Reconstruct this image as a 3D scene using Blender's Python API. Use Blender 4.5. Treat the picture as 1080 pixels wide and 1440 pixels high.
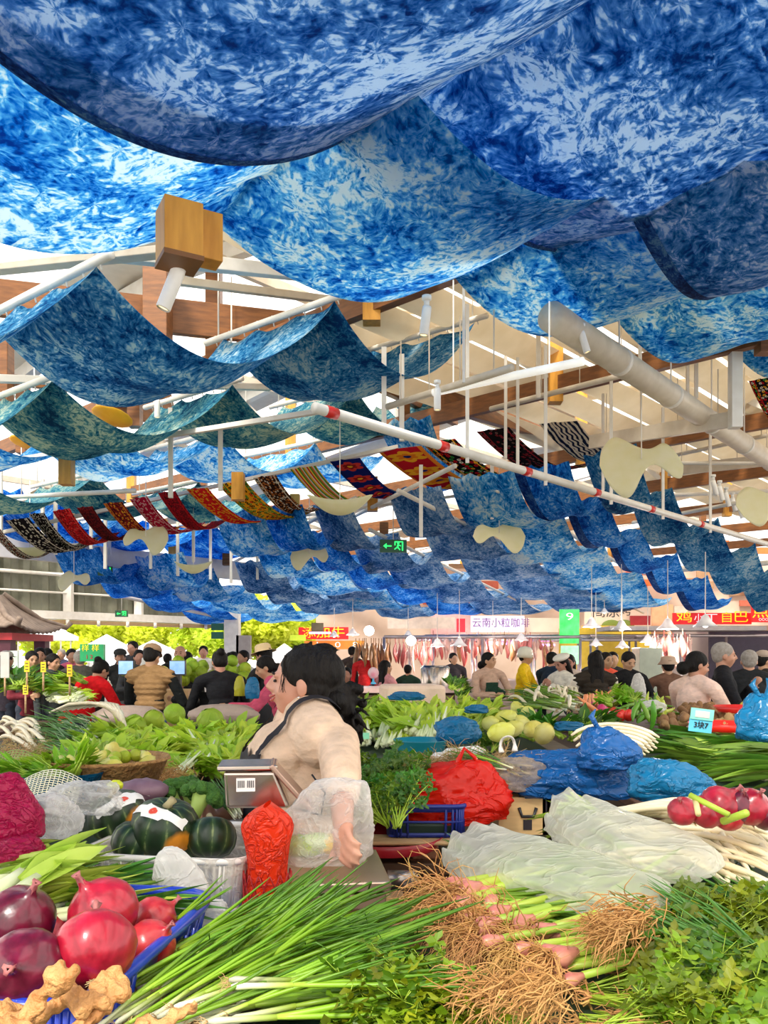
import bpy, math, random
from mathutils import Vector, Matrix, Euler, noise
for _o in list(bpy.data.objects): bpy.data.objects.remove(_o)
SC = bpy.context.scene
COL = SC.collection
R = random.Random(7)
V = Vector
F, HZ, CZ = 1150.0, 920.0, 1.55          # focal length and horizon row of the 1080x1440 frame, eye height

# ---------------- camera ----------------
cam = bpy.data.cameras.new('camera')
cam.sensor_width = 36; cam.lens = F*36/1440; cam.shift_y = 200/1440
cam.clip_start = 0.05; cam.clip_end = 200
co = bpy.data.objects.new('camera', cam); COL.objects.link(co)
co.location = (0, 0, CZ); co.rotation_euler = (math.pi/2, 0, 0)
SC.camera = co
# ---------------- light and exposure ----------------
vs = SC.view_settings
vs.view_transform = 'Standard'; vs.look = 'None'; vs.gamma = 1; vs.use_curve_mapping = False
vs.exposure = 1.05
wd = bpy.data.worlds.new('sky'); SC.world = wd; wd.use_nodes = True
bg = wd.node_tree.nodes['Background']
bg.inputs[0].default_value = (1.0, 0.97, 0.92, 1); bg.inputs[1].default_value = 1.15
def sun_lamp(name, rot, energy, angle, col):
    l = bpy.data.lights.new(name, 'SUN'); l.energy = energy; l.angle = math.radians(angle); l.color = col
    o = bpy.data.objects.new(name, l); COL.objects.link(o); o.rotation_euler = [math.radians(a) for a in rot]
    return o
sun_lamp('sun', (38, -22, 0), 3.2, 14, (1.0, .95, .86))
SC.cycles.max_bounces = 7; SC.cycles.transparent_max_bounces = 14
SC.cycles.use_denoising = True
SC.cycles.sample_clamp_indirect = 6

# ---------------- helpers ----------------
def P(px, py, d): return V(((px-540)/F*d, d, CZ+(HZ-py)/F*d))
def PZ(px, py, z): return P(px, py, (z-CZ)*F/(HZ-py))
def UW(u, w, z): return V((.674*u-.738*w, .738*u+.674*w, z))
UD = V((.674, .738, 0)); WD = V((-.738, .674, 0))

def frames(pts):
    n = len(pts); T = []
    for i in range(n):
        a = pts[max(i-1, 0)]; b = pts[min(i+1, n-1)]
        t = (b-a); T.append(t.normalized() if t.length > 1e-9 else V((0, 0, 1)))
    up = V((0, 0, 1)) if abs(T[0].z) < .9 else V((1, 0, 0))
    s = T[0].cross(up).normalized(); out = []
    for t in T:
        s = (s - t*s.dot(t))
        s = s.normalized() if s.length > 1e-6 else t.orthogonal().normalized()
        out.append((t, s, t.cross(s)))
    return out

class MB:
    def __init__(s): s.v = []; s.f = []; s.m = []; s.uv = {}; s.off = 0
    def add(s, vs_, fs, m=0, uvs=None):
        b = len(s.v); s.v.extend(vs_)
        for i, f in enumerate(fs):
            s.f.append([b+k for k in f]); s.m.append(m)
        if uvs:
            for i, u in enumerate(uvs): s.uv[b+i] = u
        return s
    def tube(s, pts, r, seg=8, m=0, cap=True, flat=1.0):
        pts = [V(p) for p in pts]; n = len(pts)
        if not hasattr(r, '__len__'): r = [r]*n
        fr = frames(pts); vs_ = []; fs = []
        for i, (p, (t, a, b)) in enumerate(zip(pts, fr)):
            for k in range(seg):
                th = 2*math.pi*k/seg
                vs_.append(p + a*math.cos(th)*r[i] + b*math.sin(th)*r[i]*flat)
        for i in range(n-1):
            for k in range(seg):
                k2 = (k+1) % seg
                fs.append((i*seg+k, i*seg+k2, (i+1)*seg+k2, (i+1)*seg+k))
        if cap: fs.append(tuple(range(seg-1, -1, -1))); fs.append(tuple((n-1)*seg+k for k in range(seg)))
        return s.add(vs_, fs, m)
    def box(s, c, size, rz=0, m=0, mat=None):
        hx, hy, hz = size[0]/2, size[1]/2, size[2]/2
        M_ = mat if mat is not None else Matrix.Rotation(rz, 3, 'Z')
        vs_ = [V(c)+M_@V((x*hx, y*hy, z*hz)) for x in (-1, 1) for y in (-1, 1) for z in (-1, 1)]
        return s.add(vs_, [(0, 1, 3, 2), (4, 6, 7, 5), (0, 4, 5, 1), (2, 3, 7, 6), (0, 2, 6, 4), (1, 5, 7, 3)], m)
    def beam(s, a, b, wd_, ht, m=0):
        a, b = V(a), V(b); t = (b-a).normalized(); side = t.cross(V((0, 0, 1)))
        side = side.normalized() if side.length > 1e-4 else V((1, 0, 0)); up = side.cross(t)
        vs_ = [p+side*x*wd_/2+up*y*ht/2 for p in (a, b) for x, y in ((-1, -1), (1, -1), (1, 1), (-1, 1))]
        return s.add(vs_, [(3, 2, 1, 0), (4, 5, 6, 7), (0, 1, 5, 4), (1, 2, 6, 5), (2, 3, 7, 6), (3, 0, 4, 7)], m)
    def ell(s, c, r, seg=14, rings=9, m=0, mat=None, fn=None):
        if not hasattr(r, '__len__'): r = (r, r, r)
        vs_ = []; fs = []; c = V(c)
        for i in range(rings+1):
            ph = math.pi*i/rings
            for k in range(seg):
                th = 2*math.pi*k/seg
                q = V((math.sin(ph)*math.cos(th), math.sin(ph)*math.sin(th), math.cos(ph)))
                sc = fn(q) if fn else 1
                q = V((q.x*r[0], q.y*r[1], q.z*r[2]))*sc
                if mat is not None: q = mat@q
                vs_.append(c+q)
        for i in range(rings):
            for k in range(seg):
                k2 = (k+1) % seg
                fs.append((i*seg+k, (i+1)*seg+k, (i+1)*seg+k2, i*seg+k2))
        return s.add(vs_, fs, m)
    def lathe(s, prof, c=(0, 0, 0), seg=24, m=0, mat=None, fn=None):
        vs_ = []; fs = []; c = V(c); n = len(prof)
        for (r_, z) in prof:
            for k in range(seg):
                th = 2*math.pi*k/seg; rr = r_*(fn(th, z) if fn else 1)
                q = V((rr*math.cos(th), rr*math.sin(th), z))
                if mat is not None: q = mat@q
                vs_.append(c+q)
        for i in range(n-1):
            for k in range(seg):
                k2 = (k+1) % seg
                fs.append((i*seg+k, i*seg+k2, (i+1)*seg+k2, (i+1)*seg+k))
        return s.add(vs_, fs, m)
    def strip(s, pts, sides, widths, m=0, fold=0.0):
        # leaf blade: centre line, sideways vectors, half widths; a V fold along the midrib
        vs_ = []; fs = []
        fr = frames([V(p) for p in pts])
        for p, sd, w, (t, a, b) in zip(pts, sides, widths, fr):
            sd = V(sd); nn = sd.cross(t); p = V(p)
            vs_ += [p-sd*w+nn*w*fold, p, p+sd*w+nn*w*fold]
        for i in range(len(pts)-1):
            a = i*3
            fs += [(a, a+1, a+4, a+3), (a+1, a+2, a+5, a+4)]
        return s.add(vs_, fs, m)
    def grid(s, fn, nu, nv, m=0, uvf=None, closed=False):
        vs_ = []; uvs = []; fs = []
        for i in range(nu+1):
            for j in range(nv+1):
                vs_.append(V(fn(i/nu, j/nv))); uvs.append(uvf(i/nu, j/nv) if uvf else (i/nu, j/nv))
        for i in range(nu):
            for j in range(nv):
                a = i*(nv+1)+j; fs.append((a, a+nv+1, a+nv+2, a+1))
        return s.add(vs_, fs, m, uvs)
    def mesh(s, name, mats, smooth=True):
        me = bpy.data.meshes.new(name)
        me.from_pydata([tuple(p) for p in s.v], [], s.f)
        if not isinstance(mats, (list, tuple)): mats = [mats]
        for k in mats: me.materials.append(k)
        if any(s.m): me.polygons.foreach_set('material_index', s.m)
        if smooth: me.polygons.foreach_set('use_smooth', [True]*len(me.polygons))
        if s.uv:
            l = me.uv_layers.new(name='UVMap')
            for lp in me.loops: l.data[lp.index].uv = s.uv.get(lp.vertex_index, (0, 0))
        me.update()
        return me
    def build(s, name, mats, parent=None, smooth=True, loc=None, mods=()):
        o = bpy.data.objects.new(name, s.mesh(name, mats, smooth)); COL.objects.link(o)
        if parent: o.parent = parent
        if loc is not None: o.location = loc
        for md in mods:
            k = o.modifiers.new(md[0], md[1])
            for a, b in md[2].items(): setattr(k, a, b)
        return o
SOL = lambda t, off=0: ('solid', 'SOLIDIFY', {'thickness': t, 'offset': off})
BEV = lambda w, n=2: ('bevel', 'BEVEL', {'width': w, 'segments': n, 'limit_method': 'ANGLE'})
SUB = lambda n=1: ('subdiv', 'SUBSURF', {'levels': n, 'render_levels': n})

def tag(o, label, cat, group=None, kind=None):
    o['label'] = label; o['category'] = cat
    if group: o['group'] = group
    if kind: o['kind'] = kind
    return o
def struct(o): o['kind'] = 'structure'; return o
def empty(name, loc=(0, 0, 0), rz=0):
    o = bpy.data.objects.new(name, None); COL.objects.link(o); o.location = loc; o.rotation_euler = (0, 0, rz)
    o.empty_display_size = .05; return o
def kids(o): return [c for c in KID.get(o.name, [])] if o.name in KID else list(o.children)
KID = {}
def copy_tree(o, parent=None):
    c = o.copy(); COL.objects.link(c)
    if parent: c.parent = parent
    for ch in kids(o): copy_tree(ch, c)
    return c
def rnd(a, b): return R.uniform(a, b)
def lerp(a, b, t): return a+(b-a)*t
def fbm(p, k=1.0): return noise.noise(V(p)*k)

# ---------------- materials ----------------
def newmat(name):
    m = bpy.data.materials.new(name); m.use_nodes = True; nt = m.node_tree
    for n in list(nt.nodes): nt.nodes.remove(n)
    out = nt.nodes.new('ShaderNodeOutputMaterial'); return m, nt, out
def nd(nt, typ, **kw):
    n = nt.nodes.new(typ)
    for k, v in kw.items():
        if k.startswith('i_'):
            key = k[2:]; key = int(key) if key.isdigit() else key.replace('_', ' ')
            n.inputs[key].default_value = v
        else: setattr(n, k, v)
    return n
def c4(c): return (c[0], c[1], c[2], 1)
def ramp(nt, stops, interp='LINEAR'):
    r = nt.nodes.new('ShaderNodeValToRGB'); r.color_ramp.interpolation = interp
    e = r.color_ramp.elements
    while len(e) < len(stops): e.new(.5)
    for x, (p, c) in zip(e, stops): x.position = p; x.color = c4(c)
    return r
def mat(name, c1, c2=None, scale=8, rough=.5, bump=0, bscale=None, spec=.5, metal=0, transl=0, alpha=1, vary=0, coat=0, stretch=None, emit=0, sheen=0):
    m, nt, out = newmat(name); L = nt.links.new
    p = nd(nt, 'ShaderNodeBsdfPrincipled'); p.inputs['Roughness'].default_value = rough
    p.inputs['Specular IOR Level'].default_value = spec; p.inputs['Metallic'].default_value = metal
    p.inputs['Coat Weight'].default_value = coat; p.inputs['Sheen Weight'].default_value = sheen
    tc = nd(nt, 'ShaderNodeTexCoord'); vec = tc.outputs['Object']
    if stretch:
        mp = nd(nt, 'ShaderNodeMapping'); mp.inputs['Scale'].default_value = stretch; L(vec, mp.inputs[0]); vec = mp.outputs[0]
    oi = nd(nt, 'ShaderNodeObjectInfo')
    if c2 is None: c2 = tuple(min(1, x*1.18+.004) for x in c1)
    nz = nd(nt, 'ShaderNodeTexNoise'); nz.inputs['Scale'].default_value = scale; nz.inputs['Detail'].default_value = 4
    L(vec, nz.inputs['Vector'])
    rp = ramp(nt, [(.32, c1), (.68, c2)]); L(nz.outputs[0], rp.inputs[0]); colr = rp.outputs[0]
    if vary:
        hs = nd(nt, 'ShaderNodeHueSaturation')
        mr = nd(nt, 'ShaderNodeMapRange'); mr.inputs[3].default_value = .5-vary*.12; mr.inputs[4].default_value = .5+vary*.12
        L(oi.outputs['Random'], mr.inputs[0]); L(mr.outputs[0], hs.inputs['Hue'])
        m2 = nd(nt, 'ShaderNodeMapRange'); m2.inputs[3].default_value = 1-vary; m2.inputs[4].default_value = 1+vary
        mu = nd(nt, 'ShaderNodeMath', operation='MULTIPLY'); mu.inputs[1].default_value = 7.31
        fr = nd(nt, 'ShaderNodeMath', operation='FRACT'); L(oi.outputs['Random'], mu.inputs[0]); L(mu.outputs[0], fr.inputs[0])
        L(fr.outputs[0], m2.inputs[0]); L(m2.outputs[0], hs.inputs['Value']); L(colr, hs.inputs['Color']); colr = hs.outputs[0]
    L(colr, p.inputs['Base Color'])
    if bump:
        b = nd(nt, 'ShaderNodeBump'); b.inputs['Strength'].default_value = bump; b.inputs['Distance'].default_value = .02
        n2 = nd(nt, 'ShaderNodeTexNoise'); n2.inputs['Scale'].default_value = bscale or scale*4; n2.inputs['Detail'].default_value = 3
        L(vec, n2.inputs['Vector']); L(n2.outputs[0], b.inputs['Height']); L(b.outputs[0], p.inputs['Normal'])
    if emit:
        L(colr, p.inputs['Emission Color']); p.inputs['Emission Strength'].default_value = emit
    sh = p.outputs[0]
    if transl:
        t = nd(nt, 'ShaderNodeBsdfTranslucent'); L(colr, t.inputs[0])
        mx = nd(nt, 'ShaderNodeMixShader'); mx.inputs[0].default_value = transl; L(sh, mx.inputs[1]); L(t.outputs[0], mx.inputs[2]); sh = mx.outputs[0]
    if alpha < 1:
        t = nd(nt, 'ShaderNodeBsdfTransparent')
        mx = nd(nt, 'ShaderNodeMixShader'); mx.inputs[0].default_value = alpha; L(t.outputs[0], mx.inputs[1]); L(sh, mx.inputs[2]); sh = mx.outputs[0]
    L(sh, out.inputs[0]); return m

def film(name, col, dens=.35, edge=.55, rough=.25, transl=.4, scale=22, bump=.7):
    # thin wrinkled plastic film: more opaque at grazing angles and on creases
    m, nt, out = newmat(name); L = nt.links.new
    tc = nd(nt, 'ShaderNodeTexCoord')
    mp = nd(nt, 'ShaderNodeMapping'); mp.inputs['Scale'].default_value = (1, 2.2, 1.4); mp.inputs['Rotation'].default_value = (.3, .5, .8); L(tc.outputs['Object'], mp.inputs[0])
    nz = nd(nt, 'ShaderNodeTexNoise'); nz.inputs['Scale'].default_value = scale; nz.inputs['Detail'].default_value = 3; nz.inputs['Distortion'].default_value = .8
    L(mp.outputs[0], nz.inputs['Vector'])
    ab = nd(nt, 'ShaderNodeMath', operation='SUBTRACT'); ab.inputs[1].default_value = .5; L(nz.outputs[0], ab.inputs[0])
    a2 = nd(nt, 'ShaderNodeMath', operation='ABSOLUTE'); L(ab.outputs[0], a2.inputs[0])
    rp = ramp(nt, [(0, (1, 1, 1)), (.035, (.35, .35, .35)), (.12, (0, 0, 0))]); L(a2.outputs[0], rp.inputs[0])
    bm_ = nd(nt, 'ShaderNodeBump'); bm_.inputs['Strength'].default_value = bump; bm_.inputs['Distance'].default_value = .004; L(rp.outputs[0], bm_.inputs['Height'])
    p = nd(nt, 'ShaderNodeBsdfPrincipled'); p.inputs['Base Color'].default_value = c4(col); p.inputs['Roughness'].default_value = rough
    L(bm_.outputs[0], p.inputs['Normal'])
    t = nd(nt, 'ShaderNodeBsdfTranslucent'); t.inputs[0].default_value = c4(col); L(bm_.outputs[0], t.inputs[1])
    mx = nd(nt, 'ShaderNodeMixShader'); mx.inputs[0].default_value = transl; L(p.outputs[0], mx.inputs[1]); L(t.outputs[0], mx.inputs[2])
    lw = nd(nt, 'ShaderNodeLayerWeight'); lw.inputs[0].default_value = .35
    m1 = nd(nt, 'ShaderNodeMath', operation='MULTIPLY'); m1.inputs[1].default_value = edge; L(lw.outputs['Facing'], m1.inputs[0])
    m3 = nd(nt, 'ShaderNodeMath', operation='MULTIPLY'); m3.inputs[1].default_value = .22; L(rp.outputs[0], m3.inputs[0])
    m2 = nd(nt, 'ShaderNodeMath', operation='ADD'); m2.inputs[1].default_value = dens; L(m1.outputs[0], m2.inputs[0])
    m4 = nd(nt, 'ShaderNodeMath', operation='ADD'); m4.use_clamp = True; L(m2.outputs[0], m4.inputs[0]); L(m3.outputs[0], m4.inputs[1])
    tr = nd(nt, 'ShaderNodeBsdfTransparent'); tr.inputs[0].default_value = c4([lerp(1, x, .35) for x in col])
    mm = nd(nt, 'ShaderNodeMixShader'); L(m4.outputs[0], mm.inputs[0]); L(tr.outputs[0], mm.inputs[1]); L(mx.outputs[0], mm.inputs[2])
    L(mm.outputs[0], out.inputs[0]); return m

def tiedye(name, dark, mid, light, white, sc=1.0, transl=.5, bias=0.0, seed=0):
    m, nt, out = newmat(name); L = nt.links.new
    uv = nd(nt, 'ShaderNodeUVMap'); uv.uv_map = 'UVMap'
    mp = nd(nt, 'ShaderNodeMapping'); mp.inputs['Location'].default_value = (seed*3.7, seed*1.9, 0); L(uv.outputs[0], mp.inputs[0])
    w = nd(nt, 'ShaderNodeTexNoise'); w.inputs['Scale'].default_value = 3*sc; w.inputs['Detail'].default_value = 2; L(mp.outputs[0], w.inputs['Vector'])
    wv = nd(nt, 'ShaderNodeVectorMath', operation='SCALE'); wv.inputs['Scale'].default_value = .22/sc; L(w.outputs['Color'], wv.inputs[0])
    va = nd(nt, 'ShaderNodeVectorMath', operation='ADD'); L(mp.outputs[0], va.inputs[0]); L(wv.outputs[0], va.inputs[1])
    def burst(scale, k):
        vo = nd(nt, 'ShaderNodeTexVoronoi'); vo.voronoi_dimensions = '2D'; vo.inputs['Scale'].default_value = scale; L(va.outputs[0], vo.inputs['Vector'])
        sv = nd(nt, 'ShaderNodeVectorMath', operation='SCALE'); sv.inputs['Scale'].default_value = 1.0; L(vo.outputs['Position'], sv.inputs[0])
        df = nd(nt, 'ShaderNodeVectorMath', operation='SUBTRACT'); L(va.outputs[0], df.inputs[0]); L(sv.outputs[0], df.inputs[1])
        sx = nd(nt, 'ShaderNodeSeparateXYZ'); L(df.outputs[0], sx.inputs[0])
        at = nd(nt, 'ShaderNodeMath', operation='ARCTAN2'); L(sx.outputs[1], at.inputs[0]); L(sx.outputs[0], at.inputs[1])
        am = nd(nt, 'ShaderNodeMath', operation='MULTIPLY'); am.inputs[1].default_value = k; L(at.outputs[0], am.inputs[0])
        dm = nd(nt, 'ShaderNodeMath', operation='MULTIPLY'); dm.inputs[1].default_value = 4.5; L(vo.outputs['Distance'], dm.inputs[0])
        cb = nd(nt, 'ShaderNodeCombineXYZ'); L(am.outputs[0], cb.inputs[0]); L(dm.outputs[0], cb.inputs[1])
        cs = nd(nt, 'ShaderNodeSeparateColor'); L(vo.outputs['Color'], cs.inputs[0])
        m9 = nd(nt, 'ShaderNodeMath', operation='MULTIPLY'); m9.inputs[1].default_value = 40; L(cs.outputs[0], m9.inputs[0]); L(m9.outputs[0], cb.inputs[2])
        n = nd(nt, 'ShaderNodeTexNoise'); n.inputs['Scale'].default_value = 1.0; n.inputs['Detail'].default_value = 2; n.inputs['Roughness'].default_value = .6; L(cb.outputs[0], n.inputs['Vector'])
        return n.outputs[0], vo.outputs['Distance']
    b1, d1 = burst(3.3*sc, 2.6)
    b2, d2 = burst(7.5*sc, 2.0)
    big = nd(nt, 'ShaderNodeTexNoise'); big.inputs['Scale'].default_value = 1.7*sc; big.inputs['Detail'].default_value = 3; L(mp.outputs[0], big.inputs['Vector'])
    fine = nd(nt, 'ShaderNodeTexNoise'); fine.inputs['Scale'].default_value = 9*sc; fine.inputs['Detail'].default_value = 5; fine.inputs['Roughness'].default_value = .62; fine.inputs['Distortion'].default_value = 1.2; L(va.outputs[0], fine.inputs['Vector'])
    def ma(op, a, b):
        n = nd(nt, 'ShaderNodeMath', operation=op)
        for i, x in enumerate((a, b)):
            if isinstance(x, (int, float)): n.inputs[i].default_value = x
            else: L(x, n.inputs[i])
        return n.outputs[0]
    s = ma('ADD', ma('MULTIPLY', b1, .85), ma('MULTIPLY', b2, .6))
    s = ma('ADD', s, ma('MULTIPLY', big.outputs[0], 1.0))
    s = ma('ADD', s, ma('MULTIPLY', fine.outputs[0], .8))
    s = ma('ADD', s, ma('MULTIPLY', d1, -.12))
    s = ma('SUBTRACT', s, 1.56); s = ma('ADD', ma('MULTIPLY', s, 1.25), .5+bias)
    rp = ramp(nt, [(.2, dark), (.38, mid), (.5, tuple(lerp(a, b, .45) for a, b in zip(mid, light))), (.63, light), (.8, white)]); L(s, rp.inputs[0])
    p = nd(nt, 'ShaderNodeBsdfPrincipled'); p.inputs['Roughness'].default_value = .85; p.inputs['Specular IOR Level'].default_value = .1; L(rp.outputs[0], p.inputs['Base Color'])
    t = nd(nt, 'ShaderNodeBsdfTranslucent'); L(rp.outputs[0], t.inputs[0])
    mx = nd(nt, 'ShaderNodeMixShader'); mx.inputs[0].default_value = transl; L(p.outputs[0], mx.inputs[1]); L(t.outputs[0], mx.inputs[2])
    L(mx.outputs[0], out.inputs[0]); return m

WHITE = mat('white_painted_steel', (.78, .72, .62), (.86, .81, .72), rough=.4)
CREAM = mat('cream_painted_steel', (.66, .56, .42), (.76, .66, .52), rough=.45)
TIMBER = mat('brown_timber', (.16, .055, .012), (.28, .10, .022), scale=5, rough=.45, stretch=(1, 1, 6))
ORANGE = mat('honey_timber', (.62, .27, .03), (.8, .38, .05), scale=4, rough=.45, stretch=(6, 6, 1))
CONC = mat('grey_concrete', (.10, .09, .085), (.17, .155, .14), scale=3, rough=.7)
BLACKP = mat('black_plastic', (.012, .012, .014), rough=.35)
DARKW = mat('dark_wood', (.05, .022, .01), (.10, .045, .02), scale=6, rough=.6, stretch=(1, 8, 1))
WOOD = mat('pale_wood', (.42, .24, .10), (.62, .40, .20), scale=7, rough=.6, stretch=(1, 7, 7), bump=.2)
STEEL = mat('brushed_steel', (.50, .42, .36), (.62, .53, .46), rough=.24, metal=1)
# =============== setting ===============
m = MB(); m.box((2, 20, -.06), (60, 56, .12)); struct(m.build('floor', CONC, smooth=False))
GR = mat('pale_paving', (.55, .53, .48), (.66, .64, .58), scale=2, rough=.8)
m = MB(); m.box((-12, 75, -.1), (110, 54, .1)); struct(m.build('ground', GR, smooth=False))
# translucent roof sheets on a steel frame
ROOF = mat('translucent_roof_sheet', (.93, .92, .88), rough=.5, transl=.6, alpha=.30)
def roof_z(w): return 6.3 - abs(w-9)*.10
for k in range(-1, 9):
    u0, u1 = k*3.6-2+.12, (k+1)*3.6-2-.12
    m = MB()
    m.grid(lambda a, b: UW(lerp(u0, u1, a), lerp(-7, 25, b), roof_z(lerp(-7, 25, b))+.04*math.sin(a*40)), 60, 16)
    struct(m.build('ceiling' if k == -1 else 'ceiling.%03d' % (k+1), ROOF))
# cream ceiling decks between the rooflights
DECK = mat('cream_roof_deck', (.74, .66, .52), (.8, .72, .58), rough=.6)
for k in range(0, 9):
    m = MB(); u = k*3.6-2
    m.grid(lambda a, b: UW(u-.5+a*1.0, lerp(-7, 25, b), roof_z(lerp(-7, 25, b))-.12), 2, 16)
    struct(m.build('trim_%d' % (k+1), DECK, mods=[SOL(.03)]))
# white rafters along w with timber struts beneath: one truss = one thing
def truss(u, wa, wb):
    t = empty('roof_truss', UW(u, (wa+wb)/2, 0))
    inv = -t.location
    m = MB()
    n = 10
    for i in range(n):
        a, b = lerp(wa, wb, i/n), lerp(wa, wb, (i+1)/n)
        m.beam(UW(u, a, roof_z(a)-.2)+inv, UW(u, b, roof_z(b)-.2)+inv, .12, .24)
    m.build('rafter', WHITE, t, smooth=False)
    m = MB(); m.beam(UW(u, wa, 4.75)+inv, UW(u, wb, 4.75)+inv, .10, .22)
    m.build('tie_beam', TIMBER, t, smooth=False)
    for i in range(9):
        w = lerp(wa, wb, (i+.5)/9)
        m = MB(); m.beam(UW(u, w, 4.55)+inv, UW(u, w, roof_z(w)-.3)+inv, .16, .16)
        m.build('timber_post', ORANGE if i % 2 else TIMBER, t, smooth=False)
        m = MB(); m.beam(UW(u, w, 4.8)+inv, UW(u, w+1.2, roof_z(w+1.2)-.3)+inv, .08, .08)
        m.build('brace', WHITE, t, smooth=False)
    return t
GT = 'white and timber roof trusses crossing the hall'
for k in range(1, 8):
    tag(truss(k*3.2+2.2, 1.5 if k < 3 else -4, 23), 'roof truss of white rafter and timber posts, ' + ['nearest the viewer', 'second nearest', 'third from the front', 'fourth from the front', 'fifth from the front', 'sixth from the front', 'farthest of all'][k-1], 'truss', GT)
# purlins along u
for i, w in enumerate([-5, -2, 1.2, 4.2, 7.2, 10.2, 13.4, 17, 21]):
    m = MB(); m.beam(UW(-3, w, roof_z(w)-.36), UW(27, w, roof_z(w)-.36), .07, .12)
    tag(m.build('purlin', CREAM, smooth=False), 'long cream steel purlin running under the roof sheets into the hall', 'beam', 'purlins under the roof')

# ---- pipes, rails and channels, given by two image rows and depths ----
def pipe(name, a, b, r, matl, label, cat, group=None, seg=12, loc=None):
    m = MB(); m.tube([a, b], r, seg)
    return tag(m.build(name, matl), label, cat, group)
PIPE = WHITE
# rail with red bands
t = empty('sprinkler_main', P(450, 575, 8)); o0 = t.location
a, b = P(442, 573, 5.8), P(1095, 770, 13.4)
REDP = mat('red_band_paint', (.6, .02, .015), rough=.4)
m = MB(); m.tube([a-o0, b-o0], .040, 14); m.build('pipe', WHITE, t)
for px in (465, 622, 740, 838, 915, 985):
    # place each band where the pipe passes that column
    lo, hi = 0, 1
    for _ in range(40):
        mid = (lo+hi)/2; q = a.lerp(b, mid)
        if 540+q.x/q.y*F < px: lo = mid
        else: hi = mid
    q = a.lerp(b, lo); dr = (b-a).normalized()
    m = MB(); m.tube([q-dr*.055-o0, q+dr*.055-o0], .0425, 14); m.build('red_band', REDP, t)
    if px not in (465,):
        q2 = q+dr*.35
        m = MB(); m.beam(q2-V((0, 0, .08))-o0, q2+V((0, 0, 1.3))-o0, .03, .03); m.build('hanger', WHITE, t, smooth=False)
tag(t, 'long white pipe with red bands running diagonally across the hall', 'pipe')

# large cream duct at upper right
t = empty('air_duct', P(760, 435, 7)); o0 = t.location
a, b = P(775, 445, 6.1), P(1130, 680, 12.4)
m = MB(); m.tube([a-o0, b-o0], .112, 24); m.build('duct_shell', CREAM, t)
for k in range(1, 6):
    q = a.lerp(b, k/6.5); dr = (b-a).normalized()
    m = MB(); m.tube([q-dr*.03-o0, q+dr*.03-o0], .119, 24); m.tube([q+V((0, 0, .11))-o0, q+V((0, 0, 1.2))-o0], .008, 6)
    m.build('joint_ring', WHITE, t)
tag(t, 'fat cream round duct running along the right edge of pleated canvas', 'duct')

# pleated canvas ceiling
CANV = mat('cream_canvas', (.66, .53, .34), (.74, .61, .42), scale=3, rough=.8, transl=.22)
def canvas(u0, u1, w0, w1, z, n, label):
    m = MB()
    m.grid(lambda a, b: UW(lerp(u0, u1, a), lerp(w0, w1, b), 0), 1, 1)
    t = empty('pleated_canvas', UW((u0+u1)/2, (w0+w1)/2, z))
    for i in range(n):
        m = MB(); c_, d_ = lerp(w0, w1, (i+.06)/n), lerp(w0, w1, (i+.94)/n)
        m.grid(lambda a, b: UW(lerp(u0, u1, a), lerp(c_, d_, b), z-.17*math.sin(b*math.pi)*(.85+.15*math.cos(a*12)))-t.location, 30, 10)
        m.build('canvas_pleat', CANV, t)
    return tag(t, label, 'canopy')
canvas(5.9, 21, 1.8, 7.5, 5.15, 9, 'cream canvas sun shade in long pleats under the right side of the roof')
canvas(3.6, 5.7, 3.4, 6.1, 5.3, 4, 'smaller cream canvas shade near the orange timber post')
# cross tubes under the canvas
for (p1, p2, d1, d2, kind, lab) in [
    ((545, 572), (720, 517), 7.4, 6.2, 'rail', 'thin cream cross rail just beneath the pleated canvas, nearest of three'),
    ((690, 575), (905, 520), 9.8, 8.2, 'rail', 'thin cream cross rail beneath the pleated canvas, middle of three'),
    ((950, 640), (1090, 610), 13, 11.6, 'rail', 'thin cream cross rail beneath the pleated canvas, farthest of three'),
    ((830, 622), (1040, 588), 9.9, 8.4, 'channel', 'flat cream channel beam below pleated canvas ending at white hanger'),
    ((940, 662), (1100, 645), 12.5, 11.4, 'channel', 'flat cream channel beam behind the large leaf lamp')]:
    a, b = P(*p1, d1), P(*p2, d2); m = MB()
    if kind == 'rail': m.tube([a, b], .03, 10)
    else: m.beam(a, b, .05, .16)
    n = 4
    for k in range(n):
        q = a.lerp(b, (k+.5)/n); m.tube([q, q+V((0, 0, .55))], .006, 5)
    tag(m.build('ceiling_rail', CREAM, smooth=kind == 'rail'), lab, 'rail')
m = MB(); m.tube([P(610, 552, 6.9), P(820, 508, 5.9)], .032, 12)
for k in (.15, .8):
    q = P(610, 552, 6.9).lerp(P(820, 508, 5.9), k); m.tube([q, q+V((0, 0, .9))], .006, 5)
LAMPW = mat('white_lamp_tube', (.9, .86, .78), rough=.4, emit=.25)
tag(m.build('tube_light', LAMPW), 'long white tube light hung beneath the pleated canvas', 'lamp')
m = MB(); q = P(1034, 602, 8.4); m.beam(q, q+V((0, 0, 1.0)), .11, .11)
tag(m.build('ceiling_hanger', WHITE, smooth=False), 'thick square white hanger at far right above the red banded pipe', 'hanger')
for i, (px, y0, y1, d, w) in enumerate([(979, 560, 480, 9, .035), (967, 555, 480, 9.2, .03), (900, 520, 470, 8.2, .03),
        (652, 538, 432, 6.4, .02), (711, 645, 565, 9, .03), (728, 660, 570, 8.6, .03), (848, 690, 612, 9.9, .03)]):
    m = MB(); m.beam(P(px, y0, d), P(px, y1, d)+V((0, 0, .5)), w, w)
    tag(m.build('ceiling_hanger', WHITE, smooth=False), 'thin white vertical hanger rod beneath the pleated canvas', 'hanger', 'thin hanger rods under the canvas')

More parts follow.
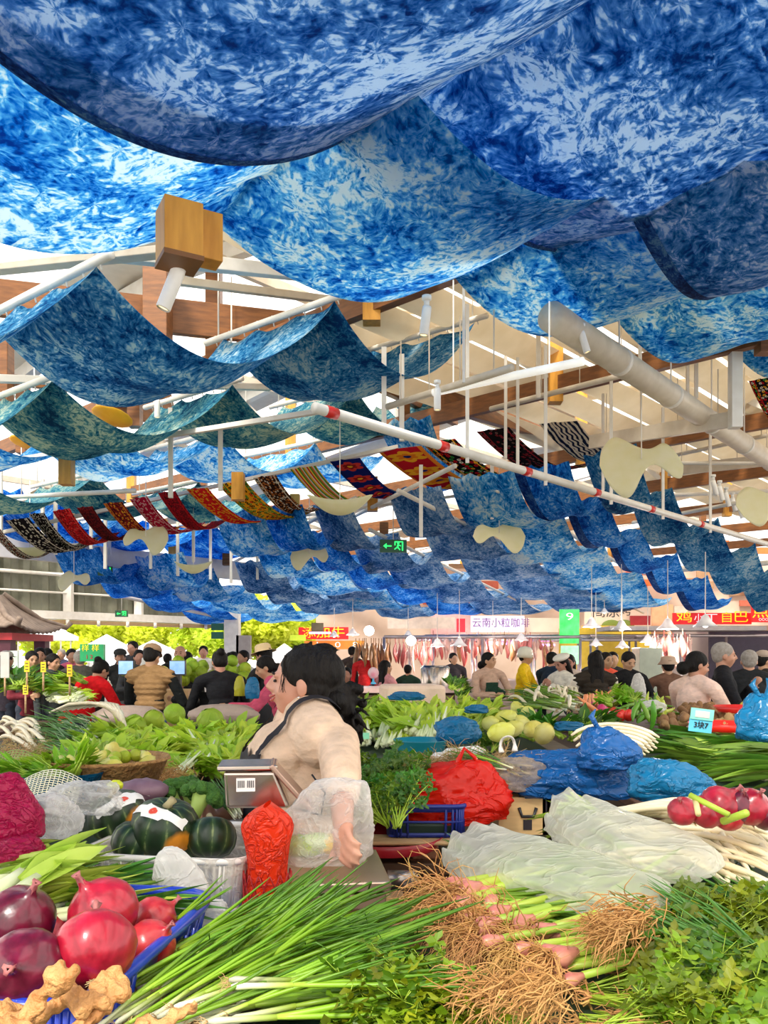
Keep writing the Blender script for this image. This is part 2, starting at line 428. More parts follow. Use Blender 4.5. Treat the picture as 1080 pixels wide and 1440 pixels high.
# rails that carry the cloths (along w)
GRL = 'white rails carrying the blue cloths'
def wrail(u, w0, w1, z, r=.028):
    m = MB(); m.tube([UW(u, w0, z), UW(u, w1, z)], r, 10)
    q = UW(u, w0+.1, z); m.tube([q, V((q.x, q.y, 5.2))], .008, 6)
    q = UW(u, w1-.1, z); m.tube([q, V((q.x, q.y, 5.2))], .008, 6)
    tag(m.build('cloth_rail', WHITE), 'white steel rail that blue tie-dyed cloths are tied to', 'rail', GRL)

# long cream sloping rafters upper left
for (a, b, w, h, mt, lab) in [
    (P(-60, 385, 6.2), P(250, 352, 5.2), .10, .05, CREAM, 'cream sloping rafter behind the upper left cloth rail'),
    (P(120, 352, 5.6), P(560, 400, 8.0), .09, .10, WHITE, 'white beam passing behind the orange timber post'),
    (P(250, 395, 7), P(610, 440, 9), .06, .07, CREAM, 'slim cream beam above the brown timber beam'),
    (P(-40, 415, 8), P(470, 470, 9), .08, .36, TIMBER, 'long brown timber beam behind the white spotlight'),
    (P(222, 372, 8.2), P(222, 505, 8.2), .24, .24, TIMBER, 'brown timber post crossing the long timber beam'),
    (P(4, 480, 9), P(4, 590, 9), .18, .18, TIMBER, 'brown timber post at the left edge below first cloth'),
    (P(0, 532, 9), P(230, 560, 10), .06, .12, TIMBER, 'low brown timber beam beneath the first hanging cloth'),
    (P(-20, 532, 7.5), P(380, 545, 9.5), .07, .07, WHITE, 'white tube beam below the first hanging cloth'),
    (P(150, 585, 10), P(240, 570, 11), .12, .3, TIMBER, 'short timber beam end seen under the second cloth row'),
    (P(400, 470, 9), P(640, 585, 13), .1, .3, TIMBER, 'timber beam running down behind the cloth strings'),
    (P(620, 560, 11), P(830, 625, 15), .12, .3, TIMBER, 'timber beam between red banded pipe and pleated canvas'),
    (P(-30, 655, 9.5), P(470, 575, 7.6), .05, .05, WHITE, 'white rail above the row of patterned banners'),
    (P(-40, 758, 11.6), P(560, 628, 10.7), .05, .05, WHITE, 'white rail the patterned banners hang from'),
    (P(60, 772, 12.4), P(700, 690, 12), .04, .04, WHITE, 'white rail at the lower end of the patterned banners')]:
    m = MB(); m.beam(a, b, w, h)
    tag(m.build('ceiling_beam', mt, smooth=False, mods=[BEV(.006)]), lab, 'beam')

# orange timber post box with small box beside
t = empty('timber_drop_post', P(252, 365, 3.3)); o0 = t.location
m = MB(); m.box((0, 0, .10), (.155, .155, .22), rz=.5); m.build('post_block', ORANGE, t, smooth=False, mods=[BEV(.004)])
m = MB(); m.box((.085, .12, .14), (.11, .10, .20), rz=.5); m.build('side_block', ORANGE, t, smooth=False, mods=[BEV(.004)])
m = MB(); m.box((0, 0, -.012), (.16, .16, .02), rz=.5); m.build('end_plate', mat('brown_plate', (.2, .08, .02)), t, smooth=False)
tag(t, 'honey coloured square timber post end hanging below the big cloths', 'post')
# spotlights (cylinders on swivel brackets)
LENS = mat('warm_lamp_lens', (1, .62, .28), emit=1.2)
LWH = mat('white_lamp_body', (.85, .82, .76), rough=.35)
def spot(px, py, d, tilt, az, s=1.0, cat='spotlight', lab=''):
    t = empty('spotlight', P(px, py, d)); t.rotation_euler = (0, 0, az)
    Mx = Matrix.Rotation(tilt, 3, 'Y')
    m = MB(); m.lathe([(0, .02), (.028, .02), (.03, .0), (.03, -.16), (.026, -.165), (.024, -.15), (0, -.15)], seg=20, mat=Mx)
    m.v = [v*s for v in m.v]; lb = m.build('lamp_body', LWH, t)
    m = MB(); m.lathe([(0, -.153), (.022, -.153), (.024, -.157), (0, -.16)], seg=16, mat=Mx); m.v = [v*s for v in m.v]; m.build('lens', LENS, lb)
    m = MB(); m.box((0, 0, .045), (.035, .02, .05)); m.lathe([(0, .09), (.03, .09), (.03, .065), (.02, .06), (0, .06)], seg=16); m.v = [v*s for v in m.v]; m.build('bracket', LWH, t)
    return tag(t, lab, cat)
spot(250, 382, 3.35, .38, 0, 1.0, lab='white cylinder spotlight tilted down on the honey timber post')
spot(600, 436, 5.2, .12, 0, 1.0, lab='white cylinder spotlight under the middle of the big blue cloths')
spot(818, 470, 6.3, -.3, 0, .9, lab='small white spotlight beside the cream duct')
spot(615, 550, 6.3, 0, 0, .9, lab='white spotlight at the end of the long tube light')
spot(221, 565, 8.5, 0, 0, 1.0, lab='white spotlight below the second rail of left cloths')
for i, (px, py) in enumerate([(1003, 678), (1012, 686), (1021, 695), (1030, 702), (1040, 712)]):
    spot(px, py, 11+i*.3, -.25, 0, 1.1, lab='small cream spotlight in the row near the right edge')['group'] = 'spotlights in the row at right'

# white walkway channel across the left
m = MB(); a, b = P(-60, 762, 13.5), P(520, 822, 18.5); m.beam(a, b, .12, .36)
tag(m.build('steel_channel', WHITE, smooth=False), 'deep white steel channel crossing from the left edge below the banners', 'beam')
m = MB(); a, b = P(380, 806, 17.5), P(760, 840, 24); m.beam(a, b, .12, .2)
tag(m.build('steel_channel', WHITE, smooth=False), 'shallower white steel channel continuing behind the blue ribbons', 'beam')
for i, (px, y0, y1, d) in enumerate([(60, 775, 712, 12), (78, 780, 716, 12.2), (1, 760, 690, 11.5), (128, 772, 735, 13), (148, 800, 745, 13), (154, 780, 745, 14),
        (212, 800, 735, 14), (250, 810, 745, 14), (272, 790, 740, 14), (296, 815, 740, 15), (325, 820, 745, 15), (378, 800, 740, 15), (362, 815, 755, 15), (240, 700, 625, 9), (310, 690, 655, 9),
        (592, 755, 700, 10), (565, 620, 560, 7.5), (540, 600, 550, 7.5), (692, 730, 690, 11), (655, 745, 715, 12), (757, 560, 520, 9)]):
    m = MB(); m.beam(P(px, y0, d), P(px, y1, d)+V((0, 0, .4)), .045, .045)
    tag(m.build('rail_hanger', WHITE, smooth=False), 'white vertical hanger rod among the banners and blue ribbons', 'hanger', 'hanger rods along the hall')
# diagonal tubes between ribbons
for i, (a, b, r) in enumerate([(P(560, 690, 10), P(905, 862, 22), .03), (P(700, 690, 10.5), P(900, 810, 17), .03), (P(520, 745, 12), P(760, 860, 22), .03),
        (P(640, 655, 9.5), P(430, 760, 15), .03), (P(500, 700, 11), P(330, 790, 17), .03), (P(190, 690, 10), P(-40, 702, 11), .03), (P(170, 838, 18), P(310, 868, 24), .05),
        (P(890, 735, 14), P(1100, 695, 11), .03), (P(905, 805, 17), P(1100, 790, 15), .05), (P(850, 650, 11), P(1090, 652, 11.5), .025), (P(860, 700, 13), P(1090, 690, 13), .03)]):
    m = MB(); m.tube([a, b], r, 8)
    tag(m.build('conduit', WHITE), 'thin white conduit crossing between the blue ribbons overhead', 'pipe', 'thin conduits overhead')
# ceiling fittings of timber at mid distance
for i, (px, py, d, hh) in enumerate([(319, 770, 16, .7), (243, 762, 17, .5), (415, 720, 13, .35), (383, 790, 16, .5), (440, 830, 20, .5), (524, 700, 12, .4), (190, 575, 10, .45), 
        (94, 665, 10, .3), (335, 690, 10.5, .25), (540, 760, 14, .4), (600, 815, 20, .5)]):
    m = MB(); m.beam(P(px, py, d)-V((0, 0, hh/2)), P(px, py, d)+V((0, 0, hh/2+.1)), .15, .15)
    tag(m.build('timber_drop_post', ORANGE if i % 3 else TIMBER, smooth=False), 'timber post end dropping from the trusses between blue ribbons', 'post', 'timber post ends along the hall')
# =============== hanging cloths ===============
TD = {}
TD['near'] = tiedye('indigo_cloth_near', (.006, .065, .28), (.014, .17, .48), (.15, .38, .70), (.58, .72, .88), sc=.95, transl=.5, bias=.09, seed=1)
TD['bright'] = tiedye('azure_cloth', (.004, .12, .46), (.012, .32, .74), (.24, .64, .92), (.78, .90, .95), sc=.95, transl=.6, bias=.06, seed=2)
TD['teal'] = tiedye('teal_indigo_cloth', (.006, .07, .24), (.016, .19, .44), (.13, .40, .62), (.50, .66, .72), sc=1.15, transl=.5, bias=.0, seed=3)
TD['teal2'] = tiedye('muted_teal_cloth', (.01, .08, .18), (.03, .22, .34), (.18, .42, .44), (.55, .66, .56), sc=1.15, transl=.45, bias=.0, seed=6)
TD['royal'] = tiedye('royal_blue_cloth', (.004, .08, .42), (.010, .22, .70), (.07, .44, .88), (.45, .75, .95), sc=1.1, transl=.55, bias=-.02, seed=4)
TD['grey'] = tiedye('faded_blue_cloth', (.02, .09, .28), (.06, .22, .50), (.26, .46, .70), (.58, .70, .80), sc=1.1, transl=.5, bias=.0, seed=5)
TD['hem'] = tiedye('dark_folded_hem', (.004, .02, .10), (.006, .04, .20), (.02, .09, .32), (.08, .2, .4), sc=1.2, transl=.2, bias=-.05, seed=8)
def cloth(name, pipes, sags, matl, label, nu=26, nv=14, group=None, cat='cloth', pleat=.035, uvs=1.0, hem=0):
    """one long cloth slung over successive pipes; pipes = [(left, right), ...]"""
    m = MB(); s0 = 0
    vs_ = []; uvs_ = []; rows = 0
    for i in range(len(pipes)-1):
        (L0, R0), (L1, R1) = pipes[i], pipes[i+1]
        sg = sags[i] if hasattr(sags, '__len__') else sags
        ln = ((L1-L0).length+(R1-R0).length)/2
        ln *= 1+2.6*(sg/max(ln, .01))**2
        wdt = (R0-L0).length
        for a in range(nu+1 if i == len(pipes)-2 else nu):
            t = a/nu
            for b in range(nv+1):
                v = b/nv
                p0 = L0.lerp(R0, v); p1 = L1.lerp(R1, v)
                p = p0.lerp(p1, t)
                # gathers near the pipes, a slight belly across
                g = math.exp(-t*9)+math.exp(-(1-t)*9)
                tie = abs(math.sin(v*math.pi*(3.0 if pleat > .01 else .5)))
                z = -sg*4*t*(1-t)*(1+.10*math.sin(v*math.pi)+.05*math.sin(v*9+i*2)) - g*pleat*tie*1.8
                z += (.012 if pleat > .01 else 0)*math.sin(v*23+i)*g + .02*fbm((t*3+i*5, v*4, s0), 1.0)
                p = p+V((0, 0, z))
                vs_.append(p); uvs_.append(((s0+t*ln)*uvs, v*wdt*uvs))
            rows += 1
        s0 += ln
    fs = []
    for r in range(rows-1):
        for b in range(nv):
            a = r*(nv+1)+b; fs.append((a, a+nv+1, a+nv+2, a+1))
    m.add(vs_, fs, 0, uvs_)
    if cat == 'banner': pass
    o = m.build(name, matl, mods=[SOL(.002)])
    if hem:
        h = MB(); st = nv+1
        hv = []; hf = []
        for r in range(rows):
            a_, b_ = vs_[r*st], vs_[r*st+3]
            q_ = a_.lerp(b_, min(1, hem/max(.01, (b_-a_).length)))
            hv += [a_-V((0, 0, .006)), a_.lerp(q_, .5)-V((0, 0, .016)), q_-V((0, 0, .005))]
        for r in range(rows-1):
            k_ = r*3; hf += [(k_, k_+3, k_+4, k_+1), (k_+1, k_+4, k_+5, k_+2)]
        h.add(hv, hf, 0, [(uvs_[(r//3)*st][0], (r % 3)*.08) for r in range(len(hv))]); h.build('folded_hem', TD['hem'], o)
    tag(o, label, cat, group)
    return o
def grid_cloth(us, w0, w1, z, sag, key, label, **k):
    return cloth('tie_dyed_cloth', [(UW(u, w1, z), UW(u, w0, z)) for u in us], sag, TD[key], label, **k)
def UT(u, w, z, th): return V((math.sin(th)*u-math.cos(th)*w, math.cos(th)*u+math.sin(th)*w, z))
def row_cloth(u0, s, n0, n1, w0, w1, z, zs, th, sag, key, label, sc=1.0, **k):
    u0, s, w0, w1, sag, z = u0*sc, s*sc, w0*sc, w1*sc, sag*sc, CZ+(z-CZ)*sc
    ps = [(UT(u0+s*i, w1, z+zs*s*i, th), UT(u0+s*i, w0, z+zs*s*i, th)) for i in range(n0, n1+1)]
    for i in range(n0, n1+1):
        if n0 < i < n1 or key == 'teal':
            a, b = UT(u0+s*i, w1+.25, z+zs*s*i+.03, th), UT(u0+s*i, w0-.15, z+zs*s*i+.03, th)
            m = MB(); m.tube([a, b], .03, 10)
            for f in (.1, .9):
                q = a.lerp(b, f); m.tube([q, q+V((0, 0, 1.1))], .008, 6)
            for f in range(9):
                q = a.lerp(b, (f+.7)/9.4); m.tube([q+V((0, 0, .035)), q+V((.02, 0, -.06))], .006, 5)
            tag(m.build('cloth_rail', WHITE), 'white steel rail that blue tie-dyed cloths are tied to', 'rail', GRL)
    return cloth('tie_dyed_cloth', ps, sag, TD[key], label, **k)
row_cloth(.53, 2.78, -1, 2, .85, 2.87, 3.9, .2186, .727, .59, 'near', 'darkest indigo tie-dyed cloth in deep swags, the nearest one at the top', nu=44, nv=26, hem=.055)
row_cloth(.53, 2.78, 2, 3, .6, 2.87, 3.9, .2186, .727, .59, 'near', 'separate dark indigo cloth swag at the upper right edge', nu=44, nv=26, hem=.10, sc=.74)
row_cloth(.275, 2.01, -1, 5, 2.75, 4.436, 3.9, .129, .883, .36, 'bright', 'bright azure tie-dyed cloth in deep swags directly behind the darkest one', nu=40, nv=24)
row_cloth(2.858, 2.19, -1, 2, 4.404, 5.75, 3.9, .2445, .657, .576, 'teal', 'teal indigo cloth with two deep swags tied below the honey timber post', nu=34, nv=22)
row_cloth(3.807, 2.016, -1, 3, 6.50, 7.75, 3.9, .24, .657, .53, 'teal2', 'muted teal cloth in swags just behind the two deep teal swags', nu=30, nv=18)
row_cloth(3.6, 1.75, 0, 4, 8.1, 9.5, 3.95, .13, .657, .45, 'bright', 'bright blue cloth in swags, third row on the left side', nu=24, nv=14)
row_cloth(4.6, 1.75, -1, 3, 9.8, 11.2, 3.8, .1, .657, .45, 'teal2', 'dull teal cloth in swags above the left end of the banners', nu=24, nv=14)
row_cloth(4.5, 1.8, -1, 4, 11.6, 13, 3.7, .05, .657, .45, 'royal', 'blue cloth in swags far left just above the banners', nu=24, nv=14)

def pd(py, k=0): return (.95+(HZ-py)/240*1.25+k)*F/(HZ-py)
def px_cloth(Ls, Rs, sag, key, label, d0=None, d1=None, **k):
    n = len(Ls); pipes = []
    for i, (l, r) in enumerate(zip(Ls, Rs)):
        py = (l[1]+r[1])/2; d = pd(py)
        if d0: d = lerp(d0, d1, i/(n-1))
        pipes.append((P(l[0], l[1]-8, d+.5), P(r[0], r[1]-8, d-.3)))
    return cloth('tie_dyed_cloth', pipes, sag, TD[key], label, **k)
px_cloth([(720, 668), (792, 712), (850, 757), (900, 793), (945, 825), (985, 852)], [(800, 655), (852, 700), (905, 748), (952, 785), (995, 817), (1030, 848)], .42, 'royal', 'deep royal blue ribbon cloth descending on the right, with dark side folds', pleat=.02, hem=.22)
px_cloth([(630, 678), (690, 735), (757, 785), (815, 822), (862, 850)], [(722, 668), (790, 722), (848, 768), (900, 808), (945, 848)], .42, 'bright', 'light azure ribbon cloth just left of the deep royal blue one', pleat=.02)
px_cloth([(820, 648), (885, 705), (942, 752), (990, 792), (1040, 825), (1085, 850)], [(895, 630), (945, 692), (1010, 735), (1062, 772), (1100, 800), (1150, 830)], .45, 'teal', 'faded teal ribbon cloth passing behind the red banded pipe at right', pleat=.02)
px_cloth([(545, 695), (592, 742), (640, 775), (690, 808), (752, 835), (822, 855)], [(620, 690), (682, 732), (742, 765), (802, 798), (858, 828), (915, 852)], .4, 'grey', 'long slate blue ribbon cloth beginning under the patterned carpets', pleat=.02)
px_cloth([(440, 718), (492, 762), (540, 795), (592, 818), (650, 840), (710, 858)], [(492, 712), (560, 755), (612, 780), (668, 808), (725, 834), (785, 856)], .4, 'grey', 'greyish blue ribbon cloth left of the long slate blue ribbon', pleat=.02)
px_cloth([(365, 722), (425, 755), (480, 790), (535, 818), (590, 840), (640, 856)], [(425, 716), (478, 750), (530, 780), (590, 808), (645, 834), (700, 856)], .42, 'royal', 'royal blue ribbon cloth starting under the lower end of the banners', pleat=.02)
px_cloth([(300, 728), (355, 768), (405, 800), (460, 825), (520, 848)], [(368, 722), (425, 760), (478, 792), (535, 820), (590, 848)], .42, 'bright', 'light blue ribbon cloth in the middle of the hall', pleat=.02)
px_cloth([(330, 798), (365, 820), (405, 838), (450, 856)], [(395, 792), (430, 815), (480, 833), (525, 852)], .42, 'grey', 'violet grey ribbon cloth above the far fruit stalls', pleat=.02)
px_cloth([(190, 790), (232, 812), (282, 832), (335, 852), (390, 868)], [(258, 783), (300, 806), (350, 828), (405, 848), (455, 864)], .45, 'bright', 'pale blue ribbon cloth left of the violet grey one', pleat=.02)
px_cloth([(75, 782), (130, 803), (185, 828), (245, 852), (300, 872)], [(140, 776), (200, 798), (250, 822), (305, 846), (365, 868)], .45, 'royal', 'blue ribbon cloth crossing in front of the corrugated wall', pleat=.02)
px_cloth([(445, 812), (480, 832), (520, 850), (555, 862)], [(505, 808), (545, 828), (585, 846), (620, 860)], .4, 'grey', 'small faded blue ribbon cloth over the red fruit signs', pleat=.02)
px_cloth([(150, 742), (220, 765), (290, 790)], [(230, 738), (290, 757), (360, 782)], .3, 'royal', 'blue cloth seen between the banners and the white channel', d0=15, d1=19)
px_cloth([(-40, 700), (20, 720), (80, 745), (140, 762)], [(30, 693), (85, 712), (150, 735), (205, 752)], .35, 'royal', 'blue cloth behind the darkest banners at far left', d0=12.5, d1=15.5)
px_cloth([(530, 600), (585, 645), (620, 690)], [(605, 590), (645, 640), (700, 672)], .3, 'bright', 'blue cloth glimpsed behind the two largest patterned carpets', d0=11, d1=12.5)

# =============== patterned banners ===============
def banner_mat(i, base, cols, kind, sc):
    m, nt, out = newmat('banner_weave_%d' % i); L = nt.links.new
    uv = nd(nt, 'ShaderNodeUVMap'); uv.uv_map = 'UVMap'
    sx = nd(nt, 'ShaderNodeSeparateXYZ'); L(uv.outputs[0], sx.inputs[0])
    def ma(op, a, b=0):
        n = nd(nt, 'ShaderNodeMath', operation=op)
        for k, x in enumerate((a, b)):
            if isinstance(x, (int, float)): n.inputs[k].default_value = x
            else: L(x, n.inputs[k])
        return n.outputs[0]
    U_, V_ = sx.outputs[0], sx.outputs[1]
    def mixc(fac, a, b):
        n = nd(nt, 'ShaderNodeMix'); n.data_type = 'RGBA'
        L(fac, n.inputs[0])
        for k, x in ((6, a), (7, b)):
            if isinstance(x, tuple): n.inputs[k].default_value = c4(x)
            else: L(x, n.inputs[k])
        return n.outputs[2]
    if kind == 'stripes':
        rp = ramp(nt, [(k/len(cols), c) for k, c in enumerate(cols)], 'CONSTANT')
        L(ma('FRACT', ma('MULTIPLY', V_, 2.2)), rp.inputs[0]); colr = rp.outputs[0]
    elif kind == 'flower':
        a = ma('SUBTRACT', ma('FRACT', ma('MULTIPLY', U_, 1.35*sc)), .5); b = ma('MULTIPLY', ma('SUBTRACT', V_, .5), .75)
        r = ma('SQRT', ma('ADD', ma('MULTIPLY', a, a), ma('MULTIPLY', b, b)))
        th = ma('ARCTAN2', b, a)
        pet = ma('ADD', .22, ma('MULTIPLY', ma('ABSOLUTE', ma('COSINE', ma('MULTIPLY', th, 3))), .12))
        colr = mixc(ma('LESS_THAN', r, pet), base, cols[0])
        colr = mixc(ma('LESS_THAN', r, ma('MULTIPLY', pet, .55)), colr, cols[1])
        colr = mixc(ma('LESS_THAN', r, .07), colr, cols[2 % len(cols)])
        e = ma('GREATER_THAN', ma('ABSOLUTE', ma('SUBTRACT', V_, .5)), .40)
        colr = mixc(e, colr, cols[-1])
    elif kind == 'waves':
        s = ma('ADD', ma('MULTIPLY', V_, 34*sc), ma('MULTIPLY', ma('SINE', ma('MULTIPLY', U_, 22)), 1.3))
        f = ma('GREATER_THAN', ma('SINE', s), .1)
        c = ma('LESS_THAN', ma('ABSOLUTE', ma('SUBTRACT', V_, .5)), .17)
        sp = nd(nt, 'ShaderNodeTexWave'); sp.wave_type = 'RINGS'; sp.inputs['Scale'].default_value = 2.2; sp.inputs['Distortion'].default_value = 6; L(uv.outputs[0], sp.inputs['Vector'])
        rr = ma('GREATER_THAN', sp.outputs['Fac'], .52)
        f1 = mixc(rr, cols[0], base); f2 = mixc(f, cols[0], base)
        colr = mixc(c, f1, f2)
    else:   # floral scatter with stripes along the edge
        vo = nd(nt, 'ShaderNodeTexVoronoi'); vo.inputs['Scale'].default_value = 5.5*sc; vo.voronoi_dimensions = '2D'; L(uv.outputs[0], vo.inputs['Vector'])
        rp = ramp(nt, [(k/len(cols), c) for k, c in enumerate(cols)], 'CONSTANT'); L(vo.outputs['Color'], rp.inputs[0])
        nz = nd(nt, 'ShaderNodeTexNoise'); nz.inputs['Scale'].default_value = 16*sc; L(uv.outputs[0], nz.inputs['Vector'])
        f = ma('LESS_THAN', ma('ADD', vo.outputs['Distance'], ma('MULTIPLY', nz.outputs[0], .35)), .56)
        colr = mixc(f, base, rp.outputs[0])
        f3 = ma('LESS_THAN', vo.outputs['Distance'], .12); colr = mixc(f3, colr, base)
        e = ma('GREATER_THAN', ma('SINE', ma('MULTIPLY', V_, 44)), .72)
        e2 = ma('MULTIPLY', e, ma('GREATER_THAN', ma('ABSOLUTE', ma('SUBTRACT', V_, .5)), .30))
        colr = mixc(e2, colr, cols[0])
    p = nd(nt, 'ShaderNodeBsdfPrincipled'); p.inputs['Roughness'].default_value = .9; p.inputs['Specular IOR Level'].default_value = .1; L(colr, p.inputs['Base Color'])
    t = nd(nt, 'ShaderNodeBsdfTranslucent'); L(colr, t.inputs[0])
    mx = nd(nt, 'ShaderNodeMixShader'); mx.inputs[0].default_value = .4; L(p.outputs[0], mx.inputs[1]); L(t.outputs[0], mx.inputs[2])
    L(mx.outputs[0], out.inputs[0]); return m
rd, yl, bk, wh, gn, nv_ = (.65, .015, .02), (.9, .5, .03), (.015, .01, .012), (.8, .72, .58), (.05, .35, .06), (.01, .02, .18)
BN = [
 ((-18, 742), (-2, 740), (70, 768), bk, [wh, (.35, .08, .04), wh], 'floral', 1.6, 'black and tan patterned banner, leftmost of the row'),
 ((8, 732), (40, 727), (112, 762), bk, [wh, bk, wh], 'floral', 1.3, 'black banner with cream scroll pattern near the left edge'),
 ((41, 723), (62, 720), (122, 757), bk, [wh, bk], 'floral', 1.6, 'narrow black banner with white dotted rows'),
 ((74, 719), (98, 714), (148, 752), rd, [(.85, .1, .08), bk, rd], 'floral', 1.5, 'red banner with white lines beside the black dotted one'),
 ((108, 714), (130, 711), (182, 745), (.12, .008, .012), [(.25, .02, .02), bk], 'floral', 1.5, 'very dark maroon banner'),
 ((145, 708), (172, 705), (232, 742), (.28, .02, .015), [(.7, .22, .03), bk, yl], 'floral', 1.3, 'maroon banner with orange flowers'),
 ((182, 702), (207, 697), (268, 738), (.5, .01, .05), [(.7, .4, .4), (.3, .01, .03)], 'floral', 1.2, 'crimson banner with pale grey motifs'),
 ((222, 693), (247, 690), (298, 733), (.32, .01, .02), [rd, bk, rd], 'floral', 1.7, 'dark red banner with fine black pattern'),
 ((262, 688), (292, 685), (372, 722), (.85, .03, .02), [yl, rd], 'floral', 1.2, 'bright scarlet banner with small yellow marks'),
 ((306, 681), (346, 676), (415, 718), (.85, .45, .02), [gn, bk, rd], 'floral', 1.1, 'golden yellow banner with green and black medallions'),
 ((356, 672), (388, 667), (438, 710), (.05, .02, .015), [wh, (.6, .2, .05), bk], 'floral', 1.4, 'dark brown banner with white chain pattern'),
 ((408, 660), (444, 654), (505, 698), wh, [gn, yl, wh, rd, (.9, .7, .1), gn, (.75, .2, .03), wh], 'stripes', 1, 'banner striped in green, yellow and red'),
 ((464, 649), (506, 643), (568, 690), nv_, [(.7, .06, .05), (.3, .02, .02), yl, nv_], 'flower', 1, 'navy banner with red flower medallions'),
 ((530, 634), (592, 626), (672, 678), (.6, .015, .03), [yl, (.8, .25, .02), nv_, (.85, .3, .03)], 'flower', 1, 'large crimson carpet banner with yellow star flowers'),
 ((592, 622), (640, 616), (728, 668), bk, [yl, gn, rd, wh, (.6, .3, .1)], 'floral', .9, 'black carpet banner with yellow and green leaves'),
 ((670, 607), (716, 600), (800, 655), bk, [(.4, .03, .04), bk, (.25, .12, .1)], 'floral', 1.2, 'black banner with faint maroon flowers beside the white hangers'),
 ((758, 596), (812, 591), (868, 642), (.02, .025, .06), [wh, wh], 'waves', 1, 'white banner with black scrolls and wavy centre stripe'),
 ((1053, 536), (1092, 528), (1120, 590), bk, [rd, yl, wh, gn], 'floral', .9, 'black banner with red and yellow flowers at the right edge'),
]
for i, (a, b, c, base, cols, kind, sc_, lab) in enumerate(BN):
    d = 10.6; sc_ *= 1.4
    if i == 17: d = 8.5
    wv = V((b[0]-a[0], b[1]-a[1]))
    L0, R0 = P(a[0], a[1], d+.15), P(b[0], b[1], d)
    mt = banner_mat(i, base, cols, kind, sc_)
    e1 = P(c[0]+wv.x*.85, c[1]+wv.y*.85, d+1.25); e0 = P(c[0], c[1], d+1.4)
    wd2 = (R0-L0).length
    o = cloth('patterned_banner', [(L0, R0), (e0, e1)], .26, mt, lab, cat='banner', nu=18, nv=8, pleat=.004)
    for l in o.data.uv_layers[0].data: l.uv = (l.uv[0]/wd2, l.uv[1]/wd2)

# =============== leaf shaped shades and exit signs ===============
LEAFM = mat('cream_lamp_fabric', (.90, .86, .58), (.94, .90, .68), rough=.6, transl=.6)
def leaf_lamp(px, py, d, wpx, hpx, shape, lab, rz=0):
    w = wpx/F*d; h = hpx/F*d; t = empty('leaf_shaped_lampshade', P(px, py, d))
    m = MB()
    if shape == 'bowl':
        m.grid(lambda a, b: V(((a-.5)*w, (b-.5)*w*.45*math.sqrt(max(0, 1-(2*a-1)**2)+.004), -h*(1-(2*a-1)**2)*(.8-.5*(2*b-1)**2)+h*.45)), 24, 10)
    else:
        def f(a, b):
            x = (a-.5)*w
            prof = (.62*math.exp(-((a-.25)/.22)**2)+.30*math.exp(-((a-.85)/.16)**2)+.12)*math.sqrt(max(0, min(1, a*14, (1-a)*14)))
            return V((x, (b-.5)*prof*h*1.2, (b-.5)*prof*h*1.7+h*.10*math.cos((a+.35)*math.pi*2)))
        m.grid(f, 30, 10)
        if shape == 'flip': m.v = [V((-v.x, v.y, v.z)) for v in m.v]
    m.build('shade', LEAFM, t, mods=[SOL(.006)])
    m = MB(); m.tube([V((0, 0, .0)), V((0, 0, 1.0))], .006, 6); m.build('cord', WHITE, t)
    t.rotation_euler = (0, 0, rz)
    return tag(t, lab, 'lamp')
leaf_lamp(902, 650, 8, 118, 80, 'wave', 'largest cream wavy leaf lampshade, right of centre')
leaf_lamp(1085, 708, 9, 100, 50, 'wave', 'cream wavy leaf lampshade cut off by the right edge')
leaf_lamp(478, 712, 8.5, 92, 36, 'bowl', 'cream boat shaped lampshade below the striped banner')
leaf_lamp(702, 752, 11, 74, 40, 'flip', 'cream wavy lampshade over the slate blue ribbon')
leaf_lamp(205, 756, 11, 64, 38, 'flip', 'cream wavy lampshade below the crimson banner')
leaf_lamp(435, 781, 12.5, 54, 32, 'wave', 'cream wavy lampshade over the light blue ribbon')
leaf_lamp(42, 776, 11.5, 66, 26, 'bowl', 'cream boat shaped lampshade at far left')
leaf_lamp(272, 799, 13, 54, 22, 'bowl', 'cream boat shaped lampshade above the white channel')
leaf_lamp(104, 815, 13.5, 46, 24, 'wave', 'small cream wavy lampshade before the corrugated wall')
YEL = mat('yellow_panel', (.9, .50, .02), (.95, .58, .04), transl=.3)
for (px, py, d, w, h, lab) in [(158, 586, 9, 58, 16, 'yellow oval ceiling panel under the second cloth row'), (34, 622, 10, 40, 12, 'small yellow oval ceiling panel at far left'), (198, 792, 17, 44, 12, 'yellow oval panel behind the wavy lampshade'),
                              (262, 832, 20, 32, 9, 'small yellow oval panel between two far ribbons')]:
    m = MB(); s = d/F; m.ell((0, 0, 0), (w/2*s, w/2*s, .03), mat=Matrix.Rotation(.16, 3, 'Y')@Matrix.Rotation(-.25, 3, 'X'))
    tag(m.build('ceiling_disc', YEL, loc=P(px, py, d)), lab, 'panel')

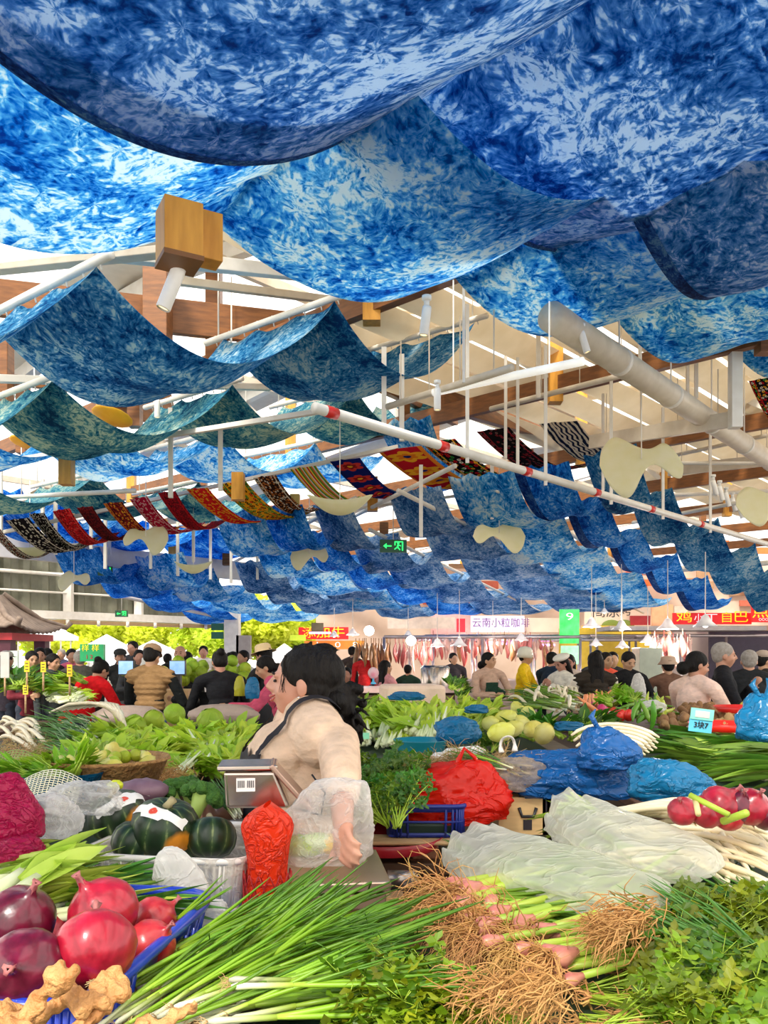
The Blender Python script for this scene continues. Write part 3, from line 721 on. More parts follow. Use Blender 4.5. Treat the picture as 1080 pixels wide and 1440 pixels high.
def text(s, size, matl, loc, parent=None, name='lettering', rot=(math.pi/2, 0, 0), ext=.002, sx=1.0):
    c = bpy.data.curves.new(name, 'FONT'); c.body = s; c.size = size; c.extrude = ext; c.align_x = 'CENTER'; c.align_y = 'CENTER'
    c.materials.append(matl)
    oc = bpy.data.objects.new(name, c); COL.objects.link(oc)
    me = bpy.data.meshes.new_from_object(oc.evaluated_get(bpy.context.evaluated_depsgraph_get())); bpy.data.objects.remove(oc)
    if not me.materials: me.materials.append(matl)
    o = bpy.data.objects.new(name, me); COL.objects.link(o); o.location = loc; o.rotation_euler = rot; o.scale = (sx, 1, 1)
    if parent: o.parent = parent
    return o
EXG = mat('exit_sign_green', (.02, .75, .12), emit=.9); EXD = mat('exit_sign_case', (.02, .10, .05))
def exit_sign(px, py, d, w, h, lab, rz=0):
    s = d/F; t = empty('exit_sign', P(px, py, d), rz); W, H_ = w*s, h*s
    m = MB(); m.box((0, 0, 0), (W, .03, H_)); m.build('sign_case', EXD, t, smooth=False)
    m = MB()
    m.add([V((-.38*W, -.018, 0)), V((-.25*W, -.018, .22*H_)), V((-.25*W, -.018, -.22*H_))], [(0, 1, 2)]); m.box((-.17*W, -.018, 0), (.2*W, .004, .09*H_))
    m.build('arrow', EXG, t, smooth=False)
    m = MB(); x = .2*W; k = H_
    m.box((x, -.018, .33*k), (.3*W, .004, .08*k)); m.box((x+.14*W, -.018, 0), (.05*W, .004, .7*k)); m.box((x-.14*W, -.018, .2*k), (.04*W, .004, .3*k))
    m.ell((x-.02*W, -.018, .22*k), (.09*k, .004, .09*k), 8, 5)
    m.beam(V((x-.02*W, -.019, .12*k)), V((x-.05*W, -.019, -.1*k)), .004, .12*k); m.beam(V((x-.05*W, -.019, -.08*k)), V((x-.16*W, -.019, -.26*k)), .004, .08*k)
    m.beam(V((x-.05*W, -.019, -.08*k)), V((x+.05*W, -.019, -.3*k)), .004, .08*k); m.beam(V((x-.02*W, -.019, .1*k)), V((x+.08*W, -.019, 0)), .004, .07*k)
    m.build('running_figure', EXG, t, smooth=False)
    m = MB(); m.tube([V((0, 0, H_/2)), V((0, 0, H_/2+.6))], .008, 6); m.build('hanger', WHITE, t)
    return tag(t, lab, 'sign')
exit_sign(553, 768, 12, 38, 18, 'green exit sign with left arrow, largest, between blue ribbons', .1)
exit_sign(571, 813, 16, 26, 12, 'green exit sign with left arrow below the largest one', .1)
exit_sign(148, 803, 14, 20, 13, 'green exit sign with left arrow before the corrugated wall', .2)
exit_sign(250, 832, 18, 14, 9, 'tiny green exit sign among the far ribbons', .1)
exit_sign(171, 863, 21, 18, 9, 'faint exit sign on the beam above the open side')
# =============== people ===============
SKIN = mat('skin', (.50, .25, .15), (.58, .31, .19), scale=9, rough=.55, vary=.12)
SKINW = mat('rosy_skin', (.56, .26, .17), (.66, .34, .23), scale=7, rough=.5)
HAIRB = mat('black_hair', (.004, .003, .003), (.012, .009, .007), scale=30, rough=.6, stretch=(1, 1, .25), bump=.6, bscale=90, spec=.2)
HAIRG = mat('grey_hair', (.28, .24, .20), (.42, .37, .32), scale=40, rough=.7, bump=.5)
EYEM = mat('dark_eye', (.01, .006, .005), rough=.2)
LIPM = mat('lip', (.45, .10, .08), rough=.4)
FAB = {}
def fab(c, vary=0):
    k = tuple(round(x, 3) for x in c)
    if k not in FAB: FAB[k] = mat('fabric_%d' % len(FAB), c, tuple(x*1.3+.004 for x in c), scale=16, rough=.85, bump=.5, bscale=26, spec=.2, stretch=(1, 1, 1.8))
    return FAB[k]
def shell(m, name, matl, parent, voxel, smooth=4, extra=None):
    """one continuous surface grown from overlapping closed shapes"""
    me = m.mesh('tmp', matl); o = bpy.data.objects.new('tmp', me); COL.objects.link(o)
    k = o.modifiers.new('r', 'REMESH'); k.mode = 'VOXEL'; k.voxel_size = voxel; k.use_smooth_shade = True
    k = o.modifiers.new('s', 'SMOOTH'); k.iterations = smooth; k.factor = .5
    dg = bpy.context.evaluated_depsgraph_get(); dg.update()
    ev = o.evaluated_get(dg); me2 = bpy.data.meshes.new_from_object(ev)
    bpy.data.objects.remove(o); bpy.data.meshes.remove(me)
    me2.name = name; me2.materials.clear(); me2.materials.append(matl)
    if extra: 
        for v in me2.vertices: v.co = extra(v.co)
    for p_ in me2.polygons: p_.use_smooth = True
    o = bpy.data.objects.new(name, me2); COL.objects.link(o)
    if parent: o.parent = parent
    return o
def caps(m, a, b, r1, r2, fl=1.0, seg=12):
    a, b = V(a), V(b); n = 4
    L = (b-a).length; t = (b-a).normalized() if L > 1e-6 else V((0, 0, 1))
    pts = [a-t*r1*.98, a-t*r1*.8, a-t*r1*.45]; rr = [r1*.12, r1*.6, r1*.89]
    for i in range(n+1): pts.append(a.lerp(b, i/n)); rr.append(lerp(r1, r2, i/n))
    pts += [b+t*r2*.45, b+t*r2*.8, b+t*r2*.98]; rr += [r2*.89, r2*.6, r2*.12]
    m.tube(pts, rr, seg, flat=fl)
def ik(S, Hd, a, b, hint):
    S, Hd = V(S), V(Hd); d = Hd-S; L = min(d.length, (a+b)*.995); t = d.normalized(); Hd = S+t*L
    x = (a*a-b*b+L*L)/(2*L); y = math.sqrt(max(0, a*a-x*x))
    hn = V(hint)-t*V(hint).dot(t); hn.normalize()
    return S+t*x+hn*y, Hd
def hand(m, W, t, side, s, curl=.5, thumb=1, inset=.0):
    """palm, four unequal bent fingers and a thumb from the side of the palm"""
    t = V(t).normalized(); side = (V(side)-t*V(side).dot(t)).normalized(); nrm = t.cross(side)
    caps(m, W, W+t*.045*s, .021*s, .027*s, fl=.62)
    c = W+t*.05*s
    caps(m, c-side*.022*s, c+side*.022*s, .019*s, .019*s, fl=.75)
    for k, (off, ln) in enumerate([(-.030, .062), (-.010, .074), (.010, .070), (.029, .055)]):
        p0 = W+t*.07*s+side*off*s; d = t.copy(); pts = [p0-t*.02*s, p0]
        for j in range(3):
            d = (Matrix.Rotation(curl*(.55+.25*j), 3, side)@d); p0 = p0+d*ln*s*(.42, .32, .26)[j]; pts.append(p0)
        m.tube([pts[0], *pts[1:]], [.009*s, .0092*s, .0086*s, .008*s, .0062*s], 8)
    p0 = W+t*.02*s-side*.022*s*thumb; d = (t*.55-side*thumb*.85).normalized(); pts = [p0, p0+d*.030*s]
    d = (t*.9-side*thumb*.4+nrm*curl*.5).normalized(); pts += [pts[-1]+d*.026*s, pts[-1]+d*.048*s]
    m.tube(pts, [.013*s, .011*s, .0095*s, .007*s], 8)
def head_shapes(m, C, Rm, s, female=True):
    q = lambda x, y, z: C+Rm@V((x*s, y*s, z*s))
    m.ell(q(0, .012, .022), (.074*s, .092*s, .088*s), 20, 14, mat=Rm)          # skull
    m.ell(q(0, -.020, -.018), (.062*s, .066*s, .082*s), 18, 12, mat=Rm)         # face
    m.ell(q(0, -.040, -.070), (.036*s, .036*s, .030*s), 14, 9, mat=Rm)          # jaw and chin
    for sx in (-1, 1):
        m.ell(q(.036*sx, -.050, -.025), (.026*s, .026*s, .028*s), 12, 8, mat=Rm)  # cheeks
        m.ell(q(.075*sx, .012, -.010), (.010*s, .019*s, .031*s), 10, 8, mat=Rm@Matrix.Rotation(.35*sx, 3, 'Z'))  # ears
        m.ell(q(.028*sx, -.076, .022), (.022*s, .012*s, .010*s), 10, 6, mat=Rm)  # brow
    m.tube([q(0, -.078, .022), q(0, -.092, .004), q(0, -.104, -.016), q(0, -.090, -.027)], [.008*s, .0095*s, .0125*s, .009*s], 8)
    for sx in (-1, 1): m.ell(q(.011*sx, -.090, -.020), (.008*s, .010*s, .008*s), 8, 6, mat=Rm)
    m.ell(q(0, -.082, -.046), (.022*s, .010*s, .006*s), 10, 6, mat=Rm); m.ell(q(0, -.080, -.056), (.019*s, .010*s, .0065*s), 10, 6, mat=Rm)
def hair_shapes(m, C, Rm, s, style):
    q = lambda x, y, z: C+Rm@V((x*s, y*s, z*s))
    m.ell(q(0, .022, .034), (.084*s, .096*s, .088*s), 20, 14, mat=Rm)
    if style != 'short': m.ell(q(0, .045, -.010), (.080*s, .070*s, .075*s), 16, 10, mat=Rm)
    else: m.ell(q(0, .050, -.005), (.072*s, .058*s, .068*s), 16, 10, mat=Rm)
    if style == 'bun': m.ell(q(0, .115, .065), (.045*s, .045*s, .042*s), 12, 8); m.ell(q(0, .09, .05), (.03*s, .04*s, .03*s), 10, 6)
    if style == 'pony':
        m.tube([q(0, .095, .05), q(0, .13, .03), q(0, .135, -.04), q(0, .12, -.12), q(0, .11, -.2)], [.022*s, .03*s, .032*s, .026*s, .008*s], 10)
    if style == 'long':
        for sx in (-1, 0, 1): caps(m, q(.045*sx, .05, -.0), q(.05*sx, .075, -.26), .05*s, .032*s)
    if style == 'low' and 1: m.ell(q(0, .12, -.06), (.06*s, .055*s, .06*s), 12, 8)
def person(label, px, py, d, a, top, h=None, lean=0, arms=('down', 'down'), legs=(.03, .035, .05), hair='short', hairm=None, hat=None, head=(0, 0), vest=None, apron=None, sit=False, build=1.0, vox=.010, sleeve=.92, skin=None, collar=None, group=None, zc=None, coat=False, bust=0, hx=None, shup=0, armr=1.0, armb=0):
    if vox > .006: build *= .9
    if vox > .006 and not sit: d *= 1.2
    cr = P(px, py, d); zc = cr.z
    hh = h or max(1.45, min(1.82, zc+(0 if not lean else .35*(1-math.cos(math.radians(lean))))))
    s = hh/1.65; r = build*s
    hip = V((0, 0, .52*hh)); A = math.radians(lean)
    T = lambda p: hip+Matrix.Rotation(A, 3, 'X')@(V(p)-hip)
    shz = .815*hh+shup; sw = .112*hh*(.6+.4*build)
    Cn = T((0, 0, .845*hh)); hy, hp = head
    Rm = Matrix.Rotation(A*.55+math.radians(hp), 3, 'X')
    Rm = Matrix.Rotation(math.radians(hy), 3, 'Z')@Rm
    C = Cn+Matrix.Rotation(A*.8, 3, 'X')@V((0, -.012*s, .115*s))
    crown = C+Rm@V((0, 0, .11*s))
    az = math.radians(a); Rz = Matrix.Rotation(az, 3, 'Z')
    off = Rz@V((crown.x, crown.y, 0))
    root = empty('person', (cr.x-off.x, cr.y-off.y, (zc-crown.z) if sit else 0), az)
    body = MB(); tp = MB(); skin = skin or SKIN
    head_shapes(body, C, Rm, s)
    caps(body, Cn-V((0, 0, .05*s)), C-Rm@V((0, -.02*s, .05*s)), .052*s, .050*s)
    # trunk
    def trunk(m, e):
        m.ell(T((0, 0, .73*hh)), ((.145*r+e), (.105*r+e), .16*s), 18, 12, mat=Matrix.Rotation(A, 3, 'X'))
        m.ell(T((0, 0, .62*hh)), ((.13*r+e), (.10*r+e), .15*s), 18, 12, mat=Matrix.Rotation(A, 3, 'X'))
        if not e: m.ell(T((0, 0, .54*hh)), ((.155*r+e), (.115*r+e), .11*s), 18, 12, mat=Matrix.Rotation(A*.6, 3, 'X'))
        
        for sx in (-1, 1): caps(m, T((sx*sw*.25, 0, shz+.012)), T((sx*sw*1.02, 0, shz-.032)), .062*r+e, .056*r+e)
        caps(m, T((0, 0, .80*hh)), T((0, 0, (.845 if not e else .828)*hh)), .075*r+e, .054*r+e)
    trunk(body, 0); trunk(tp, .014)
    tp.tube([T((0, 0, .66*hh)), T((0, 0, .60*hh)), T((0, 0, .55*hh)), T((0, -.01, .50*hh)), T((0, -.012, .478*hh))], [.112*r, .116*r, .126*r, .132*r, .130*r], 24, flat=1.28)
    if bust:
        for m, e in ((body, 0), (tp, .014)): m.ell(T((0, -.075, .785*hh)), (.125*r+e, .075*r+e, .075*r+e), 16, 10)
        for sx in (-1, 1):
            for m, e in ((body, 0), (tp, .014)): m.ell(T((sx*.060*r, -.100*r, (.765 if shup else .722)*hh)), (.060*r+e, .050*r+e, .062*r+e), 14, 10)
            tp.ell(T((0, -.065*r, .65*hh)), (.125*r, .09*r, .13*r), 14, 10)
    La, Lb = .178*hh, .155*hh
    for i, ar in enumerate(arms):
        sx = (-1, 1)[i]; S = T((sx*sw*(1.18-armb*3), armb, shz-.038))
        if ar == 'down': Hd = S+V((sx*.06, -.04, -(La+Lb)*.985)); hint = (sx*.5, .8, 0)
        elif ar == 'front': Hd = S+V((-sx*.10, -.30, -.24)); hint = (sx*.7, .3, -.6)
        elif ar == 'phone': Hd = S+V((-sx*.12, -.24, -.08)); hint = (sx*.6, .3, -.8)
        elif ar == 'reach': Hd = S+V((-sx*.04, -.42, -.20)); hint = (sx*.5, .3, -.8)
        else: Hd = None
        if Hd is None: E_, Hd = [Rz.inverted()@(V(w_)-root.location) for w_ in ar]
        else: E_, Hd = ik(S, Hd, La, Lb, hint)
        for m, e in ((body, 0), (tp, .014)):
            caps(m, S, E_, .047*r*armr+e, .038*r*armr+e)
            if m is body: caps(m, E_, Hd, .037*r*armr, .025*s)
            else:
                En = E_.lerp(Hd, sleeve); caps(m, E_, En, .038*r*armr+e, .032*s+e)
        hand(body, Hd, (Hd-E_), (sx*.2, .3, 1) if ar != 'down' else (0, 1, .1), s, .55, 1)
    # legs
    lg = MB()
    for sx in (-1, 1):
        hj = V((sx*.052*hh, 0, .50*hh))
        if sit: kn = hj+V((sx*.02, -.26*hh, 0)); an = kn+V((0, .02, -.25*hh))
        else: kn = V((sx*.055*hh, -.012, .275*hh)); an = V((sx*.06*hh, .01, .05*hh))
        caps(body, hj, kn, .075*r, .050*r); caps(body, kn, an, .048*r, .032*s)
        caps(body, an, an+V((0, -.11*s, -.028*hh)), .032*s, .026*s, fl=.8)
        caps(lg, hj, kn, .085*r, .062*r); caps(lg, kn, an, .060*r, .050*s)
    caps(lg, V((-.05*hh, 0, .52*hh)), V((.05*hh, 0, .52*hh)), .10*r, .10*r)
    shell(body, 'body', skin, root, vox)
    shell(tp, 'jacket' if coat else 'top', fab(top), root, vox*1.3, 3)
    shell(lg, 'trousers', fab(legs), root, .016, 3)
    for sx in (-1, 1):
        an = (hip+V((sx*.07*hh, -.25*hh, -.26*hh))) if sit else V((sx*.06*hh, -.03, .035*hh))
        m = MB(); caps(m, an+V((0, .03, 0)), an+V((0, -.10, -.012)), .042*s, .038*s, fl=.8); m.build('shoe', BLACKP, root)
    if hair:
        hm = MB(); hair_shapes(hm, C, Rm, s, hair)
        if hx: hx(hm, C, Rm, s)
        shell(hm, 'hair', hairm or HAIRB, root, vox*1.1, 3)
    if vox < .0105:
        for sx in (-1, 1):
            m = MB(); m.ell(C+Rm@V((.029*sx*s, -.0785*s, .004*s)), (.012*s, .006*s, .0050*s), 10, 6, mat=Rm); m.build('eye', EYEM, root)
            m = MB(); m.tube([C+Rm@V((.016*sx*s, -.088*s, .026*s)), C+Rm@V((.030*sx*s, -.088*s, .030*s)), C+Rm@V((.045*sx*s, -.078*s, .024*s))], .0032*s, 6); m.build('eyebrow', HAIRB, root)
    if hat:
        kind, hc = hat; hmx = Rm; m = MB()
        base = C+Rm@V((0, .012*s, .055*s))
        if kind == 'cap':
            m.lathe([(.093*s, 0), (.092*s, .035*s), (.075*s, .065*s), (.04*s, .083*s), (0, .088*s)], base, 20, mat=hmx)
            m.grid(lambda u, v: base+Rm@V(((u-.5)*.15*s, -.075*s-v*.075*s*math.sqrt(max(0, 1-(2*u-1)**2)), .006*s-.012*s*v)), 12, 4)
        elif kind == 'brim':
            m.lathe([(.150*s, -.012*s), (.10*s, .0), (.094*s, .012*s), (.088*s, .065*s), (.07*s, .082*s), (0, .086*s)], base, 24, mat=hmx)
        elif kind == 'bucket':
            m.lathe([(.128*s, -.035*s), (.095*s, .01*s), (.085*s, .060*s), (.06*s, .072*s), (0, .076*s)], base, 24, mat=hmx)
        elif kind == 'beret':
            m.ell(base+Rm@V((.01*s, .012*s, .032*s)), (.115*s, .12*s, .045*s), 20, 10, mat=hmx)
        elif kind == 'helmet':
            m.lathe([(.108*s, -.07*s), (.112*s, -.02*s), (.10*s, .04*s), (.07*s, .078*s), (0, .092*s)], base+Rm@V((0, .01*s, 0)), 24, mat=hmx)
            m.grid(lambda u, v: base+Rm@V(((u-.5)*.17*s, -.09*s-v*.05*s, .01*s)), 6, 2)
        m.build('hat' if kind != 'helmet' else 'helmet', mat('hat_%s' % label[:12], hc, rough=.8 if kind != 'helmet' else .25), root, mods=[SOL(.004)])
    if vest:
        vm = MB(); trunk(vm, .026)
        n = 0
        def puff(co):
            return V((co.x*(1+.035*math.sin(co.z*115)), co.y*(1+.05*math.sin(co.z*115)), co.z))
        shell(vm, 'vest', fab(vest), root, .012, 3, extra=puff)
    if apron:
        am = MB()
        am.grid(lambda u, v: T(((u-.5)*.30*r, -.16*r, lerp(.40, .74, v)*hh)), 14, 22)
        o = am.build('apron', fab(apron), root, mods=[])
        tgt = [c for c in root.children if c.name.startswith(('top', 'jacket'))]
        k = o.modifiers.new('wrap', 'SHRINKWRAP'); k.target = tgt[0]; k.offset = .008; k.wrap_method = 'NEAREST_SURFACEPOINT'; k.wrap_mode = 'OUTSIDE_SURFACE'
        m = MB(); pts = []
        for k_ in range(25):
            th = k_/24*2*math.pi; pts.append(V((math.cos(th)*(.146*r), math.sin(th)*(.118*r), .60*hh)))
        m.tube([T(p_) for p_ in pts], .012, 6, cap=False); m.build('apron_tie', fab((.6, .55, .5)), root)
    if collar:
        m = MB(); m.lathe([(.062*s, -.02), (.064*s, .02), (.058*s, .045*s)], Cn-V((0, 0, .03*s)), 20); m.build('collar', fab(collar), root, mods=[SOL(.008)])
    tag(root, label, 'person', group)
    root['hd'] = 0; del root['hd']
    return root, C, Rm, s, Rz, T
def pp(*a_, **k): return person(*a_, **k)
J = (.035, .05, .09)
# left crowd
pp('person in red hooded top bending over stall, back to camera', 150, 928, 7.5, 145, (.75, .008, .012), h=1.60, lean=32, arms=('front', 'front'), hair='bun', build=1.2, head=(0, 25), collar=(.7, .01, .01))
pp('person in brown quilted vest and tan cap seen from behind', 216, 910, 7.0, 170, (.012, .014, .014), h=1.66, lean=4, arms=('front', 'front'), hat=('cap', (.36, .22, .12)), vest=(.30, .17, .07), legs=(.10, .18, .30), build=1.12, head=(0, 18))
pp('person in black dress with hair clip and white waist tie, from behind', 308, 918, 7.0, 200, (.008, .008, .010), h=1.62, lean=12, arms=('front', 'front'), hair='bun', apron=(.01, .01, .01), build=1.05, head=(0, 20))
pp('person in pink jacket leaning left holding out a teal bag', 366, 928, 6.6, -80, (.62, .09, .16), h=1.6, lean=22, arms=('reach', 'reach'), hair='low', head=(0, 12))
pp('person in straw hat and dark clothes behind the pink jacket', 368, 905, 7.8, -120, (.012, .012, .012), arms=('front', 'front'), lean=8, hat=('brim', (.55, .40, .22)), head=(0, 10))
pp('person with short black hair and pale collar beyond the cabbages', 341, 912, 10, -35, (.5, .48, .42), arms=('front', 'front'), hair='short', vox=.012)
pp('person in dark top half hidden left of the pale collar', 329, 914, 10.6, 150, (.02, .02, .02), hair='bun', vox=.012)
pp('person in white shirt standing at the far left stalls', 286, 906, 12.5, 10, (.8, .74, .66), arms=('front', 'front'), vox=.013)
pp('bald person in black coat and red apron facing the camera', 253, 905, 9.6, 0, (.012, .012, .014), arms=('front', 'front'), hair=None, apron=(.18, .012, .02), build=1.15, vox=.010)
pp('person with dark hair just right of the bald person', 264, 914, 10.2, 160, (.03, .035, .03), hair='long', vox=.012)
pp('person with dark hair in maroon, small, left of the bald person', 236, 917, 12.5, 180, (.25, .02, .04), hair='short', vox=.013)
pp('person in dark jacket standing tallest behind the vest', 186, 897, 11.5, -10, (.03, .03, .035), h=1.8, arms=('front', 'front'), vox=.012)
pp('person with ruddy face between dark jacket and tan cap', 196, 911, 9.8, 20, (.05, .05, .05), arms=('front', 'front'), vox=.012)
pp('person in black cap and striped dark top near the screens', 169, 912, 10, 20, (.03, .03, .03), hat=('cap', (.02, .02, .02)), vox=.012)
pp('person in white sun hat bending behind the screen', 207, 925, 9.2, -60, (.7, .66, .6), h=1.55, lean=15, hat=('bucket', (.8, .76, .70)), vox=.012)
pp('person in olive grey jacket bending, back to the camera', 112, 911, 9, 205, (.075, .07, .055), h=1.64, lean=14, arms=('front', 'front'), hair='short', hairm=HAIRG, build=1.15)
pp('person in pink sweater behind the olive grey jacket', 101, 910, 10.5, 30, (.6, .12, .2), hair='short', vox=.012)
pp('far person in dark suit near the bright open side', 86, 911, 14, 0, (.05, .05, .09), hairm=HAIRG, vox=.013)
pp('elderly person with grey black hair in side view facing right', 77, 918, 8.6, 65, (.04, .045, .045), h=1.58, hair='short', head=(0, 10))
pp('person in dark clothes with back turned between two faces', 67, 909, 10.4, 180, (.015, .015, .018), vox=.012)
pp('person with round face and dark zip jacket looking right', 56, 908, 9.4, 25, (.06, .055, .05), arms=('front', 'front'), build=1.05)
pp('person in maroon jacket with stripes leaning over the stall', 46, 914, 8.6, 40, (.16, .02, .03), h=1.63, lean=12, arms=('front', 'reach'))
pp('person in pale cap and dark coat at far left edge', 10, 915, 9.5, 150, (.04, .03, .04), h=1.6, hat=('cap', (.5, .45, .4)), vox=.012)
# middle and right crowd
pp('person in black jacket sitting at the counter facing camera', 487, 939, 12, 0, (.02, .022, .02), sit=True, h=1.6, hair='low', arms=('front', 'front'), vox=.011)
pp('person in pink patterned blouse with long black hair at counter', 543, 929, 12.2, 120, (.75, .32, .32), h=1.6, sit=True, hair='long', arms=('front', 'front'), vox=.011)
pp('small child with black hair sitting at counter', 574, 935, 12.6, 160, (.02, .05, .03), h=1.25, sit=True, hair='short', vox=.012)
pp('person in red jacket far back under the red signs', 513, 912, 14, 160, (.6, .02, .02), vox=.013)
pp('person in black far back beside the red jacket', 529, 910, 14.3, 190, (.015, .015, .02), vox=.013)
pp('person in dark brown far back behind the hair of the vendor', 496, 907, 14.6, 150, (.06, .04, .03), vox=.013)
pp('person in dark top among the hanging meat facing right', 638, 917, 12.5, 20, (.03, .025, .03), h=1.6, hair='bun', vox=.012)
pp('person in dark green apron over pink sweater facing right', 688, 913, 9, 25, (.55, .36, .26), h=1.60, arms=('front', 'front'), hair='low', apron=(.015, .05, .03), head=(30, 0))
pp('person in yellow rider jacket and cream helmet facing right', 741, 909, 9.6, 70, (.85, .55, .01), h=1.66, arms=('front', 'front'), hat=('helmet', (.75, .70, .55)), lean=6, coat=True)
pp('person in navy jacket bending, face hidden behind beret', 778, 918, 9.8, 130, (.015, .03, .06), h=1.62, lean=12, arms=('front', 'phone'), hair='short')
pp('person in white beret and black striped cream top facing left', 786, 926, 8.8, -60, (.7, .66, .56), h=1.56, arms=('phone', 'phone'), hair='long', hat=('beret', (.8, .74, .62)), head=(0, 22))
pp('person with long black hair beside the white beret', 800, 921, 9.2, -20, (.6, .5, .42), h=1.57, hair='long', head=(0, 10))
pp('person with long ponytail in dark vest and white sleeves from behind', 836, 914, 7.4, 185, (.75, .66, .54), h=1.60, hair='long', vest=(.03, .022, .015), apron=(.02, .02, .02), arms=('front', 'front'))
pp('person in orange red jacket behind the dark vest', 853, 920, 8.6, 20, (.75, .10, .05), h=1.6, hair='short')
pp('person with short hair standing behind the orange jacket', 862, 914, 9.4, 0, (.03, .03, .03), vox=.012)
pp('person with short hair left of the orange jacket', 841, 912, 10.0, 10, (.05, .05, .05), vox=.012)
pp('person in black shirt looking down at white bag', 887, 917, 8.0, 15, (.008, .008, .009), h=1.60, arms=('front', 'front'), head=(0, 24), build=.95)
pp('person in brown coat and tan bucket hat from behind', 939, 924, 8.2, 175, (.16, .08, .05), h=1.54, hair='short', hat=('bucket', (.5, .34, .24)), arms=('front', 'front'), lean=4, coat=True)
pp('person in cream pink hoodie with black tied hair facing right', 986, 905, 5.7, 115, (.80, .55, .44), h=1.60, lean=8, arms=('front', 'front'), hair='low', build=1.12, collar=(.78, .52, .42), head=(-20, 12), vox=.009)
pp('tall person with grey hair and black jacket in profile', 1020, 896, 6.1, 70, (.008, .008, .010), h=1.68, arms=('front', 'phone'), hair='short', hairm=HAIRG, build=1.15, coat=True, vox=.009, head=(10, 4))
pp('person in black padded jacket with back turned at right', 1053, 908, 6.9, 165, (.014, .015, .016), h=1.62, hair='short', hairm=HAIRG, build=1.2, lean=6, arms=('front', 'front'), coat=True)
pp('person in tan cap at the far right fruit stall', 1074, 917, 8.4, 110, (.03, .025, .02), h=1.6, hat=('cap', (.45, .34, .26)), arms=('front', 'front'), vox=.012)
# =============== the vendor in the foreground ===============
def curls(m, C, Rm, s):
    rr = random.Random(3)
    q = lambda x, y, z: C+Rm@V((x*s, y*s, z*s))
    m.ell(q(0, .045, .035), (.082*s, .092*s, .082*s), 18, 12, mat=Rm)
    for i in range(46):
        y = .10+abs(rr.gauss(0, .038)); z = -.065+rr.gauss(0, .038); x = rr.gauss(0, .032)
        m.ell(q(x, min(y, .195), max(-.15, z)), (rr.uniform(.016, .028)*s,)*3, 8, 6)
    for i in range(26):
        a_ = rr.uniform(0, 6.28); y0, z0 = .13+.045*math.cos(a_), -.065+.06*math.sin(a_)
        x = rr.gauss(0, .03); pts = [q(x, y0, z0)]
        for k in range(4): pts.append(pts[-1]+Rm@V((rr.gauss(0, .008), math.cos(a_)*.012+rr.gauss(0, .007), math.sin(a_)*.012+rr.gauss(0, .007)-.004)))
        m.tube(pts, [.009, .008, .007, .0055, .004], 6)
    for i in range(18):   # loose wisps over the crown
        a_ = rr.uniform(.3, 2.4); b_ = rr.uniform(-.5, .5)
        p0 = q(.09*math.sin(b_)*.8, .02-.095*math.cos(a_), .034+.093*math.sin(a_))
        m.tube([p0, p0+Rm@V((0, .015, .004)), p0+Rm@V((0, .035, .002))], .004, 5)
hw = P(482, 1155, 2.02)
cr = P(427, 899, 2.47)
SKIN_V = SKINW
vend, vC, vRm, vs_, vRz, vT = person('person in beige sweater and black apron, smiling, facing left, wavy black hair', 427, 899, 2.47, -73, (.66, .47, .33), h=1.60,
    lean=3, arms=('front', (P(480, 1092, 2.04), P(482, 1158, 1.86))), shup=.035, armr=.84, armb=.045, hair='low', hx=curls, build=1.22, bust=1, vox=.0058, sleeve=.38, skin=SKIN_V, legs=(.02, .02, .03), head=(-19, -5))
top_o = [c for c in vend.children if c.name.startswith('top')][0]
APR = mat('black_apron_cloth', (.008, .006, .010), rough=.8)
RB = 1.22*1.60/1.65
am = MB(); am.grid(lambda u, v: vT(((u-.5)*.34, -.30+.10*(2*u-1)**2, lerp(1.045, 1.31, v))), 14, 18)
am.grid(lambda u, v: vT(((u-.5)*.50, -.30+.25*abs(u-.5)**2*4, lerp(.62, 1.05, v))), 24, 22)
ap = am.build('apron', APR, vend)
k = ap.modifiers.new('wrap', 'SHRINKWRAP'); k.target = top_o; k.offset = .010; k.wrap_method = 'NEAREST_SURFACEPOINT'; k.wrap_mode = 'OUTSIDE_SURFACE'
def ribbon(path, w, name, matl, off=.012, n=40):
    pts = []
    for i in range(n+1):
        t = i/n*(len(path)-1); j = min(int(t), len(path)-2); f = t-j
        g = lambda k: V(path[max(0, min(len(path)-1, k))])
        a_, b_, c_, d_ = g(j-1), g(j), g(j+1), g(j+2)
        pts.append(.5*((2*b_)+(c_-a_)*f+(2*a_-5*b_+4*c_-d_)*f*f+(3*b_-a_-3*c_+d_)*f**3))
    m = MB()
    fr_ = frames(pts); c0 = V((0, 0, 1.15))
    sds = [(t.cross((p_-c0)).normalized()) for p_, (t, a_, b_) in zip(pts, fr_)]
    m.strip(pts, sds, [w]*len(pts))
    o = m.build(name, matl, vend)
    k = o.modifiers.new('wrap', 'SHRINKWRAP'); k.target = top_o; k.offset = off; k.wrap_method = 'NEAREST_SURFACEPOINT'; k.wrap_mode = 'ABOVE_SURFACE'
    return o
for sx in (-1, 1):
    ribbon([vT((sx*.15, -.22, 1.30)), vT((sx*.13, -.15, 1.35)), vT((sx*.115, -.04, 1.40)), vT((sx*.11, .05, 1.39)), vT((sx*.09, .15, 1.26)), vT((-sx*.02, .17, 1.12)), vT((-sx*.12, .12, 1.02))], .014, 'apron_strap', APR)
ribbon([vT((-.10, -.26, 1.22)), vT((0, -.30, 1.215)), vT((.10, -.26, 1.22))], .004, 'red_piping', mat('red_piping', (.8, .02, .05)), .014, 16)
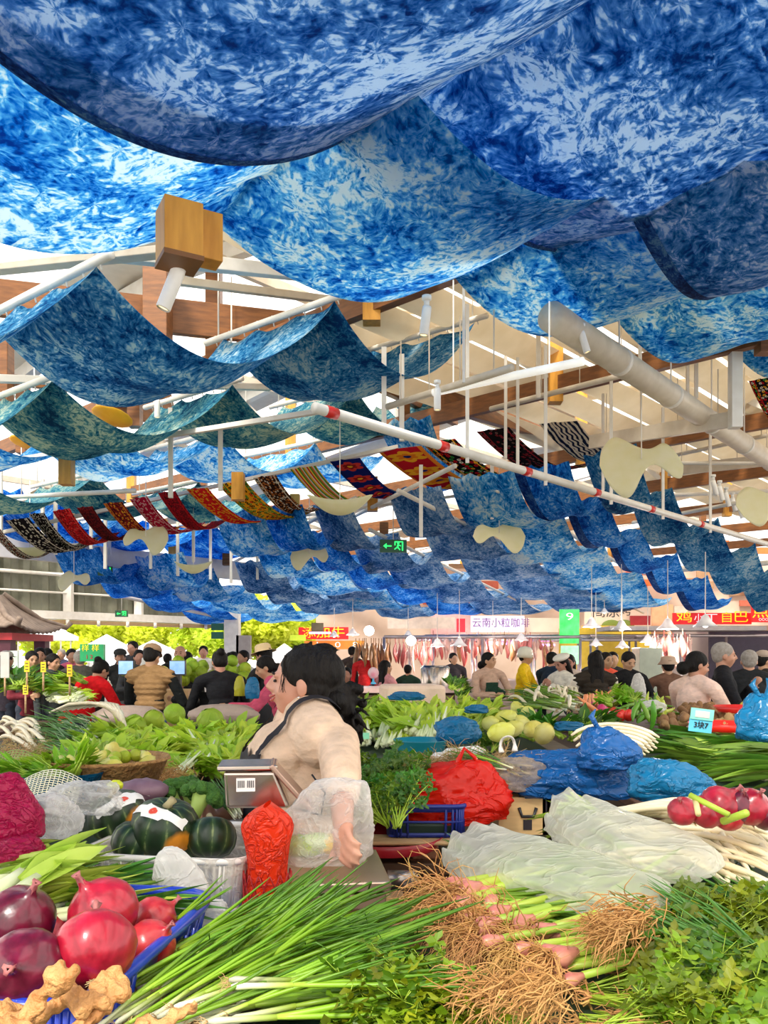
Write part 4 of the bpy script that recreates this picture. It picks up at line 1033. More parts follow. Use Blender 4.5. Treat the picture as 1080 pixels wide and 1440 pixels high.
# neckline rib, necklace, lips, teeth
m = MB(); c0 = vT((0, -.004, .838*1.6)); pts = []
for k in range(25):
    th = k/24*2*math.pi; pts.append(c0+V((math.cos(th)*.078, math.sin(th)*.080-.004, -.012*math.sin(th)*-1-.004)))
m.tube(pts, .010, 8, cap=False); m.build('neckline', fab((.62, .44, .31)), vend)
m = MB(); pts = []
for k in range(25):
    th = k/24*2*math.pi; pts.append(c0+V((math.cos(th)*.064, math.sin(th)*.068-.006, .028+.022*math.sin(th))))
m.tube(pts, .0016, 6, cap=False); m.build('necklace', mat('gold_chain', (.8, .5, .15), metal=1, rough=.3), vend)
q = lambda x, y, z: vC+vRm@V((x*vs_, y*vs_, z*vs_))
m = MB(); m.tube([q(-.026, -.078, -.040), q(-.012, -.092, -.045), q(0, -.095, -.044), q(.012, -.092, -.045), q(.026, -.078, -.040)], [.002, .0045, .005, .0045, .002], 8)
m.tube([q(-.024, -.076, -.046), q(-.010, -.088, -.0565), q(0, -.091, -.058), q(.010, -.088, -.0565), q(.024, -.076, -.046)], [.002, .0045, .0055, .0045, .002], 8); m.build('lips', LIPM, vend)
m = MB(); m.ell(q(0, -.084, -.0505), (.015*vs_, .006*vs_, .0045*vs_), 12, 6, mat=vRm); m.build('teeth', mat('teeth', (.85, .8, .72), rough=.3), vend)
m = MB(); rr = random.Random(4)
for i in range(7):
    x = .062; p0 = q(x, -.050+.01*rr.random(), .085)
    pts = [p0]
    for k in range(5): pts.append(pts[-1]+vRm@V((rr.gauss(.0015, .001), rr.gauss(-.001, .004), -.022)))
    m.tube(pts, [.0016, .0014, .0012, .001, .0008, .0005], 5)
m.build('loose_strand', HAIRB, vend)
m = MB(); m.ell(q(.079, .004, -.040), (.004, .004, .004), 8, 6); m.build('earring', mat('silver', (.8, .75, .7), metal=1, rough=.2), vend)
# =============== background beyond the stalls ===============
# corrugated wall on the left with its beam
CORR = mat('grey_green_corrugated', (.12, .12, .08), (.20, .20, .14), scale=3, rough=.5)
A_, B_ = P(-120, 880, 20), P(310, 880, 27); A_.z = B_.z = 0; dn = (B_-A_).normalized(); nn_ = V((dn.y, -dn.x, 0)); LW = (B_-A_).length
def on(s, z, o=0): q = A_+dn*s+nn_*o; return V((q.x, q.y, z))
m = MB(); N_ = 900
m.grid(lambda a, b: on(a*LW, lerp(2.72, 4.6, b), .05*math.copysign(min(1, abs(math.sin(a*LW*12))*2), math.sin(a*LW*12))), N_, 2)
struct(m.build('wall_left', CORR, smooth=False))
for i, f in enumerate([.18, .42, .66, .88]):
    m = MB(); m.beam(on(f*LW, 2.6, .15), on(f*LW, 5.2, .15), .22, .22)
    tag(m.build('steel_column', WHITE, smooth=False), ['white steel column on the corrugated wall, ' + x for x in ('leftmost', 'second from left', 'third from left', 'rightmost behind the ribbons')][i], 'column')
for i, z in enumerate((3.25, 3.75)):
    m = MB(); m.tube([on(0, z, .2), on(LW, z, .2)], .05 if i else .03, 8)
    tag(m.build('wall_rail', WHITE), ['thin lower rail along the corrugated wall', 'upper white pipe along the corrugated wall'][i], 'rail')
m = MB(); m.beam(on(0, 2.62, .2), on(LW, 2.62, .2), .4, .22); tag(m.build('edge_beam', WHITE, smooth=False), 'white beam under the corrugated wall above the open side', 'beam')
m = MB(); m.beam(on(0, 2.44, .25), on(LW, 2.44, .25), .3, .10); tag(m.build('timber_fascia', mat('tan_fascia', (.35, .22, .10)), smooth=False), 'tan fascia strip beneath the white beam on the left', 'beam')
for i in range(7):
    m = MB(); q = on(LW*(.3+i*.1), 2.5, .45); m.tube([q, q-V((0, 0, .16))], .05, 8)
    tag(m.build('floodlight', WHITE), 'small white floodlight under the beam on the left side', 'lamp', 'floodlights under the left beam')
# white pillar with little green signs
t = empty('pillar', P(327, 920, 24)*1); t.location.z = 0
m = MB(); m.box((0, 0, 1.5), (.42, .4, 3.0)); m.build('shaft', mat('pale_pillar', (.72, .68, .62)), t, smooth=False)
m = MB(); m.box((.35, -.1, 1.75), (.42, .2, .7)); m.build('control_box', mat('grey_box', (.35, .3, .27)), t, smooth=False)
for z in (2.35, 2.1): m = MB(); m.box((-.42, -.1, z), (.36, .05, .2)); m.build('green_plate', mat('dark_green_plate', (.01, .12, .07)), t, smooth=False)
tag(t, 'pale pillar with two small green signs at the open side', 'pillar')
# tiled kiosk roof at far left
t = empty('kiosk', P(-20, 920, 17)); t.location.z = 0
TILE = mat('grey_brown_roof_tile', (.16, .11, .08), (.26, .19, .14), scale=6, rough=.7)
wk = 1.16
m = MB()
for sgn in range(4):
    Mz = Matrix.Rotation(sgn*math.pi/2, 3, 'Z')
    def rf(a, b):
        r_ = lerp(.25, wk, b); z_ = lerp(2.78, 1.98, b**.75)+.05*b**3*abs(2*a-1)**2*3
        return Mz@V(((a-.5)*2*r_, -r_, z_+.028*abs(math.sin(a*math.pi*11))*b))
    m.grid(rf, 66, 8)
m.build('tiled_roof', TILE, t, mods=[SOL(.05)])
for k in range(4):
    Mz = Matrix.Rotation(k*math.pi/2, 3, 'Z'); m = MB(); m.tube([Mz@V((-.25, -.25, 2.82)), Mz@V((-.8, -.8, 2.3)), Mz@V((-wk-.05, -wk-.05, 2.14)), Mz@V((-wk-.12, -wk-.12, 2.25))], .06, 8); m.build('roof_ridge', TILE, t)
    m = MB(); m.box(Mz@V((-.82, -.82, .98)), (.24, .24, 1.96), m=0); m.build('post', mat('dark_red_post', (.07, .008, .02)), t, smooth=False)
m = MB(); m.box((0, 0, 1.9), (2.0, 2.0, .14)); m.build('eave_board', mat('red_eave', (.4, .015, .02)), t, smooth=False)
m = MB(); m.tube([V((.30, -.95, .8)), V((.30, -.95, 1.85))], .05, 10); m.build('neon_tube', mat('blue_neon', (.03, .05, .9), emit=1.5), t)
m = MB(); m.box((.48, -.95, 1.4), (.16, .06, .95)); m.build('light_panel', mat('pink_light_panel', (.9, .6, .55), emit=.5), t, smooth=False)
m = MB(); m.box((1.02, -.95, 1.45), (.16, .04, .34)); m.build('notice', mat('pale_notice', (.5, .62, .5)), t, smooth=False)
tag(t, 'small kiosk with grey tiled roof, dark red posts and blue neon tube', 'kiosk')
# white tents outside
TENT = mat('white_tent', (.9, .9, .9), transl=.3)
for i, (px, py, d, w) in enumerate([(28+10, 866, 40, 1.6), (75, 868, 42, 1.3), (150, 892, 36, 2.6), (215, 900, 38, 3.0), (180, 905, 34, 1.5), (400, 905, 38, 2.0)]):
    q = P(px, py, d); t = empty('tent', (q.x, q.y, 0)); m = MB()
    m.lathe([(w, q.z-1.0-.2), (w, q.z-1.0), (w*.55, q.z-.75), (w*.15, q.z-.2), (.02, q.z)], seg=8); m.build('tent_roof', TENT, t)
    for k in range(4): m = MB(); m.tube([V((w*.7*math.cos(k*1.57+.78), w*.7*math.sin(k*1.57+.78), 0)), V((w*.7*math.cos(k*1.57+.78), w*.7*math.sin(k*1.57+.78), q.z-1.1))], .04, 6); m.build('tent_pole', WHITE, t)
    tag(t, ['tall narrow white tent peak at far left outside', 'white tent peak left of the green sign', 'white tent beyond the vest', 'widest white tent beyond the monitors', 'small white tent between the two wider ones', 'white tent beyond the straw hat'][i], 'tent')
# trees
def leafmass(name, cs, n, size, matl, parent, seed=1):
    rr = random.Random(seed); m = MB()
    for _ in range(n):
        c, r_ = rr.choice(cs); th = rr.uniform(0, 6.28); ph = math.acos(rr.uniform(-1, 1)); k = rr.uniform(.6, 1.0)
        q = V(c)+V((math.sin(ph)*math.cos(th)*r_[0], math.sin(ph)*math.sin(th)*r_[1], math.cos(ph)*r_[2]))*k
        a_ = V((rr.gauss(0, 1), rr.gauss(0, 1), rr.gauss(0, .6))).normalized(); b_ = a_.cross(V((rr.gauss(0, 1), rr.gauss(0, 1), rr.gauss(0, 1)))).normalized(); s_ = size*rr.uniform(.6, 1.3)
        m.add([q-a_*s_, q+b_*s_*.5, q+a_*s_, q-b_*s_*.5], [(0, 1, 2, 3)])
    return m.build(name, matl, parent)
LV = [mat('lime_tree_leaf', (.72, .80, .04), (.90, .93, .16), scale=2, transl=.6, rough=.6), mat('green_tree_leaf', (.55, .70, .04), (.78, .86, .12), scale=2, transl=.6, rough=.6)]
BARK = mat('grey_bark', (.2, .15, .1), rough=.9)
TL = ['leftmost', 'behind the narrow tent', 'behind the green sign', 'above the tan cap', 'above the monitors', 'left of the pale pillar', 'right of the pale pillar', 'above the straw hat', 'left of the red fruit signs', 'low between tents']
for i, (px, py, d, rx, rz_) in enumerate([(20, 880, 46, 2.8, 2.4), (85, 876, 50, 3.0, 2.2), (130, 880, 46, 3.0, 2.3), (190, 876, 48, 3.2, 2.2), (245, 880, 47, 3.0, 2.2), (300, 878, 45, 2.8, 2.2), (365, 886, 46, 2.8, 2.0), (415, 886, 48, 2.6, 2.0), (460, 880, 50, 2.4, 2.2), (160, 893, 55, 4, 1.6)]):
    q = P(px, py, d); t = empty('tree', (q.x, q.y, 0)); rr = random.Random(i); cs = []
    for k in range(9): cs.append(((rr.uniform(-rx, rx)*.75, rr.uniform(-1, 1), q.z+rr.uniform(-1, 1)*rz_*.6), (rx*.42, 1.3, rz_*.42)))
    leafmass('crown', cs, 5200, .20, LV[i % 2], t, i)
    m = MB(); m.tube([V((0, 0, 0)), V((.1, 0, 1.2)), V((0, 0, q.z))], [.22, .17, .1], 8); m.build('trunk', BARK, t)
    tag(t, 'sunlit yellow green tree outside, ' + TL[i], 'tree')

# ---- right hand market hall: back wall and shop fronts ----
WP = mat('peach_wall', (.62, .44, .32), (.72, .54, .42), scale=1.5, rough=.8)
m = MB(); m.box((9.5, 30.2, 2.4), (24, .3, 4.8)); struct(m.build('wall_back', WP, smooth=False))
def sgn(name, px0, py0, px1, py1, d, matl, lab, cat='sign', dep=.08, glyph=None):
    a_, b_ = P(px0, py0, d), P(px1, py1, d); c = (a_+b_)/2; t = empty(name, c)
    W_, H_ = abs(b_.x-a_.x), abs(a_.z-b_.z)
    m = MB(); m.box((0, 0, 0), (W_, dep, H_)); m.build('panel', matl, t, smooth=False)
    for (s_, fx, fz, sz, gm, sx_) in (glyph or []):
        text(s_, H_*sz, gm, (fx*W_, -dep/2-.006, fz*H_), t, sx=sx_)
    return tag(t, lab, cat)
INK = mat('black_ink', (.02, .015, .02)); YIN = mat('yellow_ink', (1, .72, .02), emit=.25); WIN = mat('white_ink', (.95, .9, .9), emit=.25); RIN = mat('red_ink', (.6, .02, .06))
RSG = mat('red_sign', (.85, .015, .02), emit=.15)
sgn('shop_sign', 420, 882, 490, 899, 27, RSG, 'red sign with yellow characters above the orange panels', glyph=[('添加牛', 0, 0, 1.0, YIN, 1.2)])
sgn('shop_sign', 428, 901, 512, 913, 26.8, mat('orange_sign', (.95, .22, .03), (.95, .35, .05), scale=2, emit=.15), 'orange sign with white digits below the red sign', glyph=[('1', -.28, 0, .9, WIN, 1.6), ('0', .06, 0, .9, WIN, 1.6), ('8', .35, 0, .9, WIN, 1.4)])
sgn('shop_sign', 408, 893, 430, 901, 25, mat('lime_sign', (.75, .9, .05), emit=.2), 'small lime green board left of the red sign')
sgn('shop_sign', 438, 876, 455, 890, 26, mat('brown_frame', (.25, .18, .1)), 'small brown framed panel hanging over the red sign')
sgn('shop_sign', 662, 866, 737, 889, 25, mat('lavender_sign', (.72, .62, .92), (.85, .76, .95), scale=1, emit=.25), 'lavender white shop sign with purple black characters',
    glyph=[('云南小粒咖啡', .06, .04, .62, mat('violet_ink', (.15, .02, .20)), .95)])
sgn('shop_sign', 737, 869, 788, 889, 25.2, mat('beige_poster', (.8, .62, .5), (.9, .75, .6), scale=2), 'plain beige poster panel beside the lavender sign')
sgn('led_sign', 787, 857, 814, 905, 18, mat('green_led', (.02, .7, .08), (.10, .9, .2), scale=6, emit=.35), 'bright green upright light box sign', glyph=[('9', 0, .28, .3, WIN, 1.6)])
sgn('led_sign', 789, 908, 813, 934, 18.4, mat('green_led_low', (.2, .8, .3), (.5, .9, .6), scale=5, emit=.4), 'lower paler green light box under the bright green one')
sgn('shop_sign', 822, 851, 914, 879, 24, mat('cream_sign', (.85, .66, .50), (.92, .76, .62), scale=1), 'cream shop sign with black characters and hill drawings', glyph=[('高原', -.18, .16, .72, INK, 1), ('烤', .12, .2, .6, INK, 1)])
m = MB()
for k in range(2): m.ell(P(860+k*18, 881, 23.9), (.30, .03, .20))
tag(m.build('hill_drawing', mat('green_hill', (.16, .22, .03))), 'green hill shapes on the cream shop sign', 'sign')
sgn('sign_strip', 818, 880, 916, 885, 23.8, mat('amber_strip', (.9, .45, .03), emit=.1), 'amber strip below the cream shop sign')
sgn('shop_sign', 886, 866, 914, 879, 23.9, mat('dark_red_label', (.35, .02, .03)), 'dark red patch on the cream sign')
sgn('shop_sign', 946, 862, 1056, 878, 20, RSG, 'wide red shop sign with big yellow and white characters', glyph=[('鸡', -.36, .05, 1.0, YIN, 1.5), ('丁', -.02, 0, .9, WIN, 1.4), ('自', .18, .05, 1.0, YIN, 1.2), ('巴', .36, .1, 1.1, YIN, 1.3), ('小', -.18, 0, .8, WIN, 1)])
sgn('shop_sign', 1057, 850, 1120, 875, 19.5, RSG, 'second red shop sign at the right edge with yellow character', glyph=[('点', -.32, .05, .8, YIN, 1.3), ('○○○○', -.22, -.36, .2, WIN, 1)])
sgn('shop_fascia', 997, 880, 1120, 887, 20.1, mat('tan_roller', (.55, .38, .22)), 'tan roller shutter box under the red signs', 'shutter', dep=.4)
sgn('unlit_opening_panel', 997, 887, 1120, 990, 20.8, mat('unlit_interior_dark', (.035, .02, .045)), 'dark panel standing for the unlit shop opening below the tan roller box', 'shop')  # solid panel, the shade of the unlit interior is put into its colour
sgn('wall_panel', 916, 850, 946, 940, 22, mat('orange_peach', (.85, .42, .22)), 'peach coloured wall strip left of the red sign', 'wall')
sgn('wall_panel', 946, 878, 997, 975, 21.5, mat('stone_tiles', (.5, .38, .32), (.6, .48, .42), scale=1), 'beige stone wall beside the dark shop opening', 'wall')
sgn('wall_panel', 786, 884, 918, 980, 23.5, mat('mustard_wall', (.62, .42, .03), (.72, .50, .05)), 'mustard yellow back of the noodle stall', 'wall')
sgn('wall_panel', 606, 850, 664, 905, 27, mat('pink_wall', (.75, .42, .40)), 'pink wall panel left of the lavender sign', 'wall')
sgn('wall_panel', 545, 868, 640, 884, 26.5, mat('pale_board', (.62, .50, .42)), 'pale fascia board over the meat stalls', 'wall')
sgn('banner_board', 642, 870, 654, 889, 24.6, mat('deep_red_board', (.7, .01, .03)), 'small deep red hanging board left of the lavender sign', 'sign')
# upper gallery clutter
rr = random.Random(11)
GC = [(.85, .25, .05), (.7, .05, .04), (.8, .6, .45), (.5, .1, .05), (.85, .75, .6), (.35, .2, .1)]
for i in range(34):
    px = rr.uniform(545, 1090); py = rr.uniform(792, 856); w_ = rr.uniform(12, 46); h_ = rr.uniform(6, 16)
    sgn('gallery_board', px, py, px+w_, py+h_, 29.4+i*.018, mat('gallery_%d' % i, GC[i % 6]), 'coloured shop board high on the back wall behind the ribbons', 'sign')['group'] = 'boards high on the back wall'
for (px, py) in [(965, 760), (1000, 785), (1040, 770), (905, 815), (880, 800), (850, 822)]:
    sgn('gallery_board', px, py, px+60, py+9, 29.3, mat('orange_board_%d' % px, (.9, .16, .03)), 'orange red beam board behind the ribbons at right', 'sign')['group'] = 'orange red boards at right'
# stall frames, lamps, meat
CHR = mat('chrome_rail', (.5, .42, .42), metal=.8, rough=.3)
for i, (x0, x1, y, z) in enumerate([(1.0, 6.0, 20, 2.0), (.6, 6.4, 19, 1.88), (4.8, 9.0, 19, 1.98), (0, 4.2, 17.5, 1.92)]):
    m = MB(); m.tube([V((x0, y, z)), V((x1, y, z))], .035, 8)
    for k in range(5): x = lerp(x0, x1, k/4); m.tube([V((x, y, 0)), V((x, y, z))], .03, 8)
    tag(m.build('steel_stall_rack', CHR), 'metal stall frame carrying hooks and lamps, number'.replace(', number', ['', ' beside the meat', ' by the mustard wall', ' near the seated people'][i] or ' far left'), 'frame')
m = MB(); m.box((3.4, 19.6, 1.97), (6.2, .9, .04)); m.box((3.4, 19.15, 1.95), (6.2, .04, .08)); tag(m.build('stall_canopy', mat('grey_awning', (.42, .36, .34)), smooth=False), 'grey awning slab over the meat stalls', 'canopy')
m = MB(); m.box((7.0, 19.4, 2.15), (3.6, 1.2, .10)); tag(m.build('stall_shelf', mat('grey_shelf', (.45, .40, .38)), smooth=False), 'grey shelf slab loaded with trays before the mustard wall', 'shelf')
def cone_lamp(px, py, d, s_, lab, glow=0, group=None):
    t = empty('pendant_lamp', P(px, py, d)); m = MB()
    m.lathe([(.02, .14), (.05, .12), (.10, .03), (.20, -.06), (.195, -.06), (.09, .03), (.02, .10)], seg=18); m.v = [v*s_ for v in m.v]; m.build('shade', mat('white_shade', (.85, .8, .78), rough=.4) if 'LSH' not in globals() else LSH, t)
    m = MB(); m.ell((0, 0, -.03*s_), .05*s_, 10, 8); m.build('bulb', BULB, t)
    m = MB(); m.tube([V((0, 0, .13*s_)), V((0, 0, 1.0))], .008, 5); m.build('cord', WHITE, t)
    if glow:
        l = bpy.data.lights.new('stall_lamp_light', 'POINT'); l.energy = glow; l.color = (1, .86, .78); l.shadow_soft_size = .1; lo = bpy.data.objects.new('stall_lamp_light', l); COL.objects.link(lo); lo.parent = t; lo.location = (0, 0, -.12)
    return tag(t, lab, 'lamp', group)
LSH = mat('white_enamel_shade', (.88, .82, .80), rough=.4, transl=.2); BULB = mat('warm_bulb', (1, .9, .8), emit=6)
for i, (px, py, d, s_) in enumerate([(615, 906, 16, 1), (646, 905, 15.5, 1), (574, 893, 20, 1), (693, 900, 18, .9), (733, 898, 17, 1), (832, 878, 14, 1), (874, 882, 13, 1), (939, 880, 12.5, 1.05), (992, 876, 11.5, 1.05), (911, 900, 16, 1), (875, 908, 16, .9), (838, 905, 16, .9), (672, 895, 22, .9), (470, 893, 20, .9), (496, 890, 18, .9), (850, 860, 18, .7)]):
    cone_lamp(px, py, d, s_*.8, glow=45 if i in (0, 2, 3, 5, 7, 9, 12, 14) else 0, lab='white cone shaded pendant lamp over the far stalls', group='cone lamps over the far stalls')
for i, (px, py) in enumerate([(519, 887), (578, 901)]):
    m = MB(); m.ell((0, 0, 0), .09, 12, 8); tag(m.build('globe_bulb', mat('bright_bulb_%d' % i, (1, .96, .95), emit=12), loc=P(px, py, 15)), ['glaring round bulb over the seated woman', 'glaring round bulb right of the first one'][i].replace('woman', 'person'), 'lamp')
MEAT = [mat('red_meat', (.45, .03, .03), (.75, .28, .24), scale=6, rough=.35, stretch=(1, 1, .4)), mat('pale_fat', (.75, .42, .34), (.85, .60, .50), scale=8, rough=.4), mat('brown_roast', (.30, .12, .04), (.5, .25, .1), scale=8, rough=.4)]
def meat(x, y, z, h_, w_, k, group):
    m = MB(); rr = random.Random(int(x*977+y*31)); ph = rr.uniform(0, 6)
    pts = [V((math.sin(t_*.9+ph)*.02, 0, -h_*t_/6)) for t_ in range(7)]
    m.tube(pts, [w_*.25, w_*.6, w_*.85, w_, w_*.95, w_*.7, w_*.2], 8, flat=.6)
    m.tube([V((0, 0, .1)), V((0, 0, 0))], .008, 5)
    return tag(m.build('hanging_meat', MEAT[k], loc=(x, y, z)), ['cut of red meat hanging from the stall rail', 'pale fatty cut hanging from the stall rail', 'brown roasted cut hanging from the stall rail'][k], 'meat', ['red cuts', 'pale cuts', 'brown cuts'][k]+' hung on the stall rails')
rr = random.Random(5)
for i in range(26): q = P(500+i*4.2+rr.uniform(-2, 2), 905, 16.5+rr.uniform(0, .6)); meat(q.x, q.y, 1.78, rr.uniform(.3, .65), rr.uniform(.04, .09), 2 if i < 13 else rr.choice((0, 1)), '')
for i in range(44): q = P(606+i*3.9+rr.uniform(-2, 2), 905, 17.5+rr.uniform(0, .9)); meat(q.x, q.y, 1.85+rr.uniform(-.1, .12), rr.uniform(.25, .6), rr.uniform(.05, .11), rr.choice((0, 1, 1, 0, 2)), '')
for i in range(22): q = P(918+i*2.6+rr.uniform(-1, 1), 905, 13+rr.uniform(0, .7)); meat(q.x, q.y, 1.78+rr.uniform(-.1, .1), rr.uniform(.25, .55), rr.uniform(.04, .09), rr.choice((0, 1, 1)), '')
# pink and violet stall lights (their own glow)
for i, (px, py, d, w_, c) in enumerate([(705, 905, 19, 44, (.75, .15, .9)), (760, 907, 19, 40, (.85, .2, .85)), (450, 890, 23, 30, (.8, .5, .9)), (930, 906, 14, 44, (.95, .45, .6))]):
    m = MB(); s_ = d/F; m.box((0, 0, 0), (w_*s_, .08, .04)); tag(m.build('stall_light', mat('stall_glow_%d' % i, c, emit=3), smooth=False, loc=P(px, py, d)), ['violet light tube over the middle stalls', 'magenta light tube right of the violet one', 'lilac light tube beside the red sign', 'pink light tube over the right meat stall'][i], 'lamp')
# counters and cabinets
def slab(name, c, size, matl, lab, cat, rz=0, b=.008): m = MB(); m.box((0, 0, 0), size); o = m.build(name, matl, smooth=False, loc=c, mods=[BEV(b)]); o.rotation_euler.z = rz; return tag(o, lab, cat)
t = empty('counter', (.20, 11.2, 0)); m = MB(); m.box((0, 0, 1.07), (1.6, .8, .06)); m.build('worktop', mat('pink_worktop', (.78, .52, .46)), t, smooth=False)
m = MB(); m.box((0, .05, .52), (1.5, .6, 1.02)); m.build('base', DARKW, t, smooth=False)
for k in range(6): m = MB(); m.box((-.62+k*.25, -.27, .85), (.19, .05, .3)); m.build('shelf_opening', mat('tan_shelf', (.35, .22, .12)), t, smooth=False)
tag(t, 'wooden counter with pink worktop before the meat stalls', 'counter')
slab('counter', (3.3, 14.5, .55), (5.6, .9, 1.1), mat('beige_counter', (.55, .40, .34)), 'long beige meat counter at the back', 'counter')
slab('counter', (5.4, 12.2, .55), (1.6, .7, 1.1), mat('blue_counter', (.05, .22, .5)), 'blue fronted counter of the right meat stall', 'counter')
slab('display_fridge', (4.05, 12.6, 1.0), (.35, .4, 1.3), mat('fridge_glass', (.45, .48, .36), rough=.2), 'narrow display fridge beside the right meat stall', 'fridge')
m = MB(); m.lathe([(.22, 0), (.23, .3), (.2, .33), (.21, .0)], seg=20); tag(m.build('metal_pot', STEEL, loc=P(612, 952, 13)-V((0, 0, .15))), 'round metal steamer on the counter near the child', 'pot')
t = empty('electric_fan', P(525, 962, 11.8)); m = MB(); m.lathe([(.09, 0), (.07, .04), (.03, .08), (.03, .2)], seg=16); m.build('base', mat('sky_blue_plastic', (.1, .5, .8)), t)
m = MB(); m.ell((0, 0, .32), (.16, .07, .17)); m.build('fan_cage', mat('pink_white_plastic', (.85, .3, .4), (.9, .75, .75), scale=5), t); t.scale = (.5, .5, .5); tag(t, 'pink and blue table fan on the pink worktop', 'fan')
slab('cloth_covered_box', (.22, 6.5, 1.06), (.46, .4, .5), mat('peach_cloth', (.82, .58, .42), bump=.3), 'box draped in peach cloth behind the leafy greens', 'box', .2, .03)
for i, q in enumerate([(487, 12), (543, 12.2), (574, 12.6)]):
    c = P(q[0], 960, q[1]); m = MB(); m.lathe([(.17, .70), (.18, .74), (0, .75)], seg=16); 
    for k in range(4): m.tube([V((.13*math.cos(k*1.57+.8), .13*math.sin(k*1.57+.8), .7)), V((.18*math.cos(k*1.57+.8), .18*math.sin(k*1.57+.8), 0))], .018, 6)
    tag(m.build('stool', WOOD, loc=(c.x, c.y+.12, -.05)), ['stool under the person in black jacket', 'stool under the person in pink blouse', 'stool under the small child'][i], 'stool')
# green sign on the left, placards, monitors
t = sgn('price_sign', 114, 906, 147, 930, 10.5, mat('green_sign', (.01, .45, .14), (.03, .52, .18)), 'green sign board with two yellow characters', glyph=[('样 样', -.05, .25, .42, YIN, 1.1), ('1 2', -.1, -.25, .34, RIN, 1)])
m = MB(); m.tube([V((0, .06, 0)), V((0, .06, -1.3))], .015, 6); m.build('pole', STEEL, t)
for i, (px, py, h_, lab, c) in enumerate([(38, 937, 12, 'tall yellow price placard, left one of three', (.95, .62, .01)), (61, 938, 11, 'yellow price placard, middle one of three', (.95, .62, .01)), (98, 943, 13, 'tilted yellow price placard beside red hooded top', (.95, .55, .01)), (36, 970, 10, 'yellow price tag on the front of the dark crate', (.95, .7, .03)), (7, 935, 28, 'tall pale board at the far left edge', (.6, .56, .5))]):
    d = 6.8; s_ = d/F; t = empty('price_placard', P(px, py, d)); m = MB(); m.box((0, 0, 0), (s_*(7 if i < 4 else 12), .012, s_*h_*1.3)); m.build('card', mat('placard_%d' % i, c), t, smooth=False)
    m = MB(); m.tube([V((0, 0, -h_*s_*.6)), V((0, 0, -h_*s_*.6-.16))], .008, 6); m.build('stick', WOOD, t)
    for k in (-1, 0, 1): 
        if i < 4: m = MB(); m.box((0, -.008, k*h_*s_*.35), (s_*4, .003, .006)); m.build('scribble', INK, t, smooth=False)
    tag(t, lab, 'price tag')
for i, (px, py) in enumerate([(178, 939), (250, 939)]):
    d = 9.5; t = empty('monitor', P(px, py+10, d)); t.rotation_euler = (0, 0, -.25 if i == 0 else -.2)
    m = MB(); m.box((0, 0, .08), (.20, .03, .17)); m.build('casing', BLACKP, t, smooth=False)
    m = MB(); m.box((0, -.018, .085), (.185, .004, .15)); m.build('screen', mat('blue_screen_%d' % i, (.05, .22, .6), (.45, .62, .85), scale=3, rough=.15, emit=.5), t, smooth=False)
    m = MB(); m.box((0, .02, -.15), (.06, .05, .46)); m.build('stand', BLACKP, t, smooth=False)
    tag(t, ['blue lit monitor beside the red hooded top', 'blue lit monitor right of the tan cap'][i], 'monitor')
# =============== tables ===============
def table(name, x0, x1, y0, y1, z, matl, lab, cat='table', legm=None):
    t = empty(name, ((x0+x1)/2, (y0+y1)/2, 0)); W_, D_ = x1-x0, y1-y0
    m = MB(); m.box((0, 0, z-.02), (W_, D_, .04)); m.build('tabletop', matl, t, smooth=False, mods=[BEV(.005)])
    m = MB(); m.box((0, -D_/2+.02, z-.12), (W_-.04, .02, .16)); m.build('apron_board', matl, t, smooth=False)
    for sx in (-1, 1):
        for sy in (-1, 1):
            m = MB(); m.box((sx*(W_/2-.05), sy*(D_/2-.05), (z-.04)/2), (.06, .06, z-.04)); m.build('leg', legm or DARKW, t, smooth=False)
    return tag(t, lab, cat)
table('stall_table', -1.25, -.18, 1.42, 2.30, .93, DARKW, 'dark stall table under the pumpkin basket on the left')
table('stall_table', -1.0, 1.9, .62, 1.40, .93, DARKW, 'front stall table under the spring onions and red onions')
table('stall_table', .22, 1.9, 1.42, 2.5, .93, DARKW, 'dark stall table under the clear plastic bags on the right')
table('stall_table', -2.9, -.72, 2.75, 5.8, .95, DARKW, 'wide stall table piled with lettuce left of the vendor')
table('stall_table', -.35, 1.15, 3.75, 6.1, .97, mat('weathered_planks', (.16, .11, .07), (.28, .20, .13), scale=5, stretch=(1, 12, 1)), 'weathered plank table under the leafy greens behind the vendor')
table('stall_table', -.1, 1.0, 2.62, 3.35, .88, DARKW, 'low stall board holding the blue crate and red bag')
table('stall_table', 1.02, 3.6, 2.75, 6.2, .95, DARKW, 'wide stall table under blue bags and leeks on the right')
table('stall_table', -5.6, -2.95, 4.8, 7.4, .95, DARKW, 'far left stall table with dark crates of green stalks')
table('stall_table', -3.2, -.4, 9.6, 11.2, .98, DARKW, 'stall table beyond the vest with pale cabbages')
table('stall_table', .9, 3.2, 6.4, 8.0, .95, DARKW, 'far table with long white scallions and radishes')
slab('cardboard_box', (-2.45, 9.35, .9), (.5, .35, .5), mat('tan_cardboard', (.55, .33, .14)), 'tan cardboard box between red top and vest', 'box')
slab('yellow_crate', (-1.75, 9.3, .9), (.22, .3, .4), mat('yellow_crate', (.8, .5, .03)), 'yellow crate right of the quilted vest', 'crate')
for i, (x, y, w_) in enumerate([(-2.25, 7.2, .6), (-1.45, 7.4, .6)]):
    m = MB(); m.ell((0, 0, 0), (w_*.55, .2, .10), 20, 10, fn=lambda q: 1+.12*fbm(q*3)); tag(m.build('cloth_bundle', mat('grey_pink_cloth_%d' % i, (.45, .33, .26), bump=.5), loc=(x, y, 1.0)), ['greyish cloth bundle below the quilted vest', 'pinkish grey cloth roll right of the quilted vest'][i], 'cloth')
